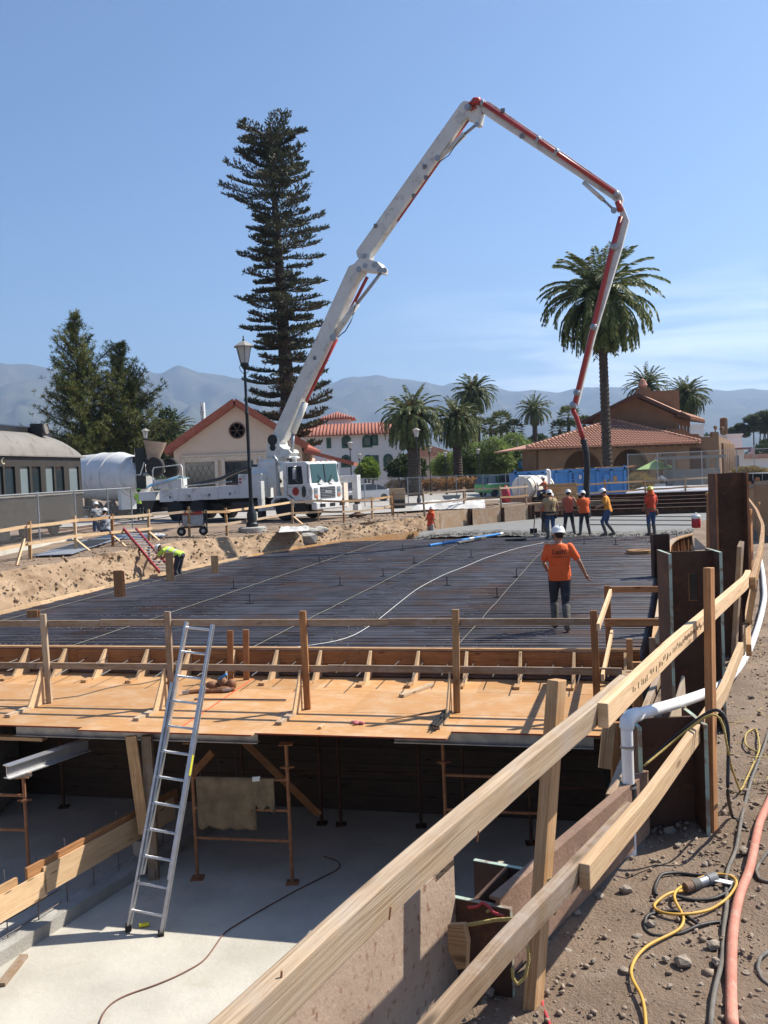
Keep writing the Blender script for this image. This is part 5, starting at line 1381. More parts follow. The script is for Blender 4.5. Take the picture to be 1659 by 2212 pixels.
for x, yt in ((735, 1039), (786, 1034), (880, 1032), (905, 1031), (985, 1028), (1043, 1026), (1092, 1025), (1138, 1024)):
    Yd = 61.0 - (x - 735) * .004; t_ = D(x, yt, Yd); far_b.append(V((t_.x, t_.y, t_.z - 1.85)))
chain('long chain-link fence between the street and the construction site', far_b, 1.85, .16, wire=.002)
fr = []
for x, yt in ((1357, 1025), (1413, 1021), (1498, 1017), (1560, 1014), (1640, 1009), (1760, 1002)):
    Yd = 60.0; t_ = D(x, yt - (0 if x < 1500 else 44), Yd); fr.append(V((t_.x, t_.y, gz(t_.x, 58))))
chain('chain-link fence in front of the railway depot', [V((p.x, 60 - i * .8, gz(p.x, 58))) for i, p in enumerate(fr)], 2.6, .18, wire=.002)
ce = D(181, 1118, 39.0); ce.z = 0
cdv = ray(1058, 1009); cdir = V((cdv.x, cdv.y, 0)).normalized(); cl_ = V((-cdir.y, cdir.x, 0))   # towards the hidden side
LC = 22.0
co = thing('railway_coach', 'dark olive old railway coach with rounded grey roof at the left edge', 'railway coach', ce - cdir * 8)
def CO(a, b, z): return ce + cdir * a + cl_ * b + V((0, 0, z))       # a<0 towards the camera
def coach_px(x, y):
    r_ = ray(x, y); n = cl_; t_ = (ce.x * n.x + ce.y * n.y) / (r_.x * n.x + r_.y * n.y); p = r_ * t_ + V((0, 0, EYE)); return (V((p.x, p.y, 0)) - ce).dot(cdir), p.z
zG = 3.05; zS = .55
mb = MB()
for z0, z1 in ((zS, 1.62), (2.68, zG)):
    mb.quad(CO(-LC, 0, z0), CO(0, 0, z0), CO(0, 0, z1), CO(-LC, 0, z1))
mb.quad(CO(0, 0, zS), CO(0, 3, zS), CO(0, 3, zG), CO(0, 0, zG)); mb.quad(CO(-LC, 3, zS), CO(0, 3, zS), CO(0, 3, zG), CO(-LC, 3, zG)); mb.quad(CO(-LC, 0, zS), CO(0, 0, zS), CO(0, 3, zS), CO(-LC, 3, zS))
mb.build('body', 'coach_green', co)
wins = [(coach_px(*ZL(a, 640))[0], coach_px(*ZL(b, 640))[0]) for a, b in ((-130, -20), (0, 40), (60, 178), (237, 345), (372, 472), (530, 625), (645, 740), (800, 910))]
prev = -LC
for k, (a, b) in enumerate(wins + [(0, 0)]):
    mb = MB(); mb.box((CO(prev, 0, 2.15) + CO(a, 0, 2.15)) / 2 + cl_ * .04, (abs(a - prev), .08, 1.06), math.atan2(cdir.y, cdir.x)); mb.build('window_pier', 'coach_green', co)
    if k < len(wins):
        mb = MB(); mb.quad(CO(a, .07, 1.62), CO(b, .07, 1.62), CO(b, .07, 2.68), CO(a, .07, 2.68)); w_ = mb.build('window', 'glass_pale' if k in (3, 5, 7) else 'glass_dark', co)
        mb = MB(); mb.bar(CO(a, .05, 1.66), CO(b, .05, 1.66), .05, .07); mb.build('sash', 'coach_green', w_)
    prev = b
mb = MB(); mb.bar(CO(-LC, -.03, 1.60), CO(0, -.03, 1.60), .07, .05); mb.build('belt_rail', 'coach_roof', co)
mb = MB(); mb.bar(CO(-LC, -.06, zG + .02), CO(.3, -.06, zG + .02), .1, .05); mb.build('gutter', 'coach_roof', co)
prof = [(-.1, 0), (-.05, .24), (.08, .50), (.32, .74), (.62, .90), (.95, 1.0), (1.5, 1.05), (2.05, 1.0), (2.38, .9), (2.68, .74), (2.92, .5), (3.05, .24), (3.1, 0)]
stations = [(-LC, 1, 0), (-2.4, 1, 0), (-1.6, .96, 0), (-.9, .86, .0), (-.3, .68, .02), (.15, .46, .05), (.42, .24, .12), (.5, .06, .2)]
vs, fs = [], []
for a, hs, ins in stations:
    for b, z in prof: vs.append(CO(a, 1.5 + (b - 1.5) * (1 - ins), zG + z * hs))
k = len(prof)
for i in range(len(stations) - 1):
    for j in range(k - 1): q0_ = i * k + j; fs.append((q0_, q0_ + k, q0_ + k + 1, q0_ + 1))
mb = MB(); mb.add(vs, fs); mb.build('roof', 'coach_roof', co, smooth=True)
mb = MB()
st2 = [(-LC, 1), (-1.9, 1), (-1.3, .8), (-.8, .35), (-.55, .0)]
vs, fs = [], []
for a, hs in st2:
    for b, z in ((.85, 0), (.85, .30), (1.0, .36), (1.5, .40), (2.0, .36), (2.15, .30), (2.15, 0)): vs.append(CO(a, b, zG + .88 + z * hs))
for i in range(len(st2) - 1):
    for j in range(6): q0_ = i * 7 + j; fs.append((q0_, q0_ + 7, q0_ + 8, q0_ + 1))
mb.add(vs, fs); mb.build('clerestory', 'black_paint', co)
mb = MB(); mb.box(CO(-2.35, .55, zG + 1.08), (.5, .5, .46), math.atan2(cdir.y, cdir.x)); hb = mb.build('vent_box', 'black_paint', co)
mb = MB(); mb.lathe([(.0, 0), (.17, 0), (.19, .03), (.21, 0), (.21, -.05)], CO(-2.35, .27, zG + 1.1), 16, -cl_); mb.build('fan_grille', 'coach_roof', hb)
mb = MB(); mb.tube([CO(-1.35, .22, zG + .42), CO(-1.28, .12, zG + .42), CO(-.75, .08, zG + .38), CO(-.68, .18, zG + .38)], .02, 6); mb.build('grab_rail', 'black_paint', co)
text('C', .34, 'cream_mark', CO(coach_px(*ZL(30, 408))[0], -.012, 2.86), cdir, (0, 0, 1), co)
for a in (-1.6, -3.9, -12, -14.3):
    mb = MB(); mb.lathe([(0, -.07), (.36, -.07), (.40, -.02), (.40, .07), (0, .07)], CO(a, .55, .34), 20, cl_); mb.build('wheel', 'rust', co)
mb = MB(); mb.box(CO(-2.75, .5, .40), (3.1, .18, .2), math.atan2(cdir.y, cdir.x)); mb.build('bogie_frame', 'steel_black', co)
mb = MB(); mb.box(CO(-7.5, .6, .32), (3.4, .9, .5), math.atan2(cdir.y, cdir.x)); mb.build('battery_box', 'steel_black', co)
for k in range(9):
    mb = MB(); a = CO(.12, .1 + k * .1, .95); mb.tube([a, a + V((0, 0, 1.05))], .012, 6); mb.build('platform_baluster', 'black_paint', co)
mb = MB(); mb.box(CO(.45, 1.5, .75), (.9, 2.8, .3), math.atan2(cdir.y, cdir.x)); mb.build('end_platform', 'black_paint', co)
for b in (.75, 2.2):
    mb = MB(); mb.bar(CO(-LC, b, -.07), CO(14, b, -.07), .07, .12); mb.build('rail', 'rust', co)
def wheel(parent, M, c, r_=.52, w_=.3, axis=(0, 1, 0), dual=False):
    mb = MB(); mb.lathe([(r_ * .55, -w_ / 2), (r_ * .9, -w_ / 2), (r_, -w_ * .36), (r_, w_ * .36), (r_ * .9, w_ / 2), (r_ * .55, w_ / 2)], c, 28, axis); o = put(mb, M).build('wheel', 'rubber', parent, auto=True)
    mb = MB(); mb.lathe([(0, w_ * .30), (r_ * .2, w_ * .42), (r_ * .24, w_ * .25), (r_ * .5, w_ * .22), (r_ * .57, w_ * .46), (r_ * .57, -w_ * .46), (r_ * .5, -w_ * .22), (r_ * .24, -w_ * .25), (r_ * .2, -w_ * .42), (0, -w_ * .30)], c, 20, axis); put(mb, M).build('rim', 'rim', o, auto=True)
fv = V((.84, -.54, 0)).normalized(); lv = V((-fv.y, fv.x, 0))
TC = V((-3.885, 43.525, -.08))
TM = Matrix((fv, lv, V((0, 0, 1)))).transposed().to_4x4(); TM.translation = TC
pt = thing('pump_truck', 'white concrete pump truck with its long boom arched over the slab', 'pump truck', mat4=TM)
def tp(nm, m, mb, par=None, **k): return put(mb, TM).build(nm, m, par or pt, **k)
def tbx(nm, m, c, s_, par=None, bev=0, rot=None): mb = MB(); mb.box(c, s_, rot); return tp(nm, m, mb, par, bevel=bev)
cabp = [(-.0, .95), (-.0, 2.5), (.1, 2.62), (1.3, 2.62), (1.42, 2.55), (1.52, 1.62), (1.62, 1.45), (1.62, .72), (.62, .72), (.58, .95), (.4, 1.12), (.2, 1.12)]
mb = MB(); mb.prism(cabp, (0, 1.18, 0), (1, 0, 0), (0, 0, 1), 2.36); cab = tp('cab', 'white_paint', mb, bevel=.05)
mb = MB(); mb.quad((1.445, -1.0, 2.5), (1.445, 1.0, 2.5), (1.532, 1.0, 1.66), (1.532, -1.0, 1.66)); ws = tp('windshield', 'glass_green', mb)
mb = MB(); mb.bar((1.452, 0, 2.5), (1.54, 0, 1.66), .05, .02, (1, 0, 0)); tp('pillar', 'black_paint', mb, ws)
for sg in (-1, 1):
    mb = MB(); mb.tube([(1.56, sg * .18, 1.62), (1.53, sg * .55, 2.0)], .014, 5); tp('wiper', 'black_paint', mb, ws)
    mb = MB(); mb.prism([(-.42, 0), (.02, 0), (-.2, .17)], (1.60, sg * .42 + .2, 1.63), (0, 1, 0), (0, 0, 1), .02); tp('cowl', 'white_paint', mb)
    tbx('headlight_bezel', 'galvanised', (1.625, sg * .88, 1.22), (.03, .24, .42))
    mb = MB(); mb.lathe([(0, .02), (.075, .015), (.085, 0)], (1.64, sg * .88, 1.29), 14, (1, 0, 0)); tp('headlight', 'glass_pale', mb)
    tbx('indicator', 'lamp_orange', (1.645, sg * .88, 1.06), (.02, .18, .08))
    tbx('corner_pillar', 'galvanised', (1.44, sg * 1.14, 2.08), (.1, .1, .85), bev=.02)
gl = tbx('grille', 'black_paint', (1.625, 0.02, 1.2), (.03, 1.12, .52))
for k in range(7):
    tbx('grille_bar', 'galvanised', (1.645, .02, .98 + k * .073), (.015, 1.08, .022), gl)
text('MACK', .17, 'white_mark', TM @ V((1.665, .02, 1.22)), lv, (0, 0, 1), pt)
bpr = tbx('bumper', 'white_paint', (1.72, 0, .62), (.3, 2.4, .34), bev=.05)
for sg in (-.75, .0, .75): tbx('bumper_slot', 'black_paint', (1.875, sg, .64), (.01, .4, .14), bpr)
for y in (-1.19, 1.19):
    mb = MB(); sg = -1 if y < 0 else 1
    mb.prism([(.32, 1.62), (1.1, 1.62), (1.16, 1.68), (1.1, 2.42), (.36, 2.42), (.32, 2.36)], (0, y, 0), (1, 0, 0), (0, 0, 1), -.015 * sg * -1); dw = tp('door_window', 'glass_dark', mb)
    tbx('door_seam', 'grey_plastic', (.26, y, 1.7), (.015, .012, 1.5), dw)
mb = MB(); mb.ell((1.18, -1.19, 1.28), (.13, .012, .26), 16, 8); tp('side_pane', 'glass_dark', mb)
tbx('door_seam', 'grey_plastic', (.78, -1.19, 1.5), (1.0, .01, .012))
mb = MB(); mb.lathe([(.15, 0), (.19, 0), (.19, .012), (.15, .012)], (.72, -1.185, 1.3), 20, (0, -1, 0)); tp('door_emblem', 'boom_red', mb)
for k in range(3): tbx('emblem_stroke', 'boom_red', (.65 + k * .07, -1.192, 1.3), (.04, .01, .16))
tbx('emblem_stroke', 'boom_red', (.72, -1.192, 1.375), (.18, .01, .035))
text('CA 327979', .09, 'boom_red', TM @ V((.98, -1.195, .86)), fv, (0, 0, 1), pt)
tbx('mirror', 'galvanised', (.9, -1.45, 2.1), (.08, .22, .5), bev=.02)
mb = MB(); mb.tube([(.9, -1.2, 2.45), (.9, -1.45, 2.4), (.9, -1.45, 1.85), (.9, -1.2, 1.7)], .014, 6); tp('mirror_bracket', 'galvanised', mb)
for k in range(5): tbx('marker_lamp', 'lamp_orange', (1.38, -.8 + .4 * k, 2.655), (.07, .09, .04))
mb = MB(); mb.lathe([(0, 0), (.06, 0), (.06, .15), (.2, .18), (.2, .24), (0, .28)], (.25, -.5, 2.62), 14); tp('roof_antenna', 'white_plastic', mb, smooth=True)
mb = MB(); mb.tube([(-.35, -1.08, .95), (-.35, -1.08, 1.3)], .13, 12); mb2 = mb; mb.tube([(-.35, -1.08, 1.3), (-.35, -1.08, 2.5)], .09, 10); tp('exhaust_stack', 'galvanised', mb, auto=True)
mb = MB(); mb.tube([(-.35, -1.08, 2.5), (-.36, -1.1, 2.75), (-.5, -1.15, 2.95)], .075, 10); tp('exhaust_pipe', 'galvanised', mb, smooth=True)
mb = MB(); mb.prism([(-.75, .55), (-.7, .9), (-.45, 1.12), (.25, 1.12), (.55, .95), (.62, .6), (.5, .6), (.42, .85), (.2, 1.02), (-.4, 1.02), (-.58, .85), (-.62, .55)], (0, -.85, 0), (1, 0, 0), (0, 0, 1), .36); tp('mudguard', 'white_paint', mb)
for x in (0.0, -5.35, -6.75):
    for sg in (-1, 1): wheel(pt, TM, V((x, sg * 1.02, .52)), .53, .32 if x == 0 else .5)
tbx('chassis', 'steel_black', (-4.2, 0, .85), (10.2, .95, .32))
tbx('running_gear', 'steel_black', (-5.9, 0, .62), (3.6, 1.7, .4))
tbx('fuel_tank', 'black_paint', (-2.4, -.85, .66), (1.6, .6, .5), bev=.06)
tbx('side_step', 'black_paint', (.95, -1.08, .55), (.55, .3, .5))
tbx('deck', 'white_paint', (-5.1, 0, 1.55), (5.6, 2.2, .1))
for k in range(4):
    a = -7.84 + k * 1.31; lk = tbx('locker', 'white_paint', (a + .655, -1.02, 1.28 + k * .03), (1.295, .42, .62), bev=.015)
    mb = MB(); mb.lathe([(0, .02), (.06, .02), (.075, 0)], (a + .75, -1.235, 1.2 + k * .03), 12, (0, -1, 0)); tp('latch', 'grey_plastic', mb, lk)
tbx('locker', 'white_paint', (-5.2, 1.02, 1.3), (5.3, .42, .62))
tbx('tool_box', 'white_paint', (-7.35, -.95, 1.86), (2.0, .4, .46), bev=.015)
cb = tbx('control_box', 'white_paint', (-1.92, -.9, 1.62), (1.42, .62, 1.12), bev=.02)
for z in (1.95, 1.8): tbx('warning_label', 'boom_red', (-2.5, -1.215, z), (.14, .006, .1), cb)
tbx('box_handle', 'black_paint', (-1.3, -1.22, 1.5), (.04, .02, .1), cb)
mb = MB(); mb.tube([(-8.3, -1.15, 1.62), (-8.3, -1.15, 2.55), (-8.2, -1.15, 2.7), (-6.35, -1.15, 2.78), (-6.25, -1.15, 2.65), (-6.25, -1.15, 1.5)], .03, 6); tp('hand_rail', 'white_paint', mb, smooth=True)
mb = MB(); mb.tube([(-1.75, -.65, 2.1), (-1.75, -.65, 3.0)], .035, 6); tp('mast', 'white_paint', mb)
mb = MB(); mb.tube([(-6.6, -.5, 1.75), (-5.5, -.5, 1.85), (-4.4, -.45, 2.0), (-3.3, -.4, 2.35), (-2.4, -.4, 2.55), (-1.5, -.4, 2.45), (-.9, -.5, 2.05), (-.6, -.6, 1.75)], .09, 10); tp('stowed_hose', 'cord_black', mb, smooth=True)
mb = MB(); mb.tube([(-6.9, -.9, 1.72), (-5.2, -.85, 1.78), (-3.4, -.8, 1.86)], .03, 6); tp('stowed_pipe', 'galvanised', mb)
hp = tbx('hopper', 'white_paint', (-8.9, 0, 1.28), (1.2, 2.1, .45), bev=.03)
mb = MB(); mb.prism([(-.5, 0), (.5, 0), (.2, -.6), (-.2, -.6)], (-8.9, -1.0, 1.05), (1, 0, 0), (0, 0, 1), -2.0); tp('hopper_throat', 'black_paint', mb, hp)
turl = V((-1.45, 0, 0)); TW = TM @ turl
tipw = D(1268, 1062, 38.7)
bd = V((tipw.x - TW.x, tipw.y - TW.y, 0)).normalized(); bn = V((bd.y, -bd.x, 0))       # bn towards the camera
if bn.y > 0: bn = -bn
def BPx(x, y, off=0.0):
    r_ = ray(x, y); o_ = TW + bn * off
    t_ = (o_.x * bn.x + o_.y * bn.y) / (r_.x * bn.x + r_.y * bn.y); return V((r_.x * t_, r_.y * t_, EYE + r_.z * t_))
def slab(nm, m, pxs, th, par=None, bev=.02, off=0.0):
    P_ = [BPx(x, y, off) for x, y in pxs]; n = len(P_)
    vs = [p + bn * th for p in P_] + [p - bn * th for p in P_]
    fs = [tuple(range(n)), tuple(reversed(range(n, 2 * n)))] + [(i, n + i, n + (i + 1) % n, (i + 1) % n) for i in range(n)]
    mb = MB(); mb.add(vs, fs); return mb.build(nm, m, par or pt, bevel=bev)
tb_ = tbx('turret_base', 'white_paint', (-1.45, 0, 2.0), (1.5, 1.5, 1.0))
mb = MB(); mb.lathe([(.75, 0), (.75, .22), (.62, .24), (.62, .34), (0, .34)], (-1.45, 0, 2.5), 24); tp('slew_ring', 'white_paint', mb, auto=True)
slab('turret', 'cream_boom', [Z2(385, 1090), Z2(392, 990), Z2(412, 930), Z2(440, 915), Z2(468, 935), Z2(488, 1000), Z2(520, 1022), Z2(556, 1028), Z2(572, 1050), Z2(556, 1072), Z2(560, 1090)], .42)
b1 = slab('boom_section', 'cream_boom', [Z2(412, 945), Z2(440, 870), Z2(835, 0), Z5(65, 930), Z5(105, 912), Z5(140, 925), Z5(132, 962), Z5(100, 1000), Z5(0, 1228), Z2(872, 185), Z2(640, 640), Z2(505, 950), Z2(470, 985)], .30)
for (a, b, r_) in ((Z2(432, 955), None, .26), (Z2(434, 1012), None, .16)):
    mb = MB(); c_ = BPx(*a) + bn * .425; mb.lathe([(0, 0), (r_, 0), (r_, -.02)], c_, 20, bn); mb.build('turret_hole', 'black_paint', pt)
b2 = slab('boom_section', 'cream_boom', [Z5(100, 852), Z5(640, 90), Z5(658, 76), Z5(700, 82), Z5(738, 105), Z5(748, 140), Z5(738, 195), Z5(715, 200), Z5(700, 178), Z5(668, 165), Z5(175, 865), Z5(168, 895), Z5(130, 905), Z5(106, 882)], .25)
slab('knee_link', 'cream_boom', [Z5(105, 905), Z5(150, 868), Z5(170, 895), Z5(215, 908), Z5(242, 940), Z5(238, 966), Z5(212, 962), Z5(150, 955), Z5(95, 950), Z5(88, 935)], .34)
b3 = slab('boom_section', 'cream_boom', [Z5(745, 72), Z5(790, 80), Z5(1462, 545), Z5(1476, 580), Z5(1466, 612), Z5(1440, 596), Z5(1408, 568), Z5(748, 132), Z5(728, 105)], .18)
b4 = slab('boom_section', 'cream_boom', [Z5(1455, 605), Z5(1478, 620), Z5(1506, 690), Z5(1466, 842), Z5(1330, 1290), Z5(1242, 1645), Z5(1212, 1652), Z5(1300, 1270), Z5(1430, 830), Z5(1462, 680)], .14)
def btube(nm, m, pxs, r_, off=0.0, par=None, n=10):
    mb = MB(); mb.tube([BPx(x, y, off) for x, y in pxs], r_, n); return mb.build(nm, m, par or pt, smooth=True)
btube('delivery_pipe', 'boom_red', [Z2(885, 190), Z2(655, 660)], .075, .1); btube('delivery_pipe', 'boom_red', [Z5(148, 980), Z5(40, 1190)], .075, .1)
btube('delivery_pipe', 'boom_red', [Z5(672, 160), Z5(520, 375), Z5(300, 690)], .085, -.1)
btube('delivery_pipe', 'boom_red', [Z5(752, 82), Z5(1030, 268), Z5(1440, 552)], .085, .26)
btube('delivery_pipe', 'boom_red', [Z5(1462, 668), Z5(1400, 900), Z5(1325, 1215), Z5(1222, 1640), Z5(1214, 1665)], .10, .20)
btube('pipe_elbow', 'boom_red', [Z5(730, 70), Z5(705, 68), Z5(690, 85), Z5(700, 110)], .16, .3); btube('pipe_elbow', 'boom_red', [Z5(1445, 590), Z5(1452, 610), Z5(1460, 640)], .12, .24)
for px in (Z5(1035, 270), Z5(1130, 335), Z5(1440, 552), Z5(1428, 825), Z5(1322, 1240), Z5(1235, 1580), Z5(1215, 1645), Z5(745, 80)):
    c_ = BPx(*px, .22); mb = MB(); mb.ell(c_, (.16, .14, .16), 8, 6); mb.build('pipe_clamp', 'galvanised', pt)
def cyl(nm, pxs, r0, r1, off=0.0):
    a, b, c = pxs
    btube(nm, 'cream_boom', [a, b], r0, off); btube('piston_rod', 'galvanised', [b, c], r1, off)
cyl('ram', (Z2(868, 165), Z5(95, 1118), Z5(222, 955)), .14, .075, .12)
cyl('ram', (Z5(515, 368), Z5(652, 240), Z5(716, 188)), .12, .065, .1)
cyl('ram', (Z5(1268, 490), Z5(1372, 582), Z5(1425, 632)), .085, .05, .1)
cyl('ram', (Z2(645, 670), Z2(555, 900), Z2(545, 1045)), .16, .09, .2)
for px, r_ in ((Z5(102, 940), .13), (Z5(135, 922), .12), (Z5(186, 918), .14), (Z5(212, 942), .14), (Z5(235, 945), .12), (Z5(130, 872), .12), (Z5(665, 97), .13), (Z5(510, 362), .12), (Z2(855, 178), .16), (Z5(716, 188), .1), (Z5(1425, 634), .12)):
    c_ = BPx(*px, .36); mb = MB(); mb.lathe([(0, 0), (r_, 0), (r_, -.08), (0, -.08)], c_, 14, bn); mb.build('pin_boss', 'galvanised', pt)
btube('hydraulic_line', 'cord_black', [Z2(890, 180), Z2(950, 130), Z2(990, 60), Z2(1020, -10), Z5(70, 1180), Z5(85, 1130)], .025, .3); btube('hydraulic_line', 'cord_black', [Z5(520, 385), Z5(570, 350), Z5(610, 290), Z5(650, 245)], .02, .3)
for px in (Z5(445, 408), Z5(190, 715), Z5(388, 560), Z5(452, 465), Z5(948, 250), Z5(850, 118), Z2(720, 335)):
    c_ = BPx(*px, .28); mb = MB(); mb.box(c_, (.16, .1, .16)); mb.build('bracket', 'grey_plastic', pt)
th_ = [BPx(*Z5(1214, 1665)), BPx(*Z3(1490, 390)), BPx(*Z3(1510, 425)), BPx(*Z3(1535, 510)), BPx(*Z3(1562, 592))]
mb = MB(); mb.tube(th_, .10, 10); mb.build('tip_pipe', 'boom_red', pt, smooth=True)
mb = MB(); mb.tube(bez([th_[-1], BPx(*Z3(1585, 700)), BPx(*Z3(1592, 830)), BPx(*Z3(1585, 960)), D(1268, 1066, 38.7), V((tipw.x, tipw.y, -.3))], 20), .13, 12); mb.build('end_hose', 'cord_black', pt, smooth=True)
mb = MB(); mb.box((-1.08, -1.45, .95), (.24, .24, 1.75)); tp('outrigger_leg', 'white_paint', mb, bevel=.01)
mb = MB(); mb.box((-1.08, -1.45, .15), (.28, .28, .62)); tp('outrigger_jack', 'black_paint', mb)
mb = MB(); mb.box((-1.08, -1.45, -.0), (.7, .7, .08)); tp('outrigger_pad', 'rust', mb)
mb = MB(); mb.bar((-1.0, .8, 1.75), (1.85, 2.0, 1.75), .3, .34); tp('outrigger_arm', 'white_paint', mb, bevel=.02)
mb = MB(); mb.box((1.85, 2.0, 1.35), (.30, .30, 1.15)); tp('outrigger_leg', 'white_paint', mb, bevel=.01)
mb = MB(); mb.tube([(1.85, 2.0, .85), (1.85, 2.0, .05)], .13, 12); tp('outrigger_jack', 'black_paint', mb)
mb = MB(); mb.box((1.85, 2.0, .4), (.3, .3, .3)); tp('jack_band', 'white_paint', mb)
mb = MB(); mb.lathe([(0, 0), (.42, 0), (.42, .08), (.15, .16), (0, .16)], (1.85, 2.0, -.02), 16); tp('outrigger_pad', 'rust', mb)
tarp('blue_tarp', 'light blue plastic sheet draped over the pump truck tool box', 'tarp_blue', [TM @ V(p) for p in ((-8.7, -1.3, 1.7), (-6.6, -1.22, 2.1), (-6.4, -.5, 2.1), (-8.6, -.4, 1.9))], .22, 18, 2)
mt = thing('mixer_truck', 'concrete mixer truck with white drum and raised tag axle behind the pump', 'mixer truck', D(240, 1130, 52))
ma, mc = D(294, 1026, 51.0), D(120, 1030, 57.0); ma.z += -.1
ax_ = (mc - ma).normalized(); Ld = (mc - ma).length
mb = MB(); mb.lathe([(.75, -.02), (1.12, 0), (1.2, .5), (1.3, 1.2), (1.36, 2.2), (1.32, 3.4), (1.15, Ld - 1), (.7, Ld)], ma, 32, ax_); mb.build('drum', 'drum_white', mt, auto=True)
for s_ in (1.55, 3.1):
    mb = MB(); mb.lathe([(1.335, s_ - .04), (1.375, s_ - .03), (1.375, s_ + .03), (1.335, s_ + .04)], ma, 32, ax_); mb.build('drum_band', 'drum_white', mt)
back = -ax_
mb = MB(); mb.lathe([(1.0, 0), (.85, .35), (.55, .7)], ma, 20, back); mb.build('drum_mouth', 'drum_white', mt, auto=True)
mb = MB(); mb.box(D(*Z1(905, 1100), 50.6), (.5, .8, 2.2), .3); mb.build('rear_frame', 'black_paint', mt)
c_ = D(*Z1(995, 985), 50.2); mb = MB(); mb.lathe([(.28, -.55), (.62, .5)], c_, 16, (.15, 0, 1)); mb.build('charge_hopper', 'rust_pale', mt, auto=True)
for k, (X, Y, Yd) in enumerate(((1002, 1090, 49.6), (1098, 1095, 50.6))):
    wheel(mt, Matrix.Identity(4), D(*Z1(X, Y), Yd), .53, .3, V((-.35, -.94, 0)).normalized())
a, b = D(*Z1(860, 1040), 50.5), D(*Z1(1140, 1090), 50.3); mb = MB(); mb.bar(a, b, .25, .3); mb.build('tag_axle_arm', 'black_paint', mt)
a, b = D(*Z1(870, 1150), 50.5), D(*Z1(1060, 1110), 50.0); mb = MB(); mb.tube([a, b], .12, 8); mb.build('tag_axle_ram', 'galvanised', mt)
mb = MB(); mb.tube([D(*Z1(848, 1040), 50), D(*Z1(848, 1140), 50), D(*Z1(905, 1140), 50), D(*Z1(930, 1060), 50)], .04, 6); mb.build('ladder_rail', 'white_paint', mt)
mb = MB(); mb.box((ma + mc) / 2 + V((0, 0, -1.95)), (7.5, 1.4, .5), math.atan2(ax_.y, ax_.x)); mb.build('chassis', 'steel_black', mt)
mb = MB(); mb.box(ma + ax_ * .3 + V((0, 0, -1.1)), (.3, 1.8, 1.3), math.atan2(ax_.y, ax_.x)); mb.build('rear_pedestal', 'drum_white', mt)
for s_ in (1.0, 2.4, 6.6):
    p = ma + ax_ * s_
    for sg in (-1.05, 1.05):
        n_ = V((-ax_.y, ax_.x, 0)).normalized() * sg; wheel(mt, Matrix.Identity(4), V((p.x + n_.x, p.y + n_.y, .42)), .53, .35, V((-ax_.y, ax_.x, 0)).normalized())
def lamp(label, base, H, sign=False, lod=False):
    o = thing('street_lamp', label, 'street lamp', base); b = V(base); k = H / 7.4
    nn = 8 if lod else 14
    mb = MB(); mb.lathe([(.24 * k, 0), (.24 * k, .12 * k), (.19 * k, .18 * k), (.2 * k, .5 * k), (.12 * k, .72 * k), (.1 * k, .9 * k)], b, nn); mb.build('base', 'lamp_iron', o, auto=True)
    mb = MB(); mb.lathe([(.085 * k, .85 * k), (.075 * k, 2.2 * k), (.095 * k, 2.25 * k), (.095 * k, 2.32 * k), (.07 * k, 2.4 * k), (.065 * k, 4.4 * k), (.09 * k, 4.45 * k), (.06 * k, 4.55 * k), (.05 * k, 6.2 * k)], b, nn); mb.build('pole', 'lamp_iron', o, auto=True)
    mb = MB(); mb.lathe([(.05 * k, 6.15 * k), (.16 * k, 6.3 * k), (.18 * k, 6.38 * k), (.17 * k, 6.42 * k)], b, 6); mb.build('lantern_cup', 'lamp_iron', o)
    mb = MB(); mb.lathe([(.17 * k, 6.42 * k), (.31 * k, 7.04 * k)], b, 6); g_ = mb.build('lantern_glass', 'lamp_glass', o)
    for j in range(6):
        a = j * math.pi / 3; x = V((0, 0, 1)).orthogonal().normalized(); y = V((0, 0, 1)).cross(x); d = x * math.cos(a) + y * math.sin(a)
        mb = MB(); mb.tube([b + d * .172 * k + V((0, 0, 6.42 * k)), b + d * .314 * k + V((0, 0, 7.05 * k))], .012 * k, 4); mb.build('glazing_bar', 'lamp_iron', g_)
    mb = MB(); mb.lathe([(.42 * k, 7.03 * k), (.42 * k, 7.06 * k), (.2 * k, 7.2 * k), (.06 * k, 7.26 * k), (.0, 7.28 * k)], b, 6); mb.build('lantern_roof', 'lamp_roof', o)
    mb = MB(); mb.lathe([(.03 * k, 7.24 * k), (.05 * k, 7.32 * k), (.015 * k, 7.36 * k), (.03 * k, 7.42 * k), (0, 7.5 * k)], b, 8); mb.build('finial', 'lamp_iron', o)
    if not lod:
        for j in range(4):
            a = j * math.pi / 2; d = V((math.cos(a), math.sin(a), 0))
            mb = MB(); mb.tube([b + d * .05 * k + V((0, 0, 6.0 * k)), b + d * .17 * k + V((0, 0, 6.12 * k)), b + d * .2 * k + V((0, 0, 6.26 * k)), b + d * .14 * k + V((0, 0, 6.36 * k))], .014 * k, 5); mb.build('scroll', 'lamp_iron', o)
    return o
lb = G(545, 1138, -.02); lamp('tall dark street lamp standing on a footing by the pump truck', lb, 7.45)
mb = MB(); mb.lathe([(.55, -.25), (.55, .02), (.5, .05), (0, .05)], lb + V((0, 0, -.05)), 20); tag(mb.build('lamp_footing', 'concrete_old', auto=True), 'round concrete footing under the tall near lamp', 'footing')
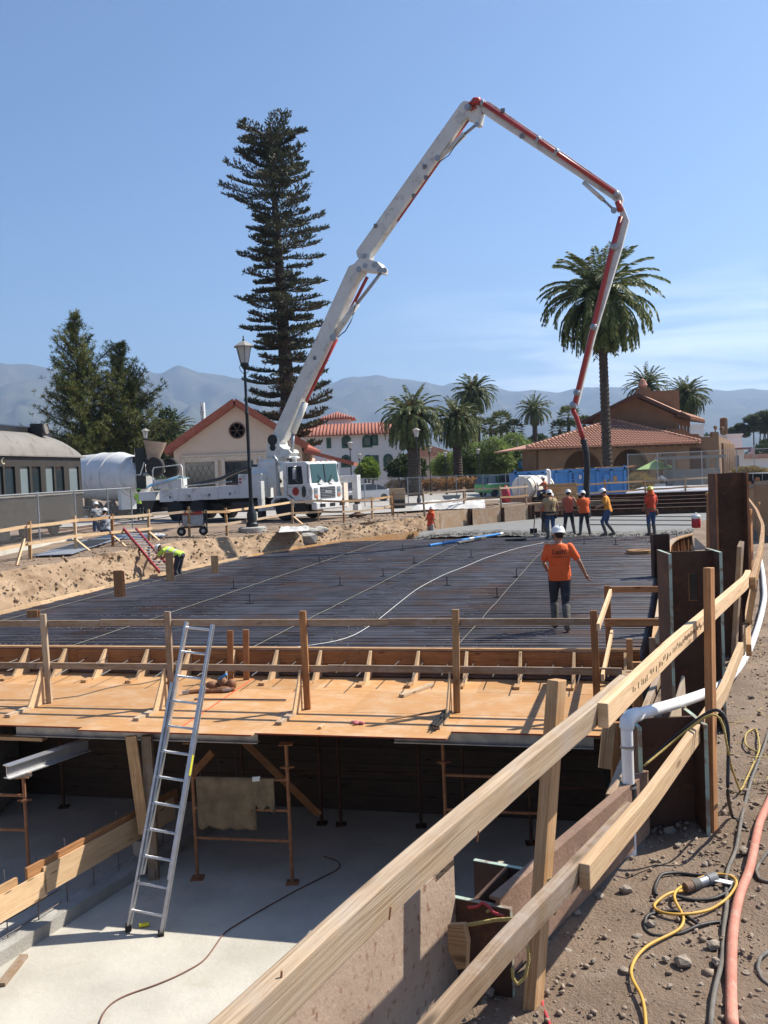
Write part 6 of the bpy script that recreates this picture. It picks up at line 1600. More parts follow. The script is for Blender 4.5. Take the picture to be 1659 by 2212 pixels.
for x, yt, yb, lab in ((905, 921, 1081, 'street lamp standing in front of the big bushy palm'), (760, 951, 1052, 'street lamp left of the white building arch windows'), (779, 977, 1052, 'small street lamp before the bright green bush'), (930, 962, 1038, 'distant street lamp right of the big bushy palm'), (964, 974, 1034, 'distant street lamp before the second palm trunk'), (1035, 967, 1035, 'distant street lamp in front of the pepper trees'), (1131, 979, 1037, 'distant street lamp above the blue sign'), (318, 922, 1010, 'street lamp behind the mixer truck hopper')):
    k = (yb - yt) / 2028; Yd = {905: 64, 760: 86, 779: 85, 318: 62}.get(x, 92); b_ = D(x, yb, Yd); t_ = D(x, yt, Yd)
    b_.z = gz(b_.x, min(b_.y, 99)) if x not in (318,) else -.1
    lamp(lab, b_, t_.z - b_.z, lod=Yd > 100)
sg_ = thing('blue_sign', 'small blue parking sign under a distant street lamp', 'sign', D(1131, 1037, 92))
c_ = D(1131, 1003, 91.5); mb = MB(); mb.box(c_, (.95, .05, .75)); mb.build('panel', 'pvc_blue', sg_)
for k in range(3): mb = MB(); mb.box(c_ + V((0, -.03, .2 - k * .18)), (.7 - .12 * k, .02, .07)); mb.build('text_line', 'white_mark', sg_)
mb = MB(); mb.tube([c_ + V((0, .06, .3)), V((c_.x, c_.y + .06, -.7))], .03, 6); mb.build('post', 'galvanised', sg_)
def ZR_(X, Y): return ZZ(X, Y, 2150, 1250, 5.53)
def wallpoly(nm, m, pts, depth, par, bev=0):
    """pts: points in one vertical plane; extruded backwards"""
    P_ = [V(p) for p in pts]; n = len(P_)
    d = P_[1] - P_[0]
    for p in P_:
        if abs((p - P_[0]).x) + abs((p - P_[0]).y) > .5: d = p - P_[0]
    b = V((-d.y, d.x, 0)).normalized()
    if b.y < 0: b = -b
    b *= depth
    vs = P_ + [p + b for p in P_]
    fs = [tuple(range(n)), tuple(reversed(range(n, 2 * n)))] + [(i, n + i, n + (i + 1) % n, (i + 1) % n) for i in range(n)]
    mb = MB(); mb.add(vs, fs); return mb.build(nm, m, par, bevel=bev)
def panel(mb, a, b, c, d, th):
    a, b, c, d = V(a), V(b), V(c), V(d); n = (b - a).cross(d - a).normalized() * th
    mb.add([a, b, c, d, a + n, b + n, c + n, d + n], [(0, 1, 2, 3), (7, 6, 5, 4), (0, 4, 5, 1), (1, 5, 6, 2), (2, 6, 7, 3), (3, 7, 4, 0)])
    return mb
YH = 62.0
hs = thing('gabled_house', 'tan stucco house with a red gable roof behind the pump truck', 'house', D(508, 1058, YH))
ap, el, er = D(*Z1(1520, 672), YH), D(*Z1(1085, 985), YH), D(*Z2(640, 985), YH)
er2 = V((ap.x + (ap.x - el.x) * .98, YH, el.z - .05))
wl, wr_ = V((el.x + .35, YH, 0)), V((er2.x - .3, YH, 0))
def gab(x): 
    return el.z + (ap.z - el.z) * (1 - abs(x - ap.x) / (ap.x - el.x)) - .12
wallpoly('wall', 'stucco_tan', [V((wl.x, YH, -.8)), V((wr_.x, YH, -.8)), V((wr_.x, YH, gab(wr_.x))), V((ap.x, YH, gab(ap.x))), V((wl.x, YH, gab(wl.x)))], 12, hs)
for sgn, e_ in ((-1, el), (1, er2)):
    mb = MB(); a = ap + V((0, -.6, 0)); b = e_ + V((sgn * .15, -.6, -.1))
    if sgn < 0: panel(mb, a, b, b + V((0, 13.4, 0)), a + V((0, 13.4, 0)), .22)
    else: panel(mb, b, a, a + V((0, 13.4, 0)), b + V((0, 13.4, 0)), .22)
    mb.build('roof', 'roof_red', hs)
    mb = MB(); mb.bar(ap + V((0, -.62, .05)), e_ + V((sgn * .16, -.62, -.03)), .1, .34); mb.build('bargeboard', 'roof_red', hs)
for k in range(6):
    t_ = .12 + k * .15
    for e_ in (el, er2):
        p = ap.lerp(e_, t_); mb = MB(); mb.bar(p + V((0, -.55, -.2)), p + V((0, .1, -.2)), .12, .14); mb.build('purlin_end', 'roof_red', hs)
a, b = D(*Z2(600, 1000), YH), D(*Z2(1020, 1120), YH); mb = MB(); panel(mb, b + V((0, -.5, 0)), V((er2.x - .1, YH - .5, el.z - .25)), V((er2.x - .1, YH + 9, el.z - .25)), b + V((0, 9, 0)), .25); mb.build('porch_roof', 'roof_red', hs)
pw = V((b.x - .6, YH + .5, 0)); mb = MB(); mb.box((pw.x - 2, YH + 4, .5), (3.6, 7, 2.6)); mb.build('porch_wall', 'stucco_trim', hs)
c_ = D(*Z2(132, 882), YH - .02); r_ = 62 / 2.37 / 1.4756 / 2028 * YH
mb = MB(); mb.lathe([(0, 0), (r_ * .86, 0), (r_ * .86, .05), (r_, .05), (r_, -.02)], c_, 32, (0, -1, 0)); wn = mb.build('round_window', 'door_brown', hs)
mb = MB(); mb.lathe([(0, .012), (r_ * .8, .012)], c_, 28, (0, -1, 0)); mb.build('pane', 'glass_dark', wn)
for k in range(3):
    a_ = k * math.pi / 3; dd = V((math.cos(a_), 0, math.sin(a_))) * r_ * .85; mb = MB(); mb.bar(c_ - dd + V((0, -.03, 0)), c_ + dd + V((0, -.03, 0)), .03, .05); mb.build('muntin', 'door_brown', wn)
zt = D(*Z1(1300, 1040), YH).z
mb = MB(); mb.bar(V((wl.x + .5, YH - .05, zt)), V((wr_.x - .5, YH - .05, zt)), .12, .3); mb.build('frieze', 'stucco_trim', hs)
mb = MB(); mb.bar(V((wl.x + .5, YH - .1, zt + .22)), V((wr_.x - .5, YH - .1, zt + .22)), .18, .12); mb.build('cornice', 'stucco_trim', hs)
for x0, x1 in ((1197, 1390), (1452, 1640), (1700, 1890)):
    a, b = D(*Z1(x0, 1060), YH), D(*Z1(x1, 1172), YH); zc = (zt - .25 + b.z) / 2
    mb = MB(); mb.box(((a.x + b.x) / 2, YH - .01, zc - .2), (b.x - a.x, .1, zt - .2 - b.z + .4)); w_ = mb.build('window', 'glass_dark', hs)
    for sx_ in (a.x - .12, b.x + .12): mb = MB(); mb.box((sx_, YH - .08, zc - .3), (.22, .16, zt - b.z + .8)); mb.build('pilaster', 'stucco_trim', hs)
    mb = MB(); mb.box(((a.x + b.x) / 2, YH - .08, b.z - .25), (b.x - a.x + .3, .14, .16)); mb.build('sill', 'door_brown', w_)
    n_ = 5
    for k in range(n_):
        for sg in (-1, 1):
            xa = a.x + (b.x - a.x) * (k + .5) / n_; mb = MB(); mb.bar(V((xa - sg * .3, YH - .07, zc - .75)), V((xa + sg * .3, YH - .07, zc + .45)), .015, .025); mb.build('lattice_bar', 'door_brown', w_)
ck = thing('smokestack', 'slim white chimney pipe lettered down its side behind the tan house', 'chimney', D(438, 930, 90))
t_ = D(437, 870, 90); mb = MB(); mb.tube([V((t_.x, 90, 0)), t_], .24, 14); mb.build('pipe', 'white_plastic', ck, auto=True)
for k, ch in enumerate('ENTERP'): text(ch, .42, 'ink', V((t_.x - .03, 90 - .26, t_.z - .55 - k * .36)), (1, 0, 0), (0, 0, 1), ck)
YB = 112.0
wbd = thing('mission_building', 'white two-storey mission building with red tiled roof and small tower', 'building', D(770, 1050, YB))
x0, x1 = D(655, 1000, YB).x, D(872, 1000, YB).x
ze = D(*Z2(1000, 915), YB).z; zr = D(*Z2(1000, 838), YB + 5).z
mb = MB(); mb.box(((x0 + x1) / 2, YB + 7, (ze - .8) / 2), (x1 - x0, 14, ze + .8)); mb.build('wall', 'stucco_white', wbd)
mb = MB(); panel(mb, (x0 - .5, YB - .7, ze - .05), (x1 + .5, YB - .7, ze - .05), (x1 + .5, YB + 5, zr), (x0 - .5, YB + 5, zr), .1); rf_ = mb.build('roof', 'tile_red', wbd)
mb = MB(); panel(mb, (x1 + .5, YB + 14, ze), (x0 - .5, YB + 14, ze), (x0 - .5, YB + 5, zr), (x1 + .5, YB + 5, zr), .1); mb.build('roof', 'tile_red', wbd)
mb = MB(); x = x0 - .4
while x < x1 + .5:
    mb.tube([(x, YB - .72, ze + .06), (x, YB + 5, zr + .11)], .13, 6); x += .42
tag(mb.build('tile_rows', 'tile_red', rf_, smooth=True), kind='stuff')
ta, tb2 = D(*Z2(800, 800), YB + 7), D(*Z2(1005, 800), YB + 7)
tw_ = D(*Z2(760, 800), YB + 7).x
zt_, zb_ = ta.z, ta.z + (D(*Z2(880, 745), YB + 9).z - ta.z)
mb = MB(); mb.box(((tw_ + tb2.x) / 2, YB + 9.5, ta.z - 1.5), (tb2.x - tw_ - .6, 5, 3)); mb.build('tower', 'stucco_white', wbd)
mb = MB(); cx_ = (tw_ + tb2.x) / 2; hx = (tb2.x - tw_) / 2 + .35
mb.add([(cx_ - hx, YB + 6.5, zt_), (cx_ + hx, YB + 6.5, zt_), (cx_ + hx, YB + 12.5, zt_), (cx_ - hx, YB + 12.5, zt_), (cx_, YB + 9.5, zb_)], [(0, 1, 4), (1, 2, 4), (2, 3, 4), (3, 0, 4), (3, 2, 1, 0)]); tr_ = mb.build('tower_roof', 'tile_red', wbd)
mb = MB()
for k in range(-7, 8):
    f = k / 7.5; mb.tube([(cx_ + hx * f, YB + 6.48, zt_ + .05), (cx_ + hx * f * (0.02 + 0 * f), YB + 6.5 + 3 * (1 - abs(f)) + 0, zt_ + (zb_ - zt_) * (1 - abs(f)) + .05)] if False else [(cx_ + hx * f, YB + 6.45, zt_ + .05), (cx_ + hx * f, YB + 6.5 + 3 * (1 - abs(f)), zt_ + (zb_ - zt_) * (1 - abs(f)) + .05)], .12, 6)
tag(mb.build('tile_rows', 'tile_red', tr_, smooth=True), kind='stuff')
def arch_poly(xa, xb, za, zb_, y, n=8):
    r_ = (xb - xa) / 2; cx = (xa + xb) / 2; zs = zb_ - r_
    return [V((xa, y, za)), V((xb, y, za)), V((xb, y, zs))] + [V((cx + r_ * math.cos(t), y, zs + r_ * math.sin(t))) for t in np.linspace(0, math.pi, n + 1)[1:-1]] + [V((xa, y, zs))]
for (X0, Y0, X1, Y1, arc) in ((935, 928, 980, 1005, 1), (1090, 925, 1140, 1000, 1), (1156, 925, 1185, 985, 0), (1250, 1068, 1297, 1150, 1), (1160, 1080, 1190, 1135, 0), (1098, 1075, 1145, 1150, 1), (820, 950, 830, 1005, 0), (930, 1075, 980, 1150, 1)):
    a, b = D(*Z2(X0, Y1), YB), D(*Z2(X1, Y0), YB)
    for gx, mm_, off, nm in ((.18, 'window_frame', -.06, 'window'), (-.12, 'glass_dark', -.10, 'pane')):
        pts_ = arch_poly(a.x - gx, b.x + gx, a.z - gx, b.z + gx, YB + off) if arc else [V((a.x - gx, YB + off, a.z - gx)), V((b.x + gx, YB + off, a.z - gx)), V((b.x + gx, YB + off, b.z + gx)), V((a.x - gx, YB + off, b.z + gx))]
        par_ = wallpoly(nm, mm_, pts_, .08, wbd if nm == 'window' else par_)
a, b = D(*Z2(890, 840), YB + 6.9), D(*Z2(905, 815), YB + 6.9)
sh_ = thing('small_house', 'small cream house with low gable seen between the palm trunks', 'house', D(935, 1036, 135))
c_ = D(*Z3(395, 770), 135); mb = MB(); mb.box((c_.x, 138, 1.6), (8, 6, 4.6)); mb.build('wall', 'stucco_trim', sh_)
mb = MB(); mb.prism([(-4.5, 0), (4.5, 0), (0, 1.6)], (c_.x, 134.5, 3.9), (1, 0, 0), (0, 0, 1), -7); mb.build('roof', 'tile', sh_)
dp = thing('railway_depot', 'ochre stucco railway depot with tiled arcade roof and arches', 'depot', D(1330, 1060, 78))
YA = 76.0
eL, eR, aP = D(1138, 968, YA), D(1512, 962, YA + 3.5), D(1323, 909, YA + 7.5)
eR.z = eL.z - .0
ridge_b = aP + V((2.5, 10, 0)); eRb = eR + V((4.5, 12, 0)); eLb = eL + V((-1, 14, 0))
mb = MB(); mb.add([eL, eR, aP, ridge_b, eRb, eLb], [(0, 1, 2), (1, 4, 3, 2), (0, 2, 3, 5)]); o = mb.build('roof', 'tile', dp); so = o.modifiers.new('thick', 'SOLIDIFY'); so.thickness = .12
ed = (eR - eL); el_ = ed.length; edn = ed.normalized(); nrm_ = (eR - eL).cross(aP - eL).normalized(); upd = nrm_.cross(edn).normalized()
if upd.z < 0: upd = -upd
if nrm_.z < 0: nrm_ = -nrm_
tl = MB(); seg = 5; vs_ = []
for (yy, rr) in ((-.03, .115), (.44, .095)):
    for j in range(seg + 1): a_ = math.pi * j / seg; vs_.append((rr * math.cos(a_), yy, rr * .9 * math.sin(a_) + (.03 if yy < 0 else 0)))
tl.add(vs_, [(j, j + 1, seg + 2 + j, seg + 1 + j) for j in range(seg)])
tme = tl.mesh('roof_tile', smooth=True); tme.materials.append(M_('tile'))
MTs = []
apx = (aP - eL).dot(edn); aph = (aP - eL).dot(upd)
x = .14
while x < el_:
    top = aph * (x / apx if x < apx else (el_ - x) / (el_ - apx)); yv = 0
    while yv < top - .1:
        MTs.append((x, yv)); yv += .42
    x += .285
MTs.sort(key=lambda p: p[1])
rest_t = MB()
Rt = Matrix((edn, upd, nrm_)).transposed().to_4x4()
for k, (x, yv) in enumerate(MTs):
    Mx = Rt.copy(); Mx.translation = eL + edn * (x + random.uniform(-.012, .012)) + upd * (yv - .1) + nrm_ * .015
    if k < 300:
        t_o = bpy.data.objects.new('roof_tile', tme); col.objects.link(t_o); t_o.parent = dp; t_o.matrix_local = FRAME[dp.name] @ Mx
    else: rest_t.add([Mx @ V(p) for p in vs_], [(j, j + 1, seg + 2 + j, seg + 1 + j) for j in range(seg)])
e2 = eRb - eR; e2n = e2.normalized(); n2_ = e2.cross(aP - eR).normalized(); n2_ = n2_ if n2_.z > 0 else -n2_; u2_ = n2_.cross(e2n).normalized(); u2_ = u2_ if u2_.z > 0 else -u2_
R2 = Matrix((e2n, u2_, n2_)).transposed().to_4x4()
for i in range(36):
    for j in range(12):
        Mx = R2.copy(); p = eR + e2n * (i * .29 + .1) + u2_ * (j * .42)
        if (p - eR).dot(e2n) < j * .42 * ((aP - eR).dot(e2n) / max(.1, (aP - eR).dot(u2_))): continue
        Mx.translation = p + n2_ * .02; rest_t.add([Mx @ V(q_) for q_ in vs_], [(q_, q_ + 1, seg + 2 + q_, seg + 1 + q_) for q_ in range(seg)])
tag(rest_t.build('far_tiles', 'tile', dp, smooth=True, fix=False), kind='stuff')
for a, b in ((eL, aP), (eR, aP)):
    n_ = 24
    for k in range(n_):
        p, q_ = a.lerp(b, k / n_), a.lerp(b, (k + 1.12) / n_); mb = MB(); mb.tube([p + V((0, -.02, .1)), q_ + V((0, -.02, .07))], .15, 8, [1.0, .8]); mb.build('hip_tile', 'tile', dp, smooth=True)
mb = MB(); mb.bar(eL + V((0, .15, -.12)), eR + V((0, .15, -.12)), .12, .2); mb.build('eave_board', 'timber_dark', dp)
for k in range(22):
    p = eL.lerp(eR, (k + .5) / 22); mb = MB(); mb.bar(p + V((0, .1, -.22)), p + V((0, 1.3, -.1)), .1, .16); mb.build('rafter_tail', 'timber_dark', dp)
wy = YA + 1.1
A0, A1 = V((eL.x + 1.1, wy, 0)), V((eR.x - .6, wy + 3.3, 0)); wd = (A1 - A0).normalized()
def on_wall(px, py):
    r_ = ray(px, py); n = V((wd.y, -wd.x, 0)); t_ = (A0.x * n.x + A0.y * n.y) / (r_.x * n.x + r_.y * n.y); p = V((r_.x * t_, r_.y * t_, EYE + r_.z * t_)); return (V((p.x, p.y, 0)) - A0).dot(wd), p.z
arcs = []
for x0_, x1_, yt in ((110, 398, 560), (480, 765, 548)):
    a, _ = on_wall(*Z4(x0_, 700)); b, _ = on_wall(*Z4(x1_, 700)); _, zt2 = on_wall(*Z4((x0_ + x1_) / 2, yt)); arcs.append((a, b, zt2))
Lw = (A1 - A0).length; zw = eL.z + .1
poly = [(0, -1)]
for a, b, zt2 in arcs:
    r_ = (b - a) / 2; zs = zt2 - min(r_, 1.8); rz = min(r_, 1.8)
    poly += [(a, -1), (a, zs)] + [((a + b) / 2 - r_ * math.cos(t), zs + rz * math.sin(t)) for t in np.linspace(0, math.pi, 13)[1:-1]] + [(b, zs), (b, -1)]
poly += [(Lw, -1), (Lw, zw), (0, zw)]
mb = MB(); mb.prism(poly, A0, wd, (0, 0, 1), -.5); mb.build('arcade_wall', 'stucco_depot', dp)
back = V((-wd.y, wd.x, 0)); mb = MB(); mb.quad(A0 + back * 3.5 + V((0, 0, -1)), A1 + back * 3.5 + V((0, 0, -1)), A1 + back * 3.5 + V((0, 0, zw)), A0 + back * 3.5 + V((0, 0, zw))); mb.build('porch_back_wall', 'stucco_depot', dp)
mb = MB(); mb.quad(A0 + V((0, 0, -1)), A0 + back * 3.5 + V((0, 0, -1)), A0 + back * 3.5 + V((0, 0, zw)), A0 + V((0, 0, zw))); mb.build('porch_end_wall', 'stucco_depot', dp)
for X in (880, 925): p = on_wall(*Z4(X, 620)); mb = MB(); mb.box(A0 + wd * p[0] - back * .1 + V((0, 0, .8)), (.8, .3, 3.2), math.atan2(wd.y, wd.x)); mb.build('door', 'door_brown', dp)
YU = 84.0
uL, uR = D(*Z4(325, 300), YU), D(*Z4(965, 320), YU - 1.5); uE = D(*Z4(1068, 330), YU + 7)
rd = D(*Z4(640, 135), YU - .7)
zeu = (D(*Z4(325, 300), YU).z + D(*Z4(965, 310), YU - 1.5).z) / 2
fr_ = [V((uL.x, uL.y, 1.5)), V((uR.x, uR.y, 1.5)), V((uR.x, uR.y, zeu - .1)), V((rd.x, (uL.y + uR.y) / 2, rd.z - .2)), V((uL.x, uL.y, zeu - .1))]
mb = MB(); mb.add(fr_, [(0, 1, 2, 3, 4)]); mb.add([fr_[1], V((uE.x, uE.y, 1.5)), V((uE.x, uE.y, zeu - .1)), fr_[2]], [(0, 1, 2, 3)]); mb.build('upper_wall', 'stucco_depot', dp)
sd = V((uE.x - uR.x, uE.y - uR.y, 0)); rfv = sd.normalized()
eLx, eRx = D(*Z4(232, 305), YU - .5), D(*Z4(1000, 300), YU - 2.2)
rda = V((rd.x, rd.y - .9, rd.z))
mb = MB(); panel(mb, V((eLx.x, YU - .8, zeu - .25)), rda, rda + sd * 1.3, V((eLx.x, YU - .8, zeu - .25)) + sd * 1.3, -.2); mb.build('upper_roof', 'roof_red', dp)
er_ = V((uR.x + .9, uR.y - .9, zeu - .35))
mb = MB(); panel(mb, rda, er_, er_ + sd * 1.25, rda + sd * 1.3, -.2); ur_ = mb.build('upper_roof', 'tile', dp)
for a, b in ((V((eLx.x, YU - .85, zeu - .25)), rda), (rda, er_)):
    mb = MB(); mb.bar(a + V((0, -.05, -.1)), b + V((0, -.05, -.1)), .14, .3); mb.build('verge_board', 'timber_dark', dp)
for k in range(14):
    p = er_ + sd * 1.25 * (k + .5) / 14; mb = MB(); mb.bar(p + V((0, 0, -.1)), p + V((-1.3, .3, .15)), .12, .16); mb.build('rafter_tail', 'timber_dark', dp)
for k in range(30):
    p = er_ + sd * 1.25 * (k + .3) / 30; mb = MB(); mb.tube([p + V((0, 0, .1)), p.lerp(rda + sd * 1.3 * k / 30, .18) + V((0, 0, .1))], .11, 6); mb.build('verge_tile', 'tile', dp, smooth=True)
for k in range(4):
    f = .12 + .25 * k; p = V((uR.x, uR.y, 0)) + sd * f; nx = V((sd.y, -sd.x, 0)).normalized()
    mb = MB(); mb.bar(p + nx * .03 + V((0, 0, zeu - 2.6)), p + nx * .03 + V((0, 0, zeu - .9)), .1, .45, rfv); w_ = mb.build('window', 'glass_dark', dp)
    mb = MB(); mb.bar(p + nx * .06 - rfv * .3 + V((0, 0, zeu - 2.7)), p + nx * .06 + rfv * .3 + V((0, 0, zeu - 2.7)), .2, .12); mb.build('sill', 'stucco_depot', w_)
c_ = D(*Z4(712, 140), YU + 5); mb = MB(); mb.box((c_.x, c_.y, c_.z - .5), (1.1, 1.1, 2.2)); ch_ = mb.build('chimney', 'stucco_depot', dp); mb = MB(); mb.lathe([(.3, 0), (.45, .3), (.25, .8), (0, .95)], V((c_.x, c_.y, c_.z + .6)), 10); mb.build('chimney_cap', 'tile', ch_)
c_ = D(*Z4(852, 160), YU + 6); mb = MB(); mb.box((c_.x, c_.y, c_.z - .6), (2.9, 1.6, 2.4)); mb.build('chimney', 'stucco_depot', dp)
YW = 82.0
pts_ = [(-160, 640), (170, 645), (190, 675), (255, 690), (272, 735), (420, 737), (442, 772), (492, 790), (664, 786), (664, 700), (778, 702), (780, 1000)]
top_ = [D(*ZR_(x, y), YW) for x, y in pts_]
wing = [V((top_[0].x, YW, -1))] + top_[:-1] + [V((top_[-1].x, YW, -1))]
wallpoly('wing_wall', 'stucco_depot', wing[::-1], .5, dp)
a, b = D(*ZR_(165, 1060), YW), D(*ZR_(595, 1060), YW)
wallpoly('wing_arch', 'timber_dark', arch_poly(a.x, b.x, -.5, D(*ZR_(380, 975), YW).z, YW - .06), .05, dp)
for X, Yc, r_ in ((720, 622, 34), (835, 648, 42)):
    c_ = D(*ZR_(X, Yc), YW + (0 if X < 800 else 2)); rr = r_ / 5.53 / 1.4756 / 2028 * YW
    mb = MB(); mb.ell(c_, (rr, rr, rr), 14, 10); f_ = mb.build('ball_finial', 'stucco_depot', dp, smooth=True)
    mb = MB(); mb.lathe([(rr * .5, -rr * 2.2), (rr * .35, -rr * 1.4), (rr * .6, -rr * .8)], c_, 12); mb.build('finial_stem', 'stucco_depot', f_)
sw0, sw1 = V((top_[-1].x, YW, 0)), D(*ZR_(1010, 870), YW + 13)
mb = MB(); mb.add([sw0 + V((0, 0, -1)), V((sw1.x, sw1.y, -1)), V((sw1.x, sw1.y, sw1.z)), V((sw0.x, sw0.y, top_[-2].z - .3))], [(0, 1, 2, 3)]); mb.build('wing_side', 'stucco_depot', dp)
for k in range(7):
    p = sw0.lerp(V((sw1.x, sw1.y, 0)), .08 + k * .13); mb = MB(); mb.tube([p + V((.25, -.1, -1)), p + V((.25, -.1, 3.2))], .16, 10); mb.build('column', 'stucco_depot', dp, smooth=True)
c_ = D(*ZR_(868, 600), YW + 5); mb = MB(); mb.box((c_.x, c_.y, c_.z), (.5, 1.0, 1.6)); mb.build('parapet_scroll', 'stucco_depot', dp, bevel=.2)
for X0, Y0, X1, Y1, Yd, nm, lab, bay in ((275, 590, 512, 740, 140, 'pale_block', 'pale flat-roofed block behind the depot parapet', 0), (940, 758, 1185, 1340, 125, 'white_block', 'white flat-roofed building right of the depot', 1), (1040, 1010, 1220, 1330, 105, 'white_shop', 'low white building with a dark arched opening at the right', 2)):
    a, b = D(*ZR_(X0, Y1), Yd), D(*ZR_(X1, Y0), Yd); o = thing(nm, lab, 'building', (a.x, Yd, -.6))
    mb = MB(); mb.box(((a.x + b.x) / 2, Yd + 4, (b.z - .8) / 2), (b.x - a.x, 8, b.z + .8)); mb.build('wall', 'stucco_white', o)
    mb = MB(); mb.box(((a.x + b.x) / 2, Yd + 4, b.z + .1), (b.x - a.x + .3, 8.3, .25)); mb.build('parapet', 'stucco_white', o)
    if bay == 2: wallpoly('arch_opening', 'glass_dark', arch_poly(D(*ZR_(1015, 1330), Yd).x + .4, D(*ZR_(1135, 1330), Yd).x, -.4, D(*ZR_(1080, 1110), Yd).z, Yd - .06), .05, o)
    if bay == 2: mb = MB(); mb.box(((a.x + b.x) / 2, Yd - .6, b.z + .1), (b.x - a.x + .8, 1.6, .2)); mb.build('awning', 'roof_red', o)
rb2 = thing('tile_roof_shop', 'low building with orange roof below the flag at the far right', 'building', D(1640, 1000, 120))
a, b = D(*ZR_(1215, 1230), 120), D(*ZR_(1420, 1170), 120); mb = MB(); mb.box(((a.x + b.x) / 2 + 8, 124, b.z / 2), (b.x - a.x + 16, 7, b.z)); mb.build('wall', 'stucco_white', rb2)
mb = MB(); mb.box(((a.x + b.x) / 2 + 8, 124, b.z + .3), (b.x - a.x + 17, 8, .5)); mb.build('roof', 'tile', rb2)
fg = thing('flag', 'red and white striped flag with blue canton at the far right', 'flag', D(1645, 1000, 100))
c0_ = D(*ZR_(1300, 985), 100); wf, hf = 95 / 8.16 / 2028 * 100, 125 / 8.16 / 2028 * 100
for k in range(7):
    mb = MB(); mb.box(c0_ + V((wf / 2, .02 * math.sin(k), -hf * (k * 2 + 1) / 14)), (wf, .03, hf / 14)); mb.build('stripe', 'boom_red', fg)
    if k < 6: mb = MB(); mb.box(c0_ + V((wf / 2, .02 * math.sin(k), -hf * (k * 2 + 2) / 14)), (wf, .028, hf / 14)); mb.build('stripe', 'white_plastic', fg)
mat('flag_blue', (.03, .05, .18), rough=.8)
mb = MB(); mb.box(c0_ + V((wf * .22, -.03, -hf * .27)), (wf * .44, .03, hf * .54)); mb.build('canton', 'flag_blue', fg)
mb = MB(); mb.tube([c0_ + V((wf + .05, 0, .3)), V((c0_.x + wf + .05, 100, -.6))], .05, 6); mb.build('pole', 'galvanised', fg)
YS = 66.0
st = thing('grey_shelter', 'plain grey block kiosk with flat roof on posts in front of the depot', 'kiosk', D(1498, 1055, YS))
a, b = D(*Z4(942, 850), YS), D(*Z4(1298, 695), YS); zb0 = gz(a.x, YS) - .1
mb = MB(); mb.box(((a.x + b.x) / 2, YS + 1.2, (zb0 + b.z) / 2), (b.x - a.x, 2.4, b.z - zb0)); mb.build('counter_wall', 'shelter_grey', st)
r0, r1 = D(*Z4(905, 640), YS - .4), D(*Z4(1340, 580), YS - .4)
mb = MB(); mb.box(((r0.x + r1.x) / 2, YS + 1.2, (r0.z + r1.z) / 2), (r1.x - r0.x, 3.4, (r1.z - r0.z) * .55)); mb.build('roof', 'shelter_grey', st)
for x in (a.x + .15, b.x - .15):
    for y in (YS + .2, YS + 2.2): mb = MB(); mb.box((x, y, (b.z + r0.z) / 2), (.22, .22, r0.z - b.z + .3)); mb.build('post', 'shelter_grey', st)
um = thing('green_umbrella', 'open lime green patio umbrella beside the depot', 'umbrella', D(1412, 1045, 69))
c_ = D(*Z4(808, 634), 69); mb = MB(); mb.lathe([(0, .02), (.5, -.2), (1.0, -.42), (1.42, -.62), (1.42, -.66)], c_, 8); mb.build('canopy', 'leaf_bright' if False else 'car_green', um)
mat('canvas_lime', (.42, .58, .22), rough=.8); um.children[0].data.materials[0] = M_('canvas_lime')
mb = MB(); mb.tube([c_, V((c_.x, 69, -.6))], .03, 6); mb.build('pole', 'fir', um)
for k in range(8):
    a_ = k * math.pi / 4; mb = MB(); mb.tube([c_ + V((0, 0, -.35)), c_ + V((1.38 * math.cos(a_), 1.38 * math.sin(a_), -.64))], .01, 4); mb.build('rib', 'fir', um)
gt = thing('iron_gate', 'white wall with dark iron bars and ring ornaments at the far right', 'gate', D(1640, 1075, 45))
for k in range(9):
    a = D(*ZR_(1300 + k * 55, 1435), 45 - k * .2); b = D(*ZR_(1300 + k * 55, 1650), 45 - k * .2); mb = MB(); mb.bar(b, a, .1 if k % 3 else .16, .08, (0, 1, 0)); mb.build('bar', 'black_paint', gt)
for k in range(8):
    c_ = D(*ZR_(1345 + k * 52, 1590), 44.9); mb = MB(); mb.lathe([(.07, -.01), (.1, -.01), (.1, .01), (.07, .01)], c_, 12, (0, 1, 0)); mb.build('ring', 'black_paint', gt)
a, b = D(*ZR_(1290, 1430), 46), D(*ZR_(1800, 1640), 46); mb = MB(); mb.box(((a.x + b.x) / 2, 46.3, (a.z + b.z) / 2), (b.x - a.x, .2, a.z - b.z)); mb.build('backing_wall', 'stucco_white', gt)
hd = thing('plywood_hoarding', 'tan plywood hoarding with timber cap at the far right beyond the columns', 'hoarding', D(1640, 1110, 24))
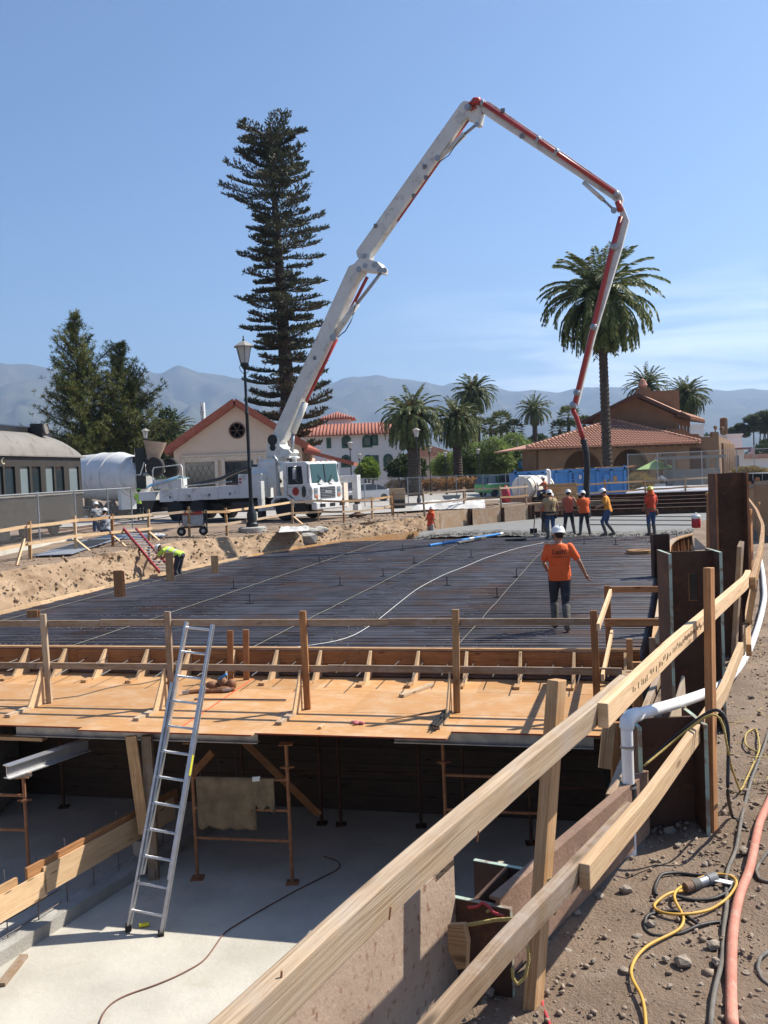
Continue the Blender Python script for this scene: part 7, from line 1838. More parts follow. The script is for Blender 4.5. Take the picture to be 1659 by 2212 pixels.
for k, (X0, X1, Yt0, Yt1, Yb0, Yb1, Yd0, Yd1) in enumerate(((1300, 1425, 1700, 1670, 2000, 2100, 27, 24.5), (1435, 1900, 1640, 1610, 2150, 2250, 24.3, 21))):
    P_ = [D(*ZR_(X0, Yb0), Yd0), D(*ZR_(X1, Yb1), Yd1), D(*ZR_(X1, Yt1), Yd1), D(*ZR_(X0, Yt0), Yd0)]
    for p in P_[:2]: p.z = -.1
    mb = MB(); mb.add(P_, [(0, 1, 2, 3)]); o = mb.build('sheet', 'plywood', hd); so = o.modifiers.new('thick', 'SOLIDIFY'); so.thickness = .03
    mb = MB(); mb.bar(P_[3] + V((0, -.03, .05)), P_[2] + V((0, -.03, .05)), .09, .1); mb.build('cap', 'fir_gray', hd)
    for f in ((.0, 1.0) if k == 0 else (.02,)):
        p = P_[0].lerp(P_[1], f); q_ = P_[3].lerp(P_[2], f); mb = MB(); mb.bar(V((p.x, p.y - .08, -.1)), q_ + V((0, -.08, .2)), .09, .06, (0, 1, 0)); mb.build('post', 'fir_red', hd)
    if k == 0:
        for z_ in (.3, .75): mb = MB(); mb.bar(P_[0].lerp(P_[3], z_) + V((0, -.1, 0)), P_[1].lerp(P_[2], z_) + V((0, -.1, 0)), .04, .1); mb.build('waler', 'fir_new', hd)
YDm = 57.0
sk = thing('blue_dumpster', 'long blue steel roll-off dumpster with ribs and stencilled number', 'dumpster', D(1235, 1077, YDm))
a, b = D(1112, 1016, YDm), D(1349, 1016, YDm); zt = (D(1230, 1017, YDm)).z; zb_ = gz(b.x, YDm) + .05
mb = MB()
xw0, xw1 = a.x, b.x
for (p, s_) in ((((xw0 + xw1) / 2, YDm, (zt + zb_) / 2), (xw1 - xw0, .06, zt - zb_)), (((xw0 + xw1) / 2, YDm + 2.4, (zt + zb_) / 2), (xw1 - xw0, .06, zt - zb_)), ((xw0, YDm + 1.2, (zt + zb_) / 2), (.06, 2.4, zt - zb_)), ((xw1, YDm + 1.2, (zt + zb_) / 2), (.06, 2.4, zt - zb_)), (((xw0 + xw1) / 2, YDm + 1.2, zb_ + .1), (xw1 - xw0, 2.4, .1))):
    m2 = MB(); m2.box(p, s_); mb.add(m2.v, m2.f, m2.uv)
mb.build('bin_shell', 'blue_bin', sk)
for z, h in ((zt, .16), (zb_ + .1, .16)): mb = MB(); mb.bar((xw0 - .04, YDm - .06, z), (xw1 + .04, YDm - .06, z), .14, h); mb.build('rim', 'blue_bin', sk)
n_ = 8
for k in range(n_ + 1):
    x = xw0 + (xw1 - xw0) * k / n_; mb = MB(); mb.bar((x, YDm - .08, zb_), (x, YDm - .08, zt + (.2 if k in (0, n_) else 0)), .16, .1, (0, 1, 0)); mb.build('rib', 'blue_bin', sk)
for k, ch in enumerate('209'): text(ch, .42, 'ink', (D(*Z4(178, 770), YDm).x, YDm - .05, zt - .35 - .36 * k), (1, 0, 0), (0, 0, 1), sk)
mb = MB(); c_ = D(*Z4(435, 762), YDm - .1); mb.lathe([(.12, 0), (.2, 0), (.2, .03), (.12, .03)], c_, 14, (0, -1, 0)); mb.build('latch_ring', 'blue_bin', sk)
mb = MB(); mb.box(D(*Z4(485, 775), YDm - .06), (.5, .02, .35)); mb.build('sticker', 'card', sk)
mb = MB(); mb.box(D(*Z4(238, 762), YDm - .06), (.16, .02, .24)); mb.build('sticker', 'white_mark', sk)
for k in range(16):
    x = xw0 + .4 + k * .38; mb = MB(); mb.bar((x, YDm + .4 + (k % 3) * .5, zt + .02), (x + 1.6, YDm + .6 + (k % 4) * .4, zt + .12), .3, .05); mb.build('debris', 'fir_red' if k % 2 else 'fir_old', sk)
wt = thing('water_trailer', 'cream water tank on a red wheeled trailer by the fence', 'water trailer', G(*ZW(1330, 350), -.1))
c0_ = D(*ZW(1205, 185), 53.0); c1_ = D(*ZW(1440, 170), 56.0)
axd = (c1_ - c0_).normalized(); lt2 = (c1_ - c0_).length
mb = MB(); mb.lathe([(0, -.12), (.35, -.08), (.62, .02), (.70, .18), (.70, lt2 * .48), (.66, lt2 * .5), (.70, lt2 * .52), (.70, lt2 - .1), (.4, lt2 + .05), (0, lt2 + .1)], c0_, 28, axd); mb.build('tank', 'tank_plastic', wt, auto=True)
for s_ in (.35, lt2 * .5, lt2 - .4): mb = MB(); mb.lathe([(.705, s_ - .04), (.72, s_ - .04), (.72, s_ + .04), (.705, s_ + .04)], c0_, 28, axd); mb.build('strap', 'black_band', wt)
mb = MB(); mb.bar(c0_ + V((-.2, -.2, -.85)), c1_ + V((.3, 0, -.85)), 1.2, .18); mb.build('trailer_frame', 'boom_red', wt)
wheel(wt, Matrix.Identity(4), D(*ZW(1445, 312), 52.6), .42, .25, V((-.5, -.86, 0)).normalized()); wheel(wt, Matrix.Identity(4), D(*ZW(1445, 305), 55.0), .42, .25, V((-.5, -.86, 0)).normalized())
mb = MB(); mb.box(D(*ZW(1160, 330), 52.2), (1.3, .8, .5), .3); mb.build('pump_box', 'rust_brown', wt)
mb = MB(); mb.tube([D(*ZW(1170, 60), 52.5), D(*ZW(1300, 62), 53)], .05, 8); mb.build('spray_bar', 'white_plastic', wt)
mb = MB(); mb.tube([D(*ZW(1170, 60), 52.5), D(*ZW(1172, 300), 52.3)], .05, 8); mb.build('stand_pipe', 'galvanised', wt)
mb = MB(); c_ = D(*ZW(1035, 240), 51.8); mb.lathe([(.02, .45), (.2, .3), (.26, 0), (.3, -.5)], c_, 10); tag(mb.build('red_jacket', 'ladder_red', smooth=True), 'dark red jacket hung over the fence by the water tank', 'jacket')
vp = thing('vent_pipe', 'white plastic vent pipe with bend standing before the blue dumpster', 'pipe', D(*ZW(1492, 330), 53.5))
mb = MB(); mb.tube([D(*ZW(1496, 300), 53.5), D(*ZW(1493, 20), 53.5), D(*ZW(1488, 4), 53.5), D(*ZW(1465, 0), 53.5)], .11, 10); mb.build('pipe', 'pvc', vp, auto=True)
sb_dirs = UX
for k in range(5):
    y_ = 48.7 + k * .65; z_ = -.70 + k * .17
    a = D(1150, 1100, y_ + 1.6); b = D(1545, 1095, y_ - .4)
    mb = MB(); ibeam(mb, V((a.x, a.y, z_)), V((b.x, b.y, z_)), .36, .34, .03)
    tag(mb.build('steel_beam', 'rust'), ('lowest, nearest rusty steel beam of the stack behind the pour', 'second rusty steel beam up in the stack behind the pour', 'middle rusty steel beam of the stack behind the pour', 'fourth rusty steel beam up in the stack behind the pour', 'topmost, farthest rusty steel beam of the stack')[k], 'steel beam', 'steel beams stacked behind the pour')
for k in range(12):
    a, b = D(1352 + k * 3, 1072 - k * .6, 53.5 + k * .3), D(1535, 1062 - k * .5, 52.5 + k * .3); a.z = b.z = .12 + .02 * (k % 3) + (k * .012)
    mb = MB(); mb.tube([a, b], .06, 8); tag(mb.build('plastic_pipe', 'pvc', auto=True), 'white plastic pipe in the bundle lying beyond the steel beams', 'pipe', 'white pipes bundled beyond the beams')
def car(name, label, pos, yaw, prof, glassp, W, m, wheels_x, wr, cat='car', strip=None):
    M = Matrix.Translation(pos) @ Matrix.Rotation(yaw, 4, 'Z'); o = thing(name, label, cat, mat4=M)
    def cp(nm, mm, mb, par=None, **k): return put(mb, M).build(nm, mm, par or o, **k)
    mb = MB(); mb.prism(prof, (0, W / 2, 0), (1, 0, 0), (0, 0, 1), W); cp('body', m, mb, bevel=.09, auto=True)
    n = len(glassp); 
    mb = MB(); vs = [(x, sg * (W / 2 + .004 - (z - glassp[0][1]) * .22), z) for sg in (-1, 1) for x, z in glassp]
    mb.add(vs, [tuple(range(n)), tuple(reversed(range(n, 2 * n)))] + [(i, n + i, n + (i + 1) % n, (i + 1) % n) for i in range(n)]); g_ = cp('cabin', 'glass_dark', mb, bevel=.05)
    xs = [p[0] for p in glassp]; zs = [p[1] for p in glassp]; zt = max(zs)
    rx = [x for x, z in glassp if z > zt - .06]
    mb = MB(); mb.box(((min(rx) + max(rx)) / 2, 0, zt + .01), (max(rx) - min(rx) + .1, W * .74, .06)); cp('roof', m, mb, bevel=.03)
    for f in (.33, .66):
        x = min(xs) + (max(xs) - min(xs)) * f
        for sg in (-1, 1): mb = MB(); mb.bar((x, sg * (W / 2 + .01), min(zs)), (x, sg * (W / 2 - .13), zt), .03, .07, (0, 1, 0)); cp('door_pillar', m, mb, g_)
    for x in wheels_x:
        for sg in (-1, 1):
            wheel(o, M, V((x, sg * (W / 2 - .1), wr)), wr, .22)
    for sg in (-1, 1):
        mb = MB(); mb.box((prof[0][0] + .03, sg * W * .4, .78), (.06, .28, .16)); cp('tail_light', 'lamp_red', mb)
        mb = MB(); mb.box((max(p[0] for p in prof) - .08, sg * W * .38, .68), (.1, .34, .14)); cp('headlight', 'glass_pale', mb)
    if m == 'car_green':
        mb = MB(); mb.box((-.3, 0, 1.09), (3.6, W + .012, .1)); cp('white_band', 'car_white', mb)
        o.children[2].data.materials[0] = M_('car_white')
    if strip:
        for sg in (-1, 1): mb = MB(); mb.box((0, sg * (W / 2 + .004), .62), ((max(p[0] for p in prof) - prof[0][0]) * .94, .012, .5)); cp('green_stripe', strip, mb)
        mb = MB(); mb.box((prof[0][0] - .012, 0, .66), (.02, W * .9, .42)); cp('green_stripe', strip, mb)
    return o
sed = [(-2.35, .42), (-2.38, .82), (-2.2, 1.0), (-1.6, 1.03), (1.0, .98), (2.0, .86), (2.35, .66), (2.4, .4), (1.9, .3), (-1.9, .3)]
sedg = [(-1.75, 1.0), (-1.05, 1.42), (-.3, 1.5), (.35, 1.46), (1.15, .97)]
p = D(792, 1081, 80); p.z = gz(p.x, 80) + .05
car('white_sedan', 'white sedan parked in the street behind the far outrigger', p, math.pi + .12, sed, sedg, 1.8, 'car_white', (-1.4, 1.42), .33)
p = D(760, 1066, 96); p.z = gz(p.x, 96) + .05
car('dark_sedan', 'dark grey car parked farther back beside the white sedan', p, math.pi + .5, sed, sedg, 1.8, 'car_silver', (-1.4, 1.42), .33)
van = [(-2.2, .4), (-2.25, 1.05), (-2.1, 1.12), (1.3, 1.1), (2.15, .95), (2.25, .6), (2.2, .4), (1.7, .3), (-1.7, .3)]
vang = [(-2.15, 1.08), (-1.95, 1.72), (-1.6, 1.8), (.3, 1.78), (1.35, 1.08)]
p = D(1085, 1069, 80); p.z = gz(p.x, 80) + .05
car('green_van', 'white and green minivan parked behind the water tank', p, math.radians(28), van, vang, 1.9, 'car_green', (-1.4, 1.4), .34, 'van')
def leaf_mass(name, centres, n, size, width, m, parent=None, squash=.8, shell=.55, droop=0.0):
    """many leaf blades spread through lumpy ellipsoids; centres: (x,y,z,rx,ry,rz)"""
    C_ = np.array(centres); wgt = (C_[:, 3] * C_[:, 4] + C_[:, 3] * C_[:, 5]); wgt = wgt / wgt.sum()
    idx = rng.choice(len(C_), n, p=wgt)
    d = unit(rng.normal(size=(n, 3))); rr = shell + (1 - shell) * rng.random(n) ** .6
    lump = 1 + .22 * np.sin(d[:, 0] * 5 + idx) * np.sin(d[:, 1] * 6 + 2 * idx) + .14 * np.sin(d[:, 2] * 9 + idx)
    P_ = C_[idx, :3] + d * C_[idx, 3:] * (rr * lump)[:, None]
    dr = unit(d * .7 + rng.normal(size=(n, 3)) * .6 + np.array([0, 0, -droop]))
    vs, fs = kites(P_, dr, size * rng.uniform(.6, 1.3, n), width * rng.uniform(.6, 1.3, n))
    return np_mesh(name, vs, fs, m, parent, FRAME[parent.name] if parent else None)
def trunk(parent, a, b, r0, r1, m='bark_pine', n=8, bend=.0, name='trunk'):
    a, b = V(a), V(b); pts_ = [a.lerp(b, t) + V((bend * math.sin(t * 3), 0, 0)) for t in np.linspace(0, 1, 7)]
    mb = MB(); mb.tube(pts_, 1.0, n, [r0 + (r1 - r0) * t for t in np.linspace(0, 1, 7)]); return mb.build(name, m, parent, smooth=True)
def bush(name, label, cat, centres, n, size, width, m, base=None, group=None, trunks=True):
    c = centres[0]; o = thing(name, label, cat, base or (c[0], c[1], gz(c[0], min(99, c[1]))), group=group)
    leaf_mass('crown' if trunks else 'foliage', centres, n, size, width, m, o)
    if trunks:
        for cc in centres[:3]:
            trunk(o, (c[0] + (cc[0] - c[0]) * .3, cc[1], gz(c[0], min(99, cc[1])) - .1), (cc[0], cc[1], cc[2] - cc[5] * .2), .18, .07)
    return o
def ctr(X, Y, rx, rz, Yd, zf=Z3, sc=2.37, ry=None):
    c = D(*zf(X, Y), Yd); k = Yd / 2028 / 1.4756 / sc; return (c.x, c.y, c.z, rx * k, (ry or rx) * k, rz * k)
bush('bright_bush', 'bright lime green bush right of the gabled house', 'bush', [ctr(1125, 1150, 62, 55, 97, Z2), ctr(1090, 1190, 55, 55, 96, Z2), ctr(1165, 1200, 40, 50, 96, Z2)], 5200, .26, .07, 'leaf_bright')
bush('dark_bush', 'dark rounded bush under the big bushy palm', 'bush', [ctr(225, 800, 95, 80, 99), ctr(150, 820, 70, 65, 98), ctr(310, 810, 70, 70, 99)], 7000, .28, .08, 'leaf_dark')
peps = [[(530, 790, 95, 80), (470, 810, 60, 60), (590, 770, 60, 70)], [(700, 720, 110, 100), (650, 790, 90, 75), (760, 790, 90, 80)], [(880, 690, 120, 100), (860, 790, 110, 80), (950, 760, 90, 90)], [(1040, 650, 110, 90), (1010, 760, 100, 90), (1100, 740, 80, 80)], [(1190, 755, 90, 75), (1150, 810, 90, 60), (1245, 800, 50, 50)]]
labs = ['leftmost low pepper tree beside the palm trunk', 'second feathery pepper tree from the palm trunk', 'broad feathery pepper tree behind the orange hedge', 'tallest feathery pepper tree below the fan palms', 'rightmost pepper tree next to the depot roof']
for pl_, lab in zip(peps, labs):
    yd = 112 + random.uniform(-4, 6)
    bush('pepper_tree', lab, 'tree', [ctr(x, y, rx, rz, yd) for x, y, rx, rz in pl_], 8200, .42, .06, 'leaf_pepper', group='pepper trees behind the street')
hg = [ctr(130 + k * 75, 945 - k * 2.5, 60, 42, 101 - k * .4) for k in range(10)]
bush('orange_hedge', 'long low hedge with orange flowers beyond the street', 'hedge', hg, 11000, .22, .06, 'leaf_orange', trunks=False)
bush('clipped_shrub', 'rounded ochre shrub right of the blue dumpster', 'shrub', [ctr(680, 800, 100, 65, 63, Z4, 2.3768), ctr(620, 815, 60, 50, 63, Z4, 2.3768), ctr(740, 815, 50, 45, 63, Z4, 2.3768)], 6500, .11, .03, 'leaf_ochre', trunks=False)
bush('ochre_hedge', 'low ochre hedge mound at the far right behind the tall column', 'hedge', [ctr(1200, 1385, 170, 60, 72, ZR_, 5.53), ctr(1350, 1370, 150, 60, 72, ZR_, 5.53), ctr(1500, 1390, 150, 50, 72, ZR_, 5.53)], 5000, .12, .035, 'leaf_ochre', trunks=False)
bush('dark_tree', 'dark leafy tree under the gum trees at the right edge', 'tree', [ctr(1560, 1080, 170, 140, 150, ZR_, 5.53), ctr(1470, 1130, 120, 90, 150, ZR_, 5.53), ctr(1650, 960, 120, 110, 152, ZR_, 5.53)], 5000, .5, .14, 'leaf_dark')
bush('distant_tree', 'hazy olive tree behind the farthest right palm trunk', 'tree', [ctr(1220, 610, 70, 45, 190), ctr(1180, 620, 40, 30, 190)], 2200, .6, .16, 'leaf_dark')
for nm_, cs, lab in ((0, [(1390, 480, 130, 55), (1540, 430, 90, 60), (1600, 620, 80, 80), (1460, 600, 120, 60), (1320, 640, 90, 45), (1250, 730, 60, 45)], 'tall loose gum tree at the far right above the white building'), (1, [(1130, 650, 60, 60), (1020, 700, 70, 40), (1180, 620, 40, 40), (1090, 730, 60, 30)], 'shorter gum tree at the far right next to the scroll parapet'), (2, [(1590, 400, 80, 40), (1650, 460, 90, 60), (1700, 560, 90, 80)], 'rearmost gum tree cut by the right edge')):
    cs2 = [ctr(x, y, rx, rz, 165, ZR_, 5.53) for x, y, rx, rz in cs]; o = bush('gum_tree', lab, 'tree', cs2, 4600, .55, .12, 'leaf_gum', group='gum trees at the far right')
def palm_crown_mesh(name, nf=120, seed=0, droop=1.0, mm='leaf_palm'):
    r_ = np.random.default_rng(seed); parts = []; 
    for i in range(nf):
        f = i / nf; el = R(84) - R(168) * f ** .72 + r_.normal() * .10; az = i * 2.39996 + r_.normal() * .15
        ln = (.78 + .3 * math.sin(math.pi * min(1, f * 1.15 + .12))) * r_.uniform(.9, 1.05)
        n = 15; p = np.array([0, 0, .0]); d_el = el; pts_ = []
        for k in range(n):
            dv = np.array([math.cos(d_el) * math.cos(az), math.cos(d_el) * math.sin(az), math.sin(d_el)])
            pts_.append((p.copy(), dv)); p = p + dv * ln / (n - 1)
            d_el -= (.03 + .085 * (k / n)) * droop * (0.6 + .75 * math.cos(el)) * (1 + .5 * f)
            d_el = max(d_el, -1.45)
        for k in range(n - 1):          # rachis
            a, b = pts_[k][0], pts_[k + 1][0]; sd_ = np.array([-math.sin(az), math.cos(az), 0]) * .008 * (1.2 - k / n)
            parts.append((np.array([a - sd_, a + sd_, b + sd_, b - sd_]), np.array([[0, 1, 2, 3]])))
        kk = np.linspace(1, n - 1.01, 30); P_, Dd, Ll = [], [], []
        for q in kk:
            k = int(q); a, dv = pts_[k]; a = a + (pts_[min(n - 1, k + 1)][0] - a) * (q - k)
            lx = np.array([-math.sin(az), math.cos(az), 0]); upv = np.cross(lx, dv)
            for sg in (-1, 1):
                dd = unit(dv * (.55 + .5 * q / n) + lx * sg * .75 + upv * (.18 if f < .6 else -.1) + np.array([0, 0, -.25]))
                P_.append(a); Dd.append(dd); Ll.append(.155 * math.sin(math.pi * (.12 + .8 * q / n)) ** .7 * r_.uniform(.8, 1.1))
        vs, fs = kites(np.array(P_), np.array(Dd), np.array(Ll), np.full(len(P_), .015), .35); parts.append((vs, fs))
    vs, fs = merge(parts)
    o = np_mesh(name, vs, fs, mm); me = o.data; bpy.data.objects.remove(o); return me
PC = [palm_crown_mesh('palm_crown_a', 190, 1, 1.2), palm_crown_mesh('palm_crown_b', 190, 2, 1.45), palm_crown_mesh('palm_crown_c', 120, 3, 1.0)]
DRY = palm_crown_mesh('palm_skirt', 34, 9, 1.6, 'leaf_palm_dry')
def palm(label, cpx, base_v, dia, Yd, kind=0, tr=.4, group='palms beyond the street', dry=True, basex=None):
    c = D(*cpx, Yd); rad = dia / 2 / 2028 * Yd; bz = gz(c.x, min(99, Yd)) - .1
    b = V(((basex if basex is not None else c.x), Yd, bz))
    o = thing('palm_tree', label, 'palm tree', b, group=group)
    trunk(o, b, (c.x, c.y, c.z - rad * .02), tr * 1.1, tr * .85, 'bark_palm', 12)
    nrg = int((c.z - bz) / .28); mb = MB()
    for k in range(nrg):
        t_ = k / nrg; p = b.lerp(c, t_); rr = tr * (1.1 - .25 * t_)
        mb.lathe([(rr * .98, 0), (rr * 1.12, .14), (rr * .99, .2)], p, 9)
    tag(mb.build('leaf_scars', 'bark_palm', o), kind='stuff')
    cr_ = bpy.data.objects.new('crown', PC[kind]); col.objects.link(cr_); cr_.parent = o; cr_.matrix_local = FRAME[o.name] @ (Matrix.Translation(c) @ Matrix.Rotation(random.random() * 6, 4, 'Z') @ Matrix.Diagonal((rad * 1.2, rad * 1.2, rad * 1.2, 1)))
    if dry:
        d_ = bpy.data.objects.new('dead_fronds', DRY); col.objects.link(d_); d_.parent = o; d_.matrix_local = FRAME[o.name] @ (Matrix.Translation(c - V((0, 0, rad * .12))) @ Matrix.Rotation(random.random() * 6, 4, 'Z') @ Matrix.Rotation(math.pi, 4, 'X') @ Matrix.Diagonal((rad * .62, rad * .62, rad * .75, 1)))
    return o
palm('tallest date palm with long trunk, its crown crossed by the boom', (1298, 640), 1060, 236, 62, 0, .30, dry=False, basex=D(1313, 1012, 62).x)
palm('big bushy date palm right of the white building', (890, 900), 1060, 138, 92, 1, .62)
palm('second bushy palm overlapping the big one', (985, 908), 1055, 112, 104, 1, .5)
palm('taller palm with round crown behind the pair of bushy palms', (1022, 848), 1050, 90, 128, 0, .4)
palm('solitary slim palm standing above the pepper trees', (1154, 884), 1040, 72, 150, 2, .42, dry=False)
palm('left of the two palms rising behind the depot chimneys', (1398, 832), 1040, 92, 108, 2, .35, dry=False)
palm('right of the two palms rising behind the depot chimneys', (1482, 856), 1040, 92, 106, 0, .35)
palm('big feathery palm half hidden behind the pines and the mixer truck', (372, 930), 1040, 96, 95, 2, .35, dry=False)
def fan_mesh(seed):
    r_ = np.random.default_rng(seed); parts = []
    for i in range(46):
        f = i / 46; el = R(80) - R(135) * f; az = i * 2.4 + r_.normal() * .2
        dv = np.array([math.cos(el) * math.cos(az), math.cos(el) * math.sin(az), math.sin(el)]); c = dv * .55
        lx = np.array([-math.sin(az), math.cos(az), 0]); P_, Dd = [], []
        for k in range(15):
            a = (k / 14 - .5) * 2.6; P_.append(c); Dd.append(unit(dv * math.cos(a) + lx * math.sin(a) + np.array([0, 0, -.22])))
        vs, fs = kites(np.array(P_), np.array(Dd), .42 * r_.uniform(.85, 1.1), np.full(15, .028), .5); parts.append((vs, fs))
        sd_ = lx * .01; parts.append((np.array([-sd_, sd_, c + sd_, c - sd_]), np.array([[0, 1, 2, 3]])))
    vs, fs = merge(parts); o = np_mesh('fan_crown', vs, fs, 'leaf_palm'); me = o.data; bpy.data.objects.remove(o); return me
PC.append(fan_mesh(4))
for X, Y, dia, yd, lab in ((1000 - 60, 470, 55, 150, 'tallest fan palm of the cluster behind the pepper trees'), (860, 505, 46, 155, 'left fan palm of the cluster behind the pepper trees'), (1035, 525, 50, 150, 'right fan palm of the cluster behind the pepper trees'), (1450, 425, 52, 150, 'fan palm left of the depot upper roof'), (1385, 520, 46, 150, 'shorter fan palm touching the depot tile roof'), (1570, 480, 40, 150, 'small fan palm peeping over the depot tile roof'), (770, 490, 40, 150, 'small fan palm right of the bushy palms')):
    palm(lab, Z3(X, Y), 0, dia, yd, 3, .3, 'fan palms in the distance', False)
npn = thing('norfolk_pine', 'very tall dark Norfolk Island pine behind the pump truck', 'tree', D(632, 1040, 74))
YN = 74.0
nb, nt_ = D(634, 1045, YN), D(583, 272, YN)
trunk(npn, nb, nt_, .75, .12, 'bark_pine', 12)
prof_ = [(258, 575, 610), (275, 535, 640), (300, 508, 690), (330, 498, 650), (365, 520, 668), (400, 474, 682), (450, 498, 684), (490, 530, 702), (560, 522, 706), (640, 524, 708), (700, 530, 706), (760, 535, 712), (800, 520, 734), (860, 506, 738), (900, 520, 724), (950, 545, 704), (985, 570, 680)]
py_ = np.array([p[0] for p in prof_]); pl__ = np.array([p[1] for p in prof_]); pr__ = np.array([p[2] for p in prof_])
parts = []; brm = MB()
yv = 302; wi = 0
while yv < 985:
    f = (yv - 262) / 720; cx0 = 583 + (634 - 583) * (yv - 268) / (1045 - 268); c = D(cx0, yv, YN)
    nbn = 8 if f < .08 else 6
    for k in range(nbn):
        if random.random() < .1 and f > .1: continue
        az = k * 2 * math.pi / nbn + wi * .9 + random.gauss(0, .18); ca = math.cos(az)
        wl_ = np.interp(yv, py_, pl__); wr2 = np.interp(yv, py_, pr__)
        half = (wr2 - cx0) if ca > 0 else (cx0 - wl_)
        both = (wr2 - wl_) / 2
        ln = (half * abs(ca) + both * (1 - abs(ca))) / 2028 * YN * random.uniform(.62, 1.1)
        el0 = R(26) - R(38) * min(1, f * 2.2) + random.gauss(0, .08); curl = .10 + .25 * f
        n = 14; p = np.array(c[:]); el = el0; pts_ = []
        for q in range(n):
            dv = np.array([math.cos(el) * math.cos(az), math.cos(el) * math.sin(az), math.sin(el)]); pts_.append((p.copy(), dv)); p = p + dv * ln / (n - 1); el += curl / n * (1 if f > .12 else -.5) * 2
        brm.tube([tuple(a) for a, _ in pts_[::3]] + [tuple(pts_[-1][0])], .05 * (.6 + f), 4, None, False)
        lx = np.array([-math.sin(az), math.cos(az), 0]); P_, Dd, Ll = [], [], []
        st = .16 if f > .25 else .02
        for q in np.arange(st, 1.0, .06):
            kq = min(n - 2, int(q * (n - 1))); a, dv = pts_[kq]; a = a + (pts_[kq + 1][0] - a) * (q * (n - 1) - kq)
            bl = (.95 * math.sin(math.pi * min(1, .2 + q * .72)) + .22) * random.uniform(.6, 1.1) * min(1, ln / 3.2)
            for sg in (-1, 1):
                if random.random() < .12: continue
                bd_ = unit(dv * .75 + lx * sg * .8 + np.array([0, 0, .12]))
                for m_ in np.arange(.1, 1.05, .22):
                    for _ in range(2):
                        P_.append(a + bd_ * bl * m_); Dd.append(unit(bd_ * .75 + np.array([0, 0, .5]) + rng.normal(size=3) * .4)); Ll.append(random.uniform(.2, .4))
        for _ in range(7): P_.append(pts_[-1][0]); Dd.append(unit(pts_[-1][1] * .5 + np.array([0, 0, .7]) + rng.normal(size=3) * .4)); Ll.append(random.uniform(.25, .45))
        parts.append(kites(np.array(P_), np.array(Dd), np.array(Ll), np.full(len(P_), .052)))
    yv += random.uniform(16, 23) + 5 * f; wi += 1
brm.v = [(x, y, min(z, nt_.z + .3)) for x, y, z in brm.v]; tag(brm.build('branches', 'bark_pine', npn, fix=False), kind='stuff')
vs, fs = merge(parts); q4 = vs.reshape(-1, 4, 3); q4 = q4[q4[:, :, 2].max(1) < nt_.z + .45]; vs = q4.reshape(-1, 3); fs = np.arange(len(vs)).reshape(-1, 4); np_mesh('crown', vs, fs, 'leaf_norfolk', npn, FRAME[npn.name])
def pine(label, apex, wid, Yd, seed, lean=0):
    rr = random.Random(seed); a = D(*apex, Yd); base = V((a.x + lean, Yd, -.2)); o = thing('pine_tree', label, 'tree', base, group='pines behind the railway coach')
    trunk(o, base, a, .3, .04, 'bark_pine', 10)
    parts = []; brm = MB(); ys = [w_[0] for w_ in wid]
    y = apex[1] + 10; k0_ = 0
    while y < ys[-1]:
        f = (y - apex[1]) / (ys[-1] - apex[1]); t_ = (D(apex[0], y, Yd).z - base.z) / (a.z - base.z); c = base.lerp(a, t_)
        hw = np.interp(y, ys, [w_[1] for w_ in wid]) / 2028 * Yd
        for k in range(3 if f < .22 else 5 if f < .4 else 8):
            az = k * 1.257 + k0_ * .8 + rr.gauss(0, .3); ln = hw * rr.uniform(.4, 1.25); el = R(38) - R(30) * f + rr.gauss(0, .12); n = 9
            p = np.array(c[:]); pts_ = []
            for q in range(n):
                dv = np.array([math.cos(el) * math.cos(az), math.cos(el) * math.sin(az), math.sin(el)]); pts_.append((p.copy(), dv)); p = p + dv * ln / (n - 1); el += .05
            brm.tube([tuple(x[0]) for x in pts_[::2]], .035, 4, None, False)
            P_, Dd, Ll = [], [], []
            tufts = [(pts_[q][0], pts_[q][1]) for q in range(2 if f > .25 else 0, n)]
            tufts += [(pts_[q][0] + rng.normal(size=3) * .32 * min(1, ln), pts_[q][1]) for q in range(3, n) for _ in range(2 if f > .3 else 1)]
            for tp_, tv in tufts:
                for _ in range(15):
                    P_.append(tp_); Dd.append(unit(tv * .55 + rng.normal(size=3) * .75 + np.array([0, 0, .15]))); Ll.append(rr.uniform(.22, .42))
            if P_: parts.append(kites(np.array(P_), np.array(Dd), np.array(Ll), np.full(len(P_), .021)))
        y += rr.uniform(13, 19); k0_ += 1
    tag(brm.build('branches', 'bark_pine', o, fix=False), kind='stuff')
    vs, fs = merge(parts); np_mesh('crown', vs, fs, 'leaf_pine', o, FRAME[o.name])
pine('left pine with a bare leading shoot behind the railway coach', (160, 682), [(682, 8), (700, 22), (740, 30), (765, 68), (800, 92), (840, 70), (900, 80), (940, 95), (1000, 90)], 66, 3, .3)
pine('right pine, denser, between the left pine and the tan house', (258, 742), [(742, 6), (765, 18), (800, 36), (840, 60), (880, 88), (930, 112), (1000, 108)], 68, 5, .2)
bush('dark_shrub', 'dark shrub filling the gap under the right pine', 'shrub', [ctr(800, 930, 200, 110, 71, Z1, 2.0232), ctr(600, 940, 150, 90, 71, Z1, 2.0232), ctr(1000, 930, 110, 110, 71, Z1, 2.0232), ctr(1080, 800, 60, 90, 74, Z1, 2.0232)], 9000, .3, .07, 'leaf_dark')
P_, Dd = [], []
for _ in range(420):
    az = random.uniform(-.75, .8); r_ = random.uniform(190, 1500) ; x, y = r_ * math.sin(az), r_ * math.cos(az); h = random.uniform(4, 9); rr = random.uniform(3, 7)
    for _ in range(60):
        d = unit(rng.normal(size=3)); P_.append(np.array([x, y, h * .55]) + d * np.array([rr, rr, h * .5])); Dd.append(unit(d + rng.normal(size=3) * .5))
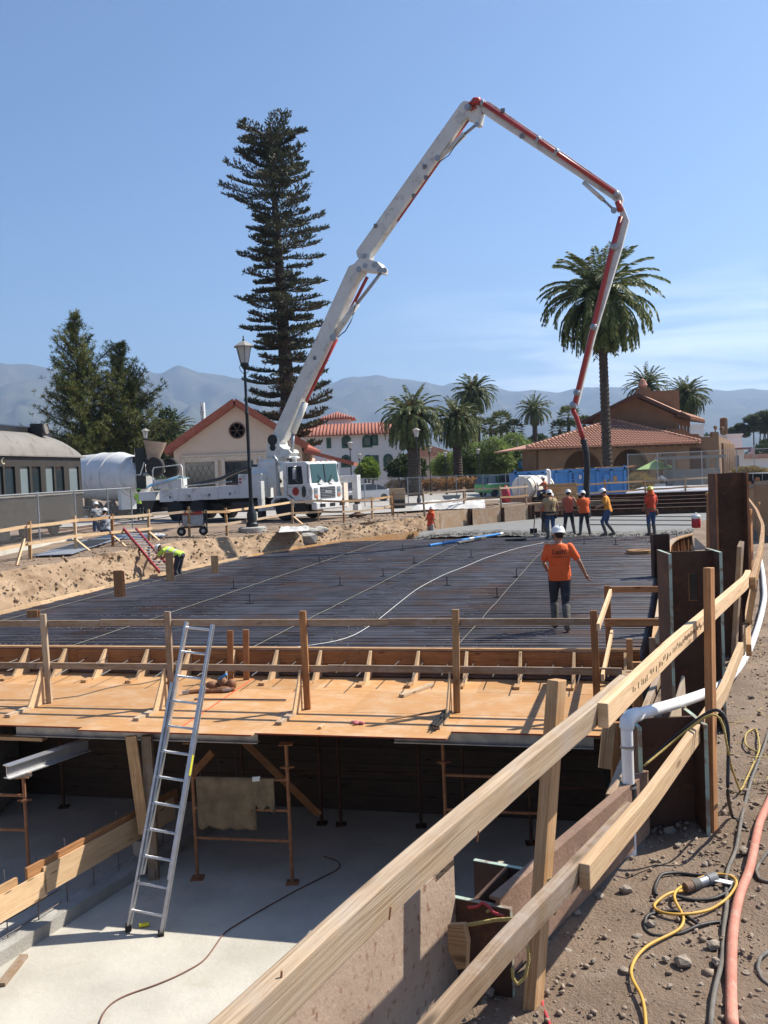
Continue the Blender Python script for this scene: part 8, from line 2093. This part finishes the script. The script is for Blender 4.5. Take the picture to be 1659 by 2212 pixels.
vs, fs = kites(np.array(P_), np.array(Dd), np.full(len(P_), 2.4), np.full(len(P_), .9)); tag(np_mesh('distant_woods', vs, fs, 'leaf_dark'), 'hazy belt of far trees at the foot of the mountains', 'woods', kind='stuff')
mat('skin', (.36, .19, .12), (.30, .15, .09), rough=.55, scale=9)
mat('hair', (.02, .014, .01), rough=.7)
mat('jeans', (.075, .115, .21), (.05, .08, .15), rough=.9, scale=7, bump=.5, bscale=12)
mat('dark_pants', (.03, .034, .045), (.045, .048, .058), rough=.9, scale=6, bump=.5, bscale=12, spots=((.10, .095, .09), 9, .58, .5))
mat('grey_pants', (.34, .31, .29), (.26, .24, .22), rough=.9, scale=6, bump=.4, bscale=12)
mat('boot_rubber', (.075, .068, .055), (.15, .14, .12), rough=.75, scale=8)
mat('shirt_orange', (.78, .135, .03), (.70, .11, .025), rough=.85, scale=5, bump=.6, bscale=9)
mat('shirt_red', (.66, .075, .03), (.56, .06, .025), rough=.85, scale=5, bump=.6, bscale=9)
mat('shirt_amber', (.80, .33, .045), (.70, .27, .04), rough=.85, scale=5, bump=.6, bscale=9)
mat('shirt_rust', (.50, .13, .075), (.40, .10, .06), rough=.85, scale=5, bump=.6, bscale=9)
mat('vest_lime', (.52, .72, .10), (.44, .64, .08), rough=.7, scale=5, bump=.4, bscale=9)
mat('vest_khaki', (.36, .33, .20), (.55, .24, .07), rough=.85, scale=6, bump=.4, bscale=9)
mat('reflective', (.55, .56, .55), rough=.4)
mat('shirt_white', (.74, .74, .73), (.64, .64, .64), rough=.85, bump=.4, bscale=9)
mat('shirt_plaid', (.42, .43, .45), (.10, .11, .13), rough=.9, scale=9, stops=(.46, .54))
mat('hat_white', (.78, .78, .76), (.68, .68, .66), rough=.35, scale=6)
mat('hat_yellow', (.66, .58, .08), rough=.4)
mat('hat_green', (.22, .50, .06), rough=.4)
def limb(mb, pts, radii, n=10):
    pts = [V(p) for p in pts]; rings = []
    for i, p in enumerate(pts):
        d = (pts[min(i + 1, len(pts) - 1)] - pts[max(i - 1, 0)]).normalized(); x = d.orthogonal().normalized(); y = d.cross(x)
        r_ = radii[i]; rings.append((p, x * r_, y * r_))
    mb.loft(rings, n); mb.ell(pts[0], (radii[0],) * 3, 8, 6); mb.ell(pts[-1], (radii[-1],) * 3, 8, 6)
BASE = dict(hipL=(-.095, 0, .93), hipR=(.095, 0, .93), kneeL=(-.105, .03, .50), kneeR=(.105, .03, .50), ankL=(-.11, -.02, .09), ankR=(.11, -.02, .09), toeL=(-.13, .17, .035), toeR=(.13, .17, .035),
            pel=(0, 0, .96), waist=(0, 0, 1.10), chest=(0, 0, 1.30), neck=(0, -.01, 1.50), head=(0, .02, 1.64), shL=(-.185, 0, 1.435), shR=(.185, 0, 1.435), elL=(-.25, -.03, 1.16), elR=(.25, -.03, 1.16), wrL=(-.26, .07, .92), wrR=(.26, .07, .92))
UP = ('waist', 'chest', 'neck', 'head', 'shL', 'shR', 'elL', 'elR', 'wrL', 'wrR')
def person(label, pos, yaw, H=1.78, pose=None, bend=0, shirt='shirt_orange', pants='jeans', boots='boot_rubber', hat='hat_white', sleeves=.5, vox=.016, wide=1.0, look=0, boot_top=.40, stripes=None, belt=None, drape=None, harness=False, letter=None):
    J = {k: V(v) for k, v in BASE.items()}
    if pose:
        for k, v in pose.items():
            if k in J: J[k] = V(v)
    if bend:
        Rb = Matrix.Rotation(-bend, 3, 'X')
        for k in UP:
            if not (pose and k in pose and k[:2] in ('wr', 'el')): J[k] = Rb @ (J[k] - J['pel']) + J['pel']
    sc = H / 1.76; M = Matrix.Translation(pos) @ Matrix.Rotation(yaw, 4, 'Z') @ Matrix.Scale(sc, 4)
    o = thing('person', label, 'person', mat4=Matrix.Translation(pos) @ Matrix.Rotation(yaw, 4, 'Z'))
    spine = (J['neck'] - J['pel']).normalized(); xr = (J['shR'] - J['shL']).normalized(); fw = spine.cross(xr)
    def torso(mb, k, top=True, lo='pel'):
        R_ = [(J['pel'] - spine * .06, .150, .105), (J['pel'], .165, .118), (J['waist'], .148, .112), (J['chest'], .175 * wide, .125), (J['chest'].lerp(J['neck'], .5), .185 * wide, .112), (J['chest'].lerp(J['neck'], .82), .145, .085), (J['neck'], .066, .066)]
        if not top: R_ = R_[:3]
        mb.loft([(c, xr * (a * k * (wide if i in (1, 2) else 1)), fw * b * k * wide) for i, (c, a, b) in enumerate(R_)], 14)
    def rm(mb, nm, m, v_, sm=4):
        ob = put(mb, M).build(nm, m, o, smooth=True)
        r_ = ob.modifiers.new('remesh', 'REMESH'); r_.mode = 'VOXEL'; r_.voxel_size = v_; r_.use_smooth_shade = True
        s_ = ob.modifiers.new('smooth', 'SMOOTH'); s_.iterations = sm; s_.factor = .5
        return ob
    mb = MB(); torso(mb, .93)
    for s_ in 'LR':
        sg = -1 if s_ == 'L' else 1
        limb(mb, [J['hip' + s_], J['hip' + s_].lerp(J['knee' + s_], .5), J['knee' + s_], J['knee' + s_].lerp(J['ank' + s_], .35), J['ank' + s_]], [.085, .072, .052, .052, .036])
        limb(mb, [J['ank' + s_], J['toe' + s_]], [.04, .035])
        limb(mb, [J['sh' + s_], J['sh' + s_].lerp(J['el' + s_], .45), J['el' + s_], J['el' + s_].lerp(J['wr' + s_], .3), J['wr' + s_]], [.06, .05, .040, .040, .027])
        hd_ = (J['wr' + s_] - J['el' + s_]).normalized(); pl_ = J['wr' + s_] + hd_ * .05
        side = hd_.cross(V((0, 0, 1)) if abs(hd_.z) < .9 else fw).normalized(); nrm = side.cross(hd_)
        mb.ell(pl_, (.026, .04, .05), 8, 6, Matrix((nrm, side, hd_)).transposed())
        for q, ln in ((-.028, .062), (-.010, .075), (.010, .07), (.028, .055)):
            a = pl_ + hd_ * .035 + side * q; limb(mb, [a, a + hd_ * ln * .55 + nrm * .006, a + hd_ * ln * .9 + nrm * .03], [.0105, .0095, .0085], 6)
        a = pl_ - hd_ * .01 + side * .035 * sg; limb(mb, [a, a + (side * sg + hd_ * .8 + nrm * .5) * .035, a + (side * sg * .7 + hd_ * 1.3 + nrm * .8) * .04], [.013, .011, .009], 6)
    hdc = J['head']; nd = (hdc - J['neck']).normalized(); lk = Matrix.Rotation(look, 3, 'Z') @ fw
    limb(mb, [J['neck'] - nd * .03, J['neck'] + nd * .07], [.058, .054])
    hx = lk.cross(nd).normalized(); hfw = nd.cross(hx).normalized()
    HR = Matrix((hx, hfw, nd)).transposed(); mb.ell(hdc, (.076, .096, .118), 14, 10, HR)
    mb.ell(hdc + hfw * .1 - nd * .015, (.014, .02, .022), 6, 5, HR); mb.ell(hdc + hfw * .06 - nd * .08, (.045, .045, .035), 8, 6, HR)
    for sg in (-1, 1): mb.ell(hdc + hx * sg * .078 - nd * .01, (.012, .022, .034), 6, 5, HR)
    body = rm(mb, 'body', 'skin', min(vox, .012), 2)
    for sg in (-1, 1): mb = MB(); mb.ell(hdc + hfw * .092 + hx * sg * .032 + nd * .012, (.013, .008, .008), 6, 5, HR); put(mb, M).build('eye', 'hair', body, smooth=True)
    mb = MB(); mb.ell(hdc + hfw * .098 - nd * .06, (.022, .006, .006), 6, 4, HR); put(mb, M).build('mouth', 'shirt_rust', body)
    mb = MB(); mb.ell(hdc - hfw * .018 + nd * .012, (.081, .092, .105), 12, 8, HR); put(mb, M).build('hair', 'hair', o, smooth=True)
    mb = MB(); torso(mb, 1.1)
    R0 = J['pel'] - spine * .09; mb.loft([(R0, xr * .182 * wide, fw * .138 * wide), (J['pel'], xr * .186 * wide, fw * .135 * wide), (J['waist'], xr * .172 * wide, fw * .13 * wide)], 14)
    for s_ in 'LR':
        e_ = J['sh' + s_].lerp(J['el' + s_], min(1, sleeves * 2 * .72)) if sleeves <= .5 else J['el' + s_]
        if sleeves > .02:
            pts_ = [J['sh' + s_], J['sh' + s_].lerp(e_, .5), e_]; rd = [.070, .066, .064]
            if sleeves > .5: pts_ += [J['el' + s_].lerp(J['wr' + s_], .9)]; rd = [.076, .066, .056, .042]
            limb(mb, pts_, rd)
        else: mb.ell(J['sh' + s_] * .92 + J['chest'] * .08, (.06, .06, .06), 8, 6)
    sh = rm(mb, 'shirt', shirt, vox)
    mb = MB(); torso(mb, 1.12, False); mb.ell(J['pel'] - spine * .04, (.172 * wide, .128, .1), 12, 8)
    for s_ in 'LR':
        kz = J['knee' + s_]; low = kz.lerp(J['ank' + s_], .75 if boot_top < .3 else .35)
        limb(mb, [J['hip' + s_], J['hip' + s_].lerp(kz, .5), kz, low], [.105, .092, .074, .068])
    rm(mb, 'pants', pants, vox)
    for s_ in 'LR':
        mb = MB(); kz = J['knee' + s_]; a = kz.lerp(J['ank' + s_], .22 if boot_top > .3 else .7); limb(mb, [a, a.lerp(J['ank' + s_], .5), J['ank' + s_]], [.076, .068, .056])
        limb(mb, [J['ank' + s_] + V((0, 0, -.03)), J['ank' + s_].lerp(J['toe' + s_], .6) + V((0, 0, -.01)), J['toe' + s_]], [.058, .052, .042]); rm(mb, 'boot', boots, vox)
    mb = MB(); top = hdc + nd * .035
    prof = [(.135, -.005), (.132, .0), (.118, .012), (.116, .05), (.095, .095), (.05, .122), (0, .13)]
    for i in range(len(prof) - 1): pass
    mb.lathe(prof, (0, 0, 0), 20); mb.ell((0, 0, .115), (.016, .105, .022), 10, 6); mb.ell((0, .10, -.002), (.09, .075, .01), 12, 5)
    Mh = Matrix((hx, hfw, nd)).transposed().to_4x4(); Mh.translation = top
    put(mb, Mh); put(mb, M).build('hard_hat', hat, o, smooth=True)
    if stripes:
        for c, k in ((J['waist'], 1.25), (J['chest'], 1.2)):
            mb = MB(); a = .17 * wide; mb.loft([(c - spine * .025, xr * a * k, fw * .118 * k * wide), (c + spine * .025, xr * a * k, fw * .118 * k * wide)], 16, False); put(mb, M).build('reflective_band', stripes, sh, smooth=True)
    if harness:
        for sg in (-1, 1):
            mb = MB(); mb.tube([J['neck'] + xr * sg * .09 - spine * .03 - fw * .1, J['chest'] + xr * sg * .05 - fw * .152, J['waist'] + xr * -sg * .02 - fw * .148, J['pel'] + xr * -sg * .09 - fw * .14], .021, 5); put(mb, M).build('suspender', 'black_band', sh)
    if belt:
        mb = MB(); mb.loft([(J['pel'] - spine * .035, xr * .205 * wide, fw * .15 * wide), (J['pel'] + spine * .04, xr * .2 * wide, fw * .148 * wide)], 16, False); bl = put(mb, M).build('tool_belt', belt, o)
        for sg in (-1, 1): mb = MB(); mb.ell(J['pel'] + xr * sg * .2 - spine * .12 - fw * .05, (.06, .07, .12), 8, 6); put(mb, M).build('pouch', belt, bl, smooth=True)
    if drape:
        mb = MB(); mb.loft([(hdc + nd * .04, hx * .10, hfw * .12), (hdc - nd * .07, hx * .108, hfw * .125), (hdc - nd * .17, hx * .15, hfw * .135)], 14, False); put(mb, M).build('neck_shade', drape, o, smooth=True)
    if letter:
        cb = M @ (J['chest'].lerp(J['neck'], .34) - fw * .150 * wide); xa = (M.to_3x3() @ xr); ya = (M.to_3x3() @ spine)
        text(letter, .125, 'ink', cb, xa, ya, sh, 'lettering', .006)
        mb = MB(); mb.box((0, 0, 0), (.30, .012, .008)); Mq = Matrix((xa.normalized(), ya.normalized().cross(xa.normalized()) * -1 if False else xa.normalized().cross(ya.normalized()), ya.normalized())).transposed().to_4x4(); Mq.translation = cb - ya.normalized() * .085
        put(mb, Mq).build('underline', 'ink', sh)
    return o
def at_(x, y, z): p = G(x, y, z); return p
walk = dict(kneeL=(-.10, .16, .52), ankL=(-.10, .06, .12), toeL=(-.12, .24, .05), kneeR=(.09, .02, .49), ankR=(.085, -.2, .12), toeR=(.10, -.06, .03), elL=(-.27, .02, 1.18), wrL=(-.20, .2, 1.04), elR=(.33, -.06, 1.18), wrR=(.43, -.0, .96))
p = at_(1213, 1362, -.93); person('person walking away over the bars in an orange shirt lettered on its back', p, -.12, 1.78, walk, shirt='shirt_orange', pants='dark_pants', sleeves=.5, vox=.011, wide=1.06, letter='Lash,', look=.5)
st_ = dict(kneeL=(-.14, .05, .5), ankL=(-.2, 0, .09), toeL=(-.24, .17, .035), kneeR=(.14, .05, .5), ankR=(.2, 0, .09), toeR=(.24, .17, .035))
fwd = dict(elL=(-.27, .08, 1.2), wrL=(-.16, .3, 1.12), elR=(.27, .08, 1.2), wrR=(.16, .3, 1.12))
zc = -.86
p = at_(1190, 1163, -.92); person('broad person in an orange and khaki vest with black suspenders, back turned', p, .1, 1.86, dict(elL=(-.3, -.02, 1.16), wrL=(-.32, .06, .9), elR=(.3, -.02, 1.16), wrR=(.3, .1, .92)), shirt='vest_khaki', pants='jeans', sleeves=.35, wide=1.28, harness=True, belt='black_band', vox=.018)
p = at_(1176, 1151, zc); person('person in an orange shirt mostly hidden at the left of the crew', p, -1.2, 1.72, fwd, bend=.5, shirt='shirt_orange', pants='dark_pants', vox=.02)
p = at_(1230, 1155, zc); person('person in a sleeveless rust red shirt bending over the pour', p, -.2, 1.76, dict(st_, **dict(elR=(.34, .05, 1.2), wrR=(.36, .16, .98))), bend=.12, shirt='shirt_rust', pants='dark_pants', sleeves=.0, vox=.018)
p = at_(1264, 1156, zc); person('person in a plain orange shirt holding the hose, feet apart', p, .15, 1.72, dict(st_, **dict(elR=(.26, .12, 1.24), wrR=(.12, .3, 1.2), elL=(-.26, .1, 1.2), wrL=(-.12, .3, 1.1))), bend=.16, shirt='shirt_orange', pants='dark_pants', wide=1.15, vox=.018)
p = at_(1316, 1157, zc); person('person in an amber yellow shirt stepping left with bent knees', p, 1.25, 1.80, dict(kneeL=(-.1, .24, .54), ankL=(-.1, .1, .09), toeL=(-.1, .28, .035), kneeR=(.1, .1, .5), ankR=(.1, -.18, .09), toeR=(.1, 0, .035), elL=(-.26, .1, 1.18), wrL=(-.18, .34, 1.08), elR=(.26, .08, 1.18), wrR=(.18, .34, 1.1)), bend=.22, shirt='shirt_amber', pants='jeans', vox=.018)
p = at_(1408, 1157, zc); person('person in a red shirt and yellow hat with an orange neck shade', p, .35, 1.80, dict(elL=(-.25, .0, 1.17), wrL=(-.19, .16, .98), elR=(.25, 0, 1.17), wrR=(.22, .12, .95)), shirt='shirt_red', pants='jeans', hat='hat_yellow', drape='shirt_orange', belt='tarp_white' if False else 'leather', vox=.018)
t_ = D(935, 1091, 43.4); person('person in an orange hooded shirt and grey trousers standing by the plywood wall', V((D(930, 1140, 43.4).x, 43.4, t_.z - 1.83)), -1.0, 1.74, dict(elL=(-.24, -.04, 1.16), wrL=(-.2, .14, 1.0)), bend=.12, shirt='shirt_red', pants='grey_pants', drape='shirt_orange', vox=.02)
p = G(378, 1250, -1.0); person('person in a lime vest bending over beside the red ladder', V((p.x + .1, p.y + .35, -1.28)), 1.35, 1.76, dict(kneeL=(-.12, .12, .5), kneeR=(.12, .1, .5), elL=(-.22, .62, .95), wrL=(-.16, .82, .78), elR=(.2, .6, .9), wrR=(.16, .78, .72)), bend=1.22, shirt='vest_lime', pants='dark_pants', sleeves=.5, stripes='reflective', boot_top=.2, vox=.016)
t_ = D(*ZW(1437, 60), 52.6); person('person in a red vest and white hat sitting on the water trailer', V((t_.x + .1, 52.6, t_.z - 1.42)), 1.1, 1.74, dict(pel=(0, 0, .62), waist=(0, .02, .76), chest=(0, .06, .95), neck=(0, .1, 1.15), head=(0, .14, 1.29), shL=(-.185, .08, 1.08), shR=(.185, .08, 1.08), elL=(-.28, .3, .9), wrL=(-.1, .5, .92), elR=(.28, .3, .9), wrR=(.1, .5, .92), hipL=(-.1, 0, .6), hipR=(.1, 0, .6), kneeL=(-.14, .42, .62), kneeR=(.14, .42, .62), ankL=(-.14, .46, .2), ankR=(.14, .4, .2), toeL=(-.14, .64, .14), toeR=(.14, .58, .14)), shirt='shirt_rust', pants='jeans', sleeves=.5, boot_top=.2, vox=.02)
t_ = D(*Z4(850, 712), 66); person('person in a white shirt leaning over a table by the umbrella', V((t_.x + .35, 66, gz(t_.x, 66))), 1.4, 1.72, dict(elL=(-.2, .5, 1.2), wrL=(-.15, .66, .98), elR=(.2, .5, 1.2), wrR=(.15, .66, .98)), bend=.9, shirt='shirt_white', pants='dark_pants', sleeves=.9, boot_top=.2, hat='hair', vox=.022)
tb3 = thing('cafe_table', 'small table with a white cloth beside the leaning person', 'table', (t_.x - .6, 66, gz(t_.x, 66)))
mb = MB(); mb.lathe([(.5, 0), (.47, .3), (.45, .72), (.45, .75), (0, .75)], (t_.x - .3, 65.6, gz(t_.x, 66)), 16); mb.build('tablecloth', 'tarp_white', tb3)
p = G(*ZL(1195, 1215), -.1); t_ = D(*ZL(1195, 968), 37.6); person('person in a checked shirt and white hat crouching behind the chain-link fence', V((t_.x, 37.6, t_.z - 1.32)), .2, 1.74, dict(pel=(0, 0, .5), waist=(0, .03, .64), chest=(0, .08, .83), neck=(0, .14, 1.03), head=(0, .18, 1.17), shL=(-.2, .1, .96), shR=(.2, .1, .96), elL=(-.28, .25, .75), wrL=(-.15, .42, .7), elR=(.28, .25, .75), wrR=(.15, .42, .7), hipL=(-.1, 0, .48), hipR=(.1, 0, .48), kneeL=(-.18, .36, .5), kneeR=(.18, .36, .5)), shirt='shirt_plaid', pants='jeans', sleeves=.9, boot_top=.2, wide=1.15, vox=.018)
t_ = D(*ZL(1100, 890), 40); person('person with a white hat half hidden behind the fence post by the coach end', V((t_.x, 40, t_.z - 1.8)), .8, 1.74, fwd, shirt='shirt_plaid', pants='jeans', vox=.022)
t_ = D(*ZL(1600, 730), 49.2); person('person in a lime green hat and vest behind the pump hopper', V((t_.x, 49.2, -.08)), .4, t_.z + .02, fwd, bend=.3, shirt='vest_lime', pants='dark_pants', hat='hat_green', vox=.022)
sv = thing('shovel', 'shovel standing upright in the fresh concrete left of the crew', 'shovel', G(*ZW(1330, 670), -.9))
a = G(*ZW(1330, 665), -.9); mb = MB(); mb.tube([a, D(*ZW(1345, 470), a.y)], .025, 6); mb.build('shaft', 'fir_old', sv); mb = MB(); mb.box(a + V((0, 0, .1)), (.3, .04, .22)); mb.build('blade', 'steel_black', sv)
ck_ = thing('drink_cooler', 'red drink cooler with white lid set on a column stub', 'cooler', D(1504, 1140, pE.y + 2.9))
c_ = D(1504, 1140, pE.y + 2.9); k = (pE.y + 2.9) / 2028
mb = MB(); mb.lathe([(8.5 * k, 0), (9.5 * k, 3 * k), (9.5 * k, 20 * k), (9 * k, 21 * k)], c_, 18); mb.build('jug', 'red_plastic', ck_, auto=True)
mb = MB(); mb.lathe([(9.8 * k, 20 * k), (10 * k, 25 * k), (8 * k, 28 * k), (0, 28.5 * k)], c_, 18); mb.build('lid', 'white_plastic', ck_, auto=True)
mb = MB(); mb.tube([c_ + V((-5 * k, 0, 29 * k)), c_ + V((0, 0, 33 * k)), c_ + V((5 * k, 0, 29 * k))], 1.2 * k, 6); mb.build('handle', 'white_plastic', ck_)
wbk = thing('timber_bracket', 'knocked-together timber bracket frame beside the tall column', 'timber frame', D(1535, 1200, 16))
for x0, y0, x1, y1, w_ in ((1532, 1065, 1532, 1215, .12), (1543, 1070, 1541, 1190, .08), (1530, 1068, 1548, 1062, .12), (1532, 1125, 1548, 1112, .12), (1533, 1150, 1550, 1148, .1)):
    mb = MB(); mb.bar(D(x0, y0, 16), D(x1, y1, 16.1), .06, w_, (0, 1, 0)); mb.build('timber', 'fir_red' if x0 == x1 else 'fir', wbk)
mb = MB(); mb.add([D(1500, 1215, 20), D(1536, 1215, 20), D(1536, 1192, 20), D(1502, 1162, 20)], [(0, 1, 2, 3)]); o = mb.build('leaning_sheet', 'concrete_old'); so = o.modifiers.new('t', 'SOLIDIFY'); so.thickness = .04; tag(o, 'grey sloping sheet wedged behind the column stub', 'sheet')
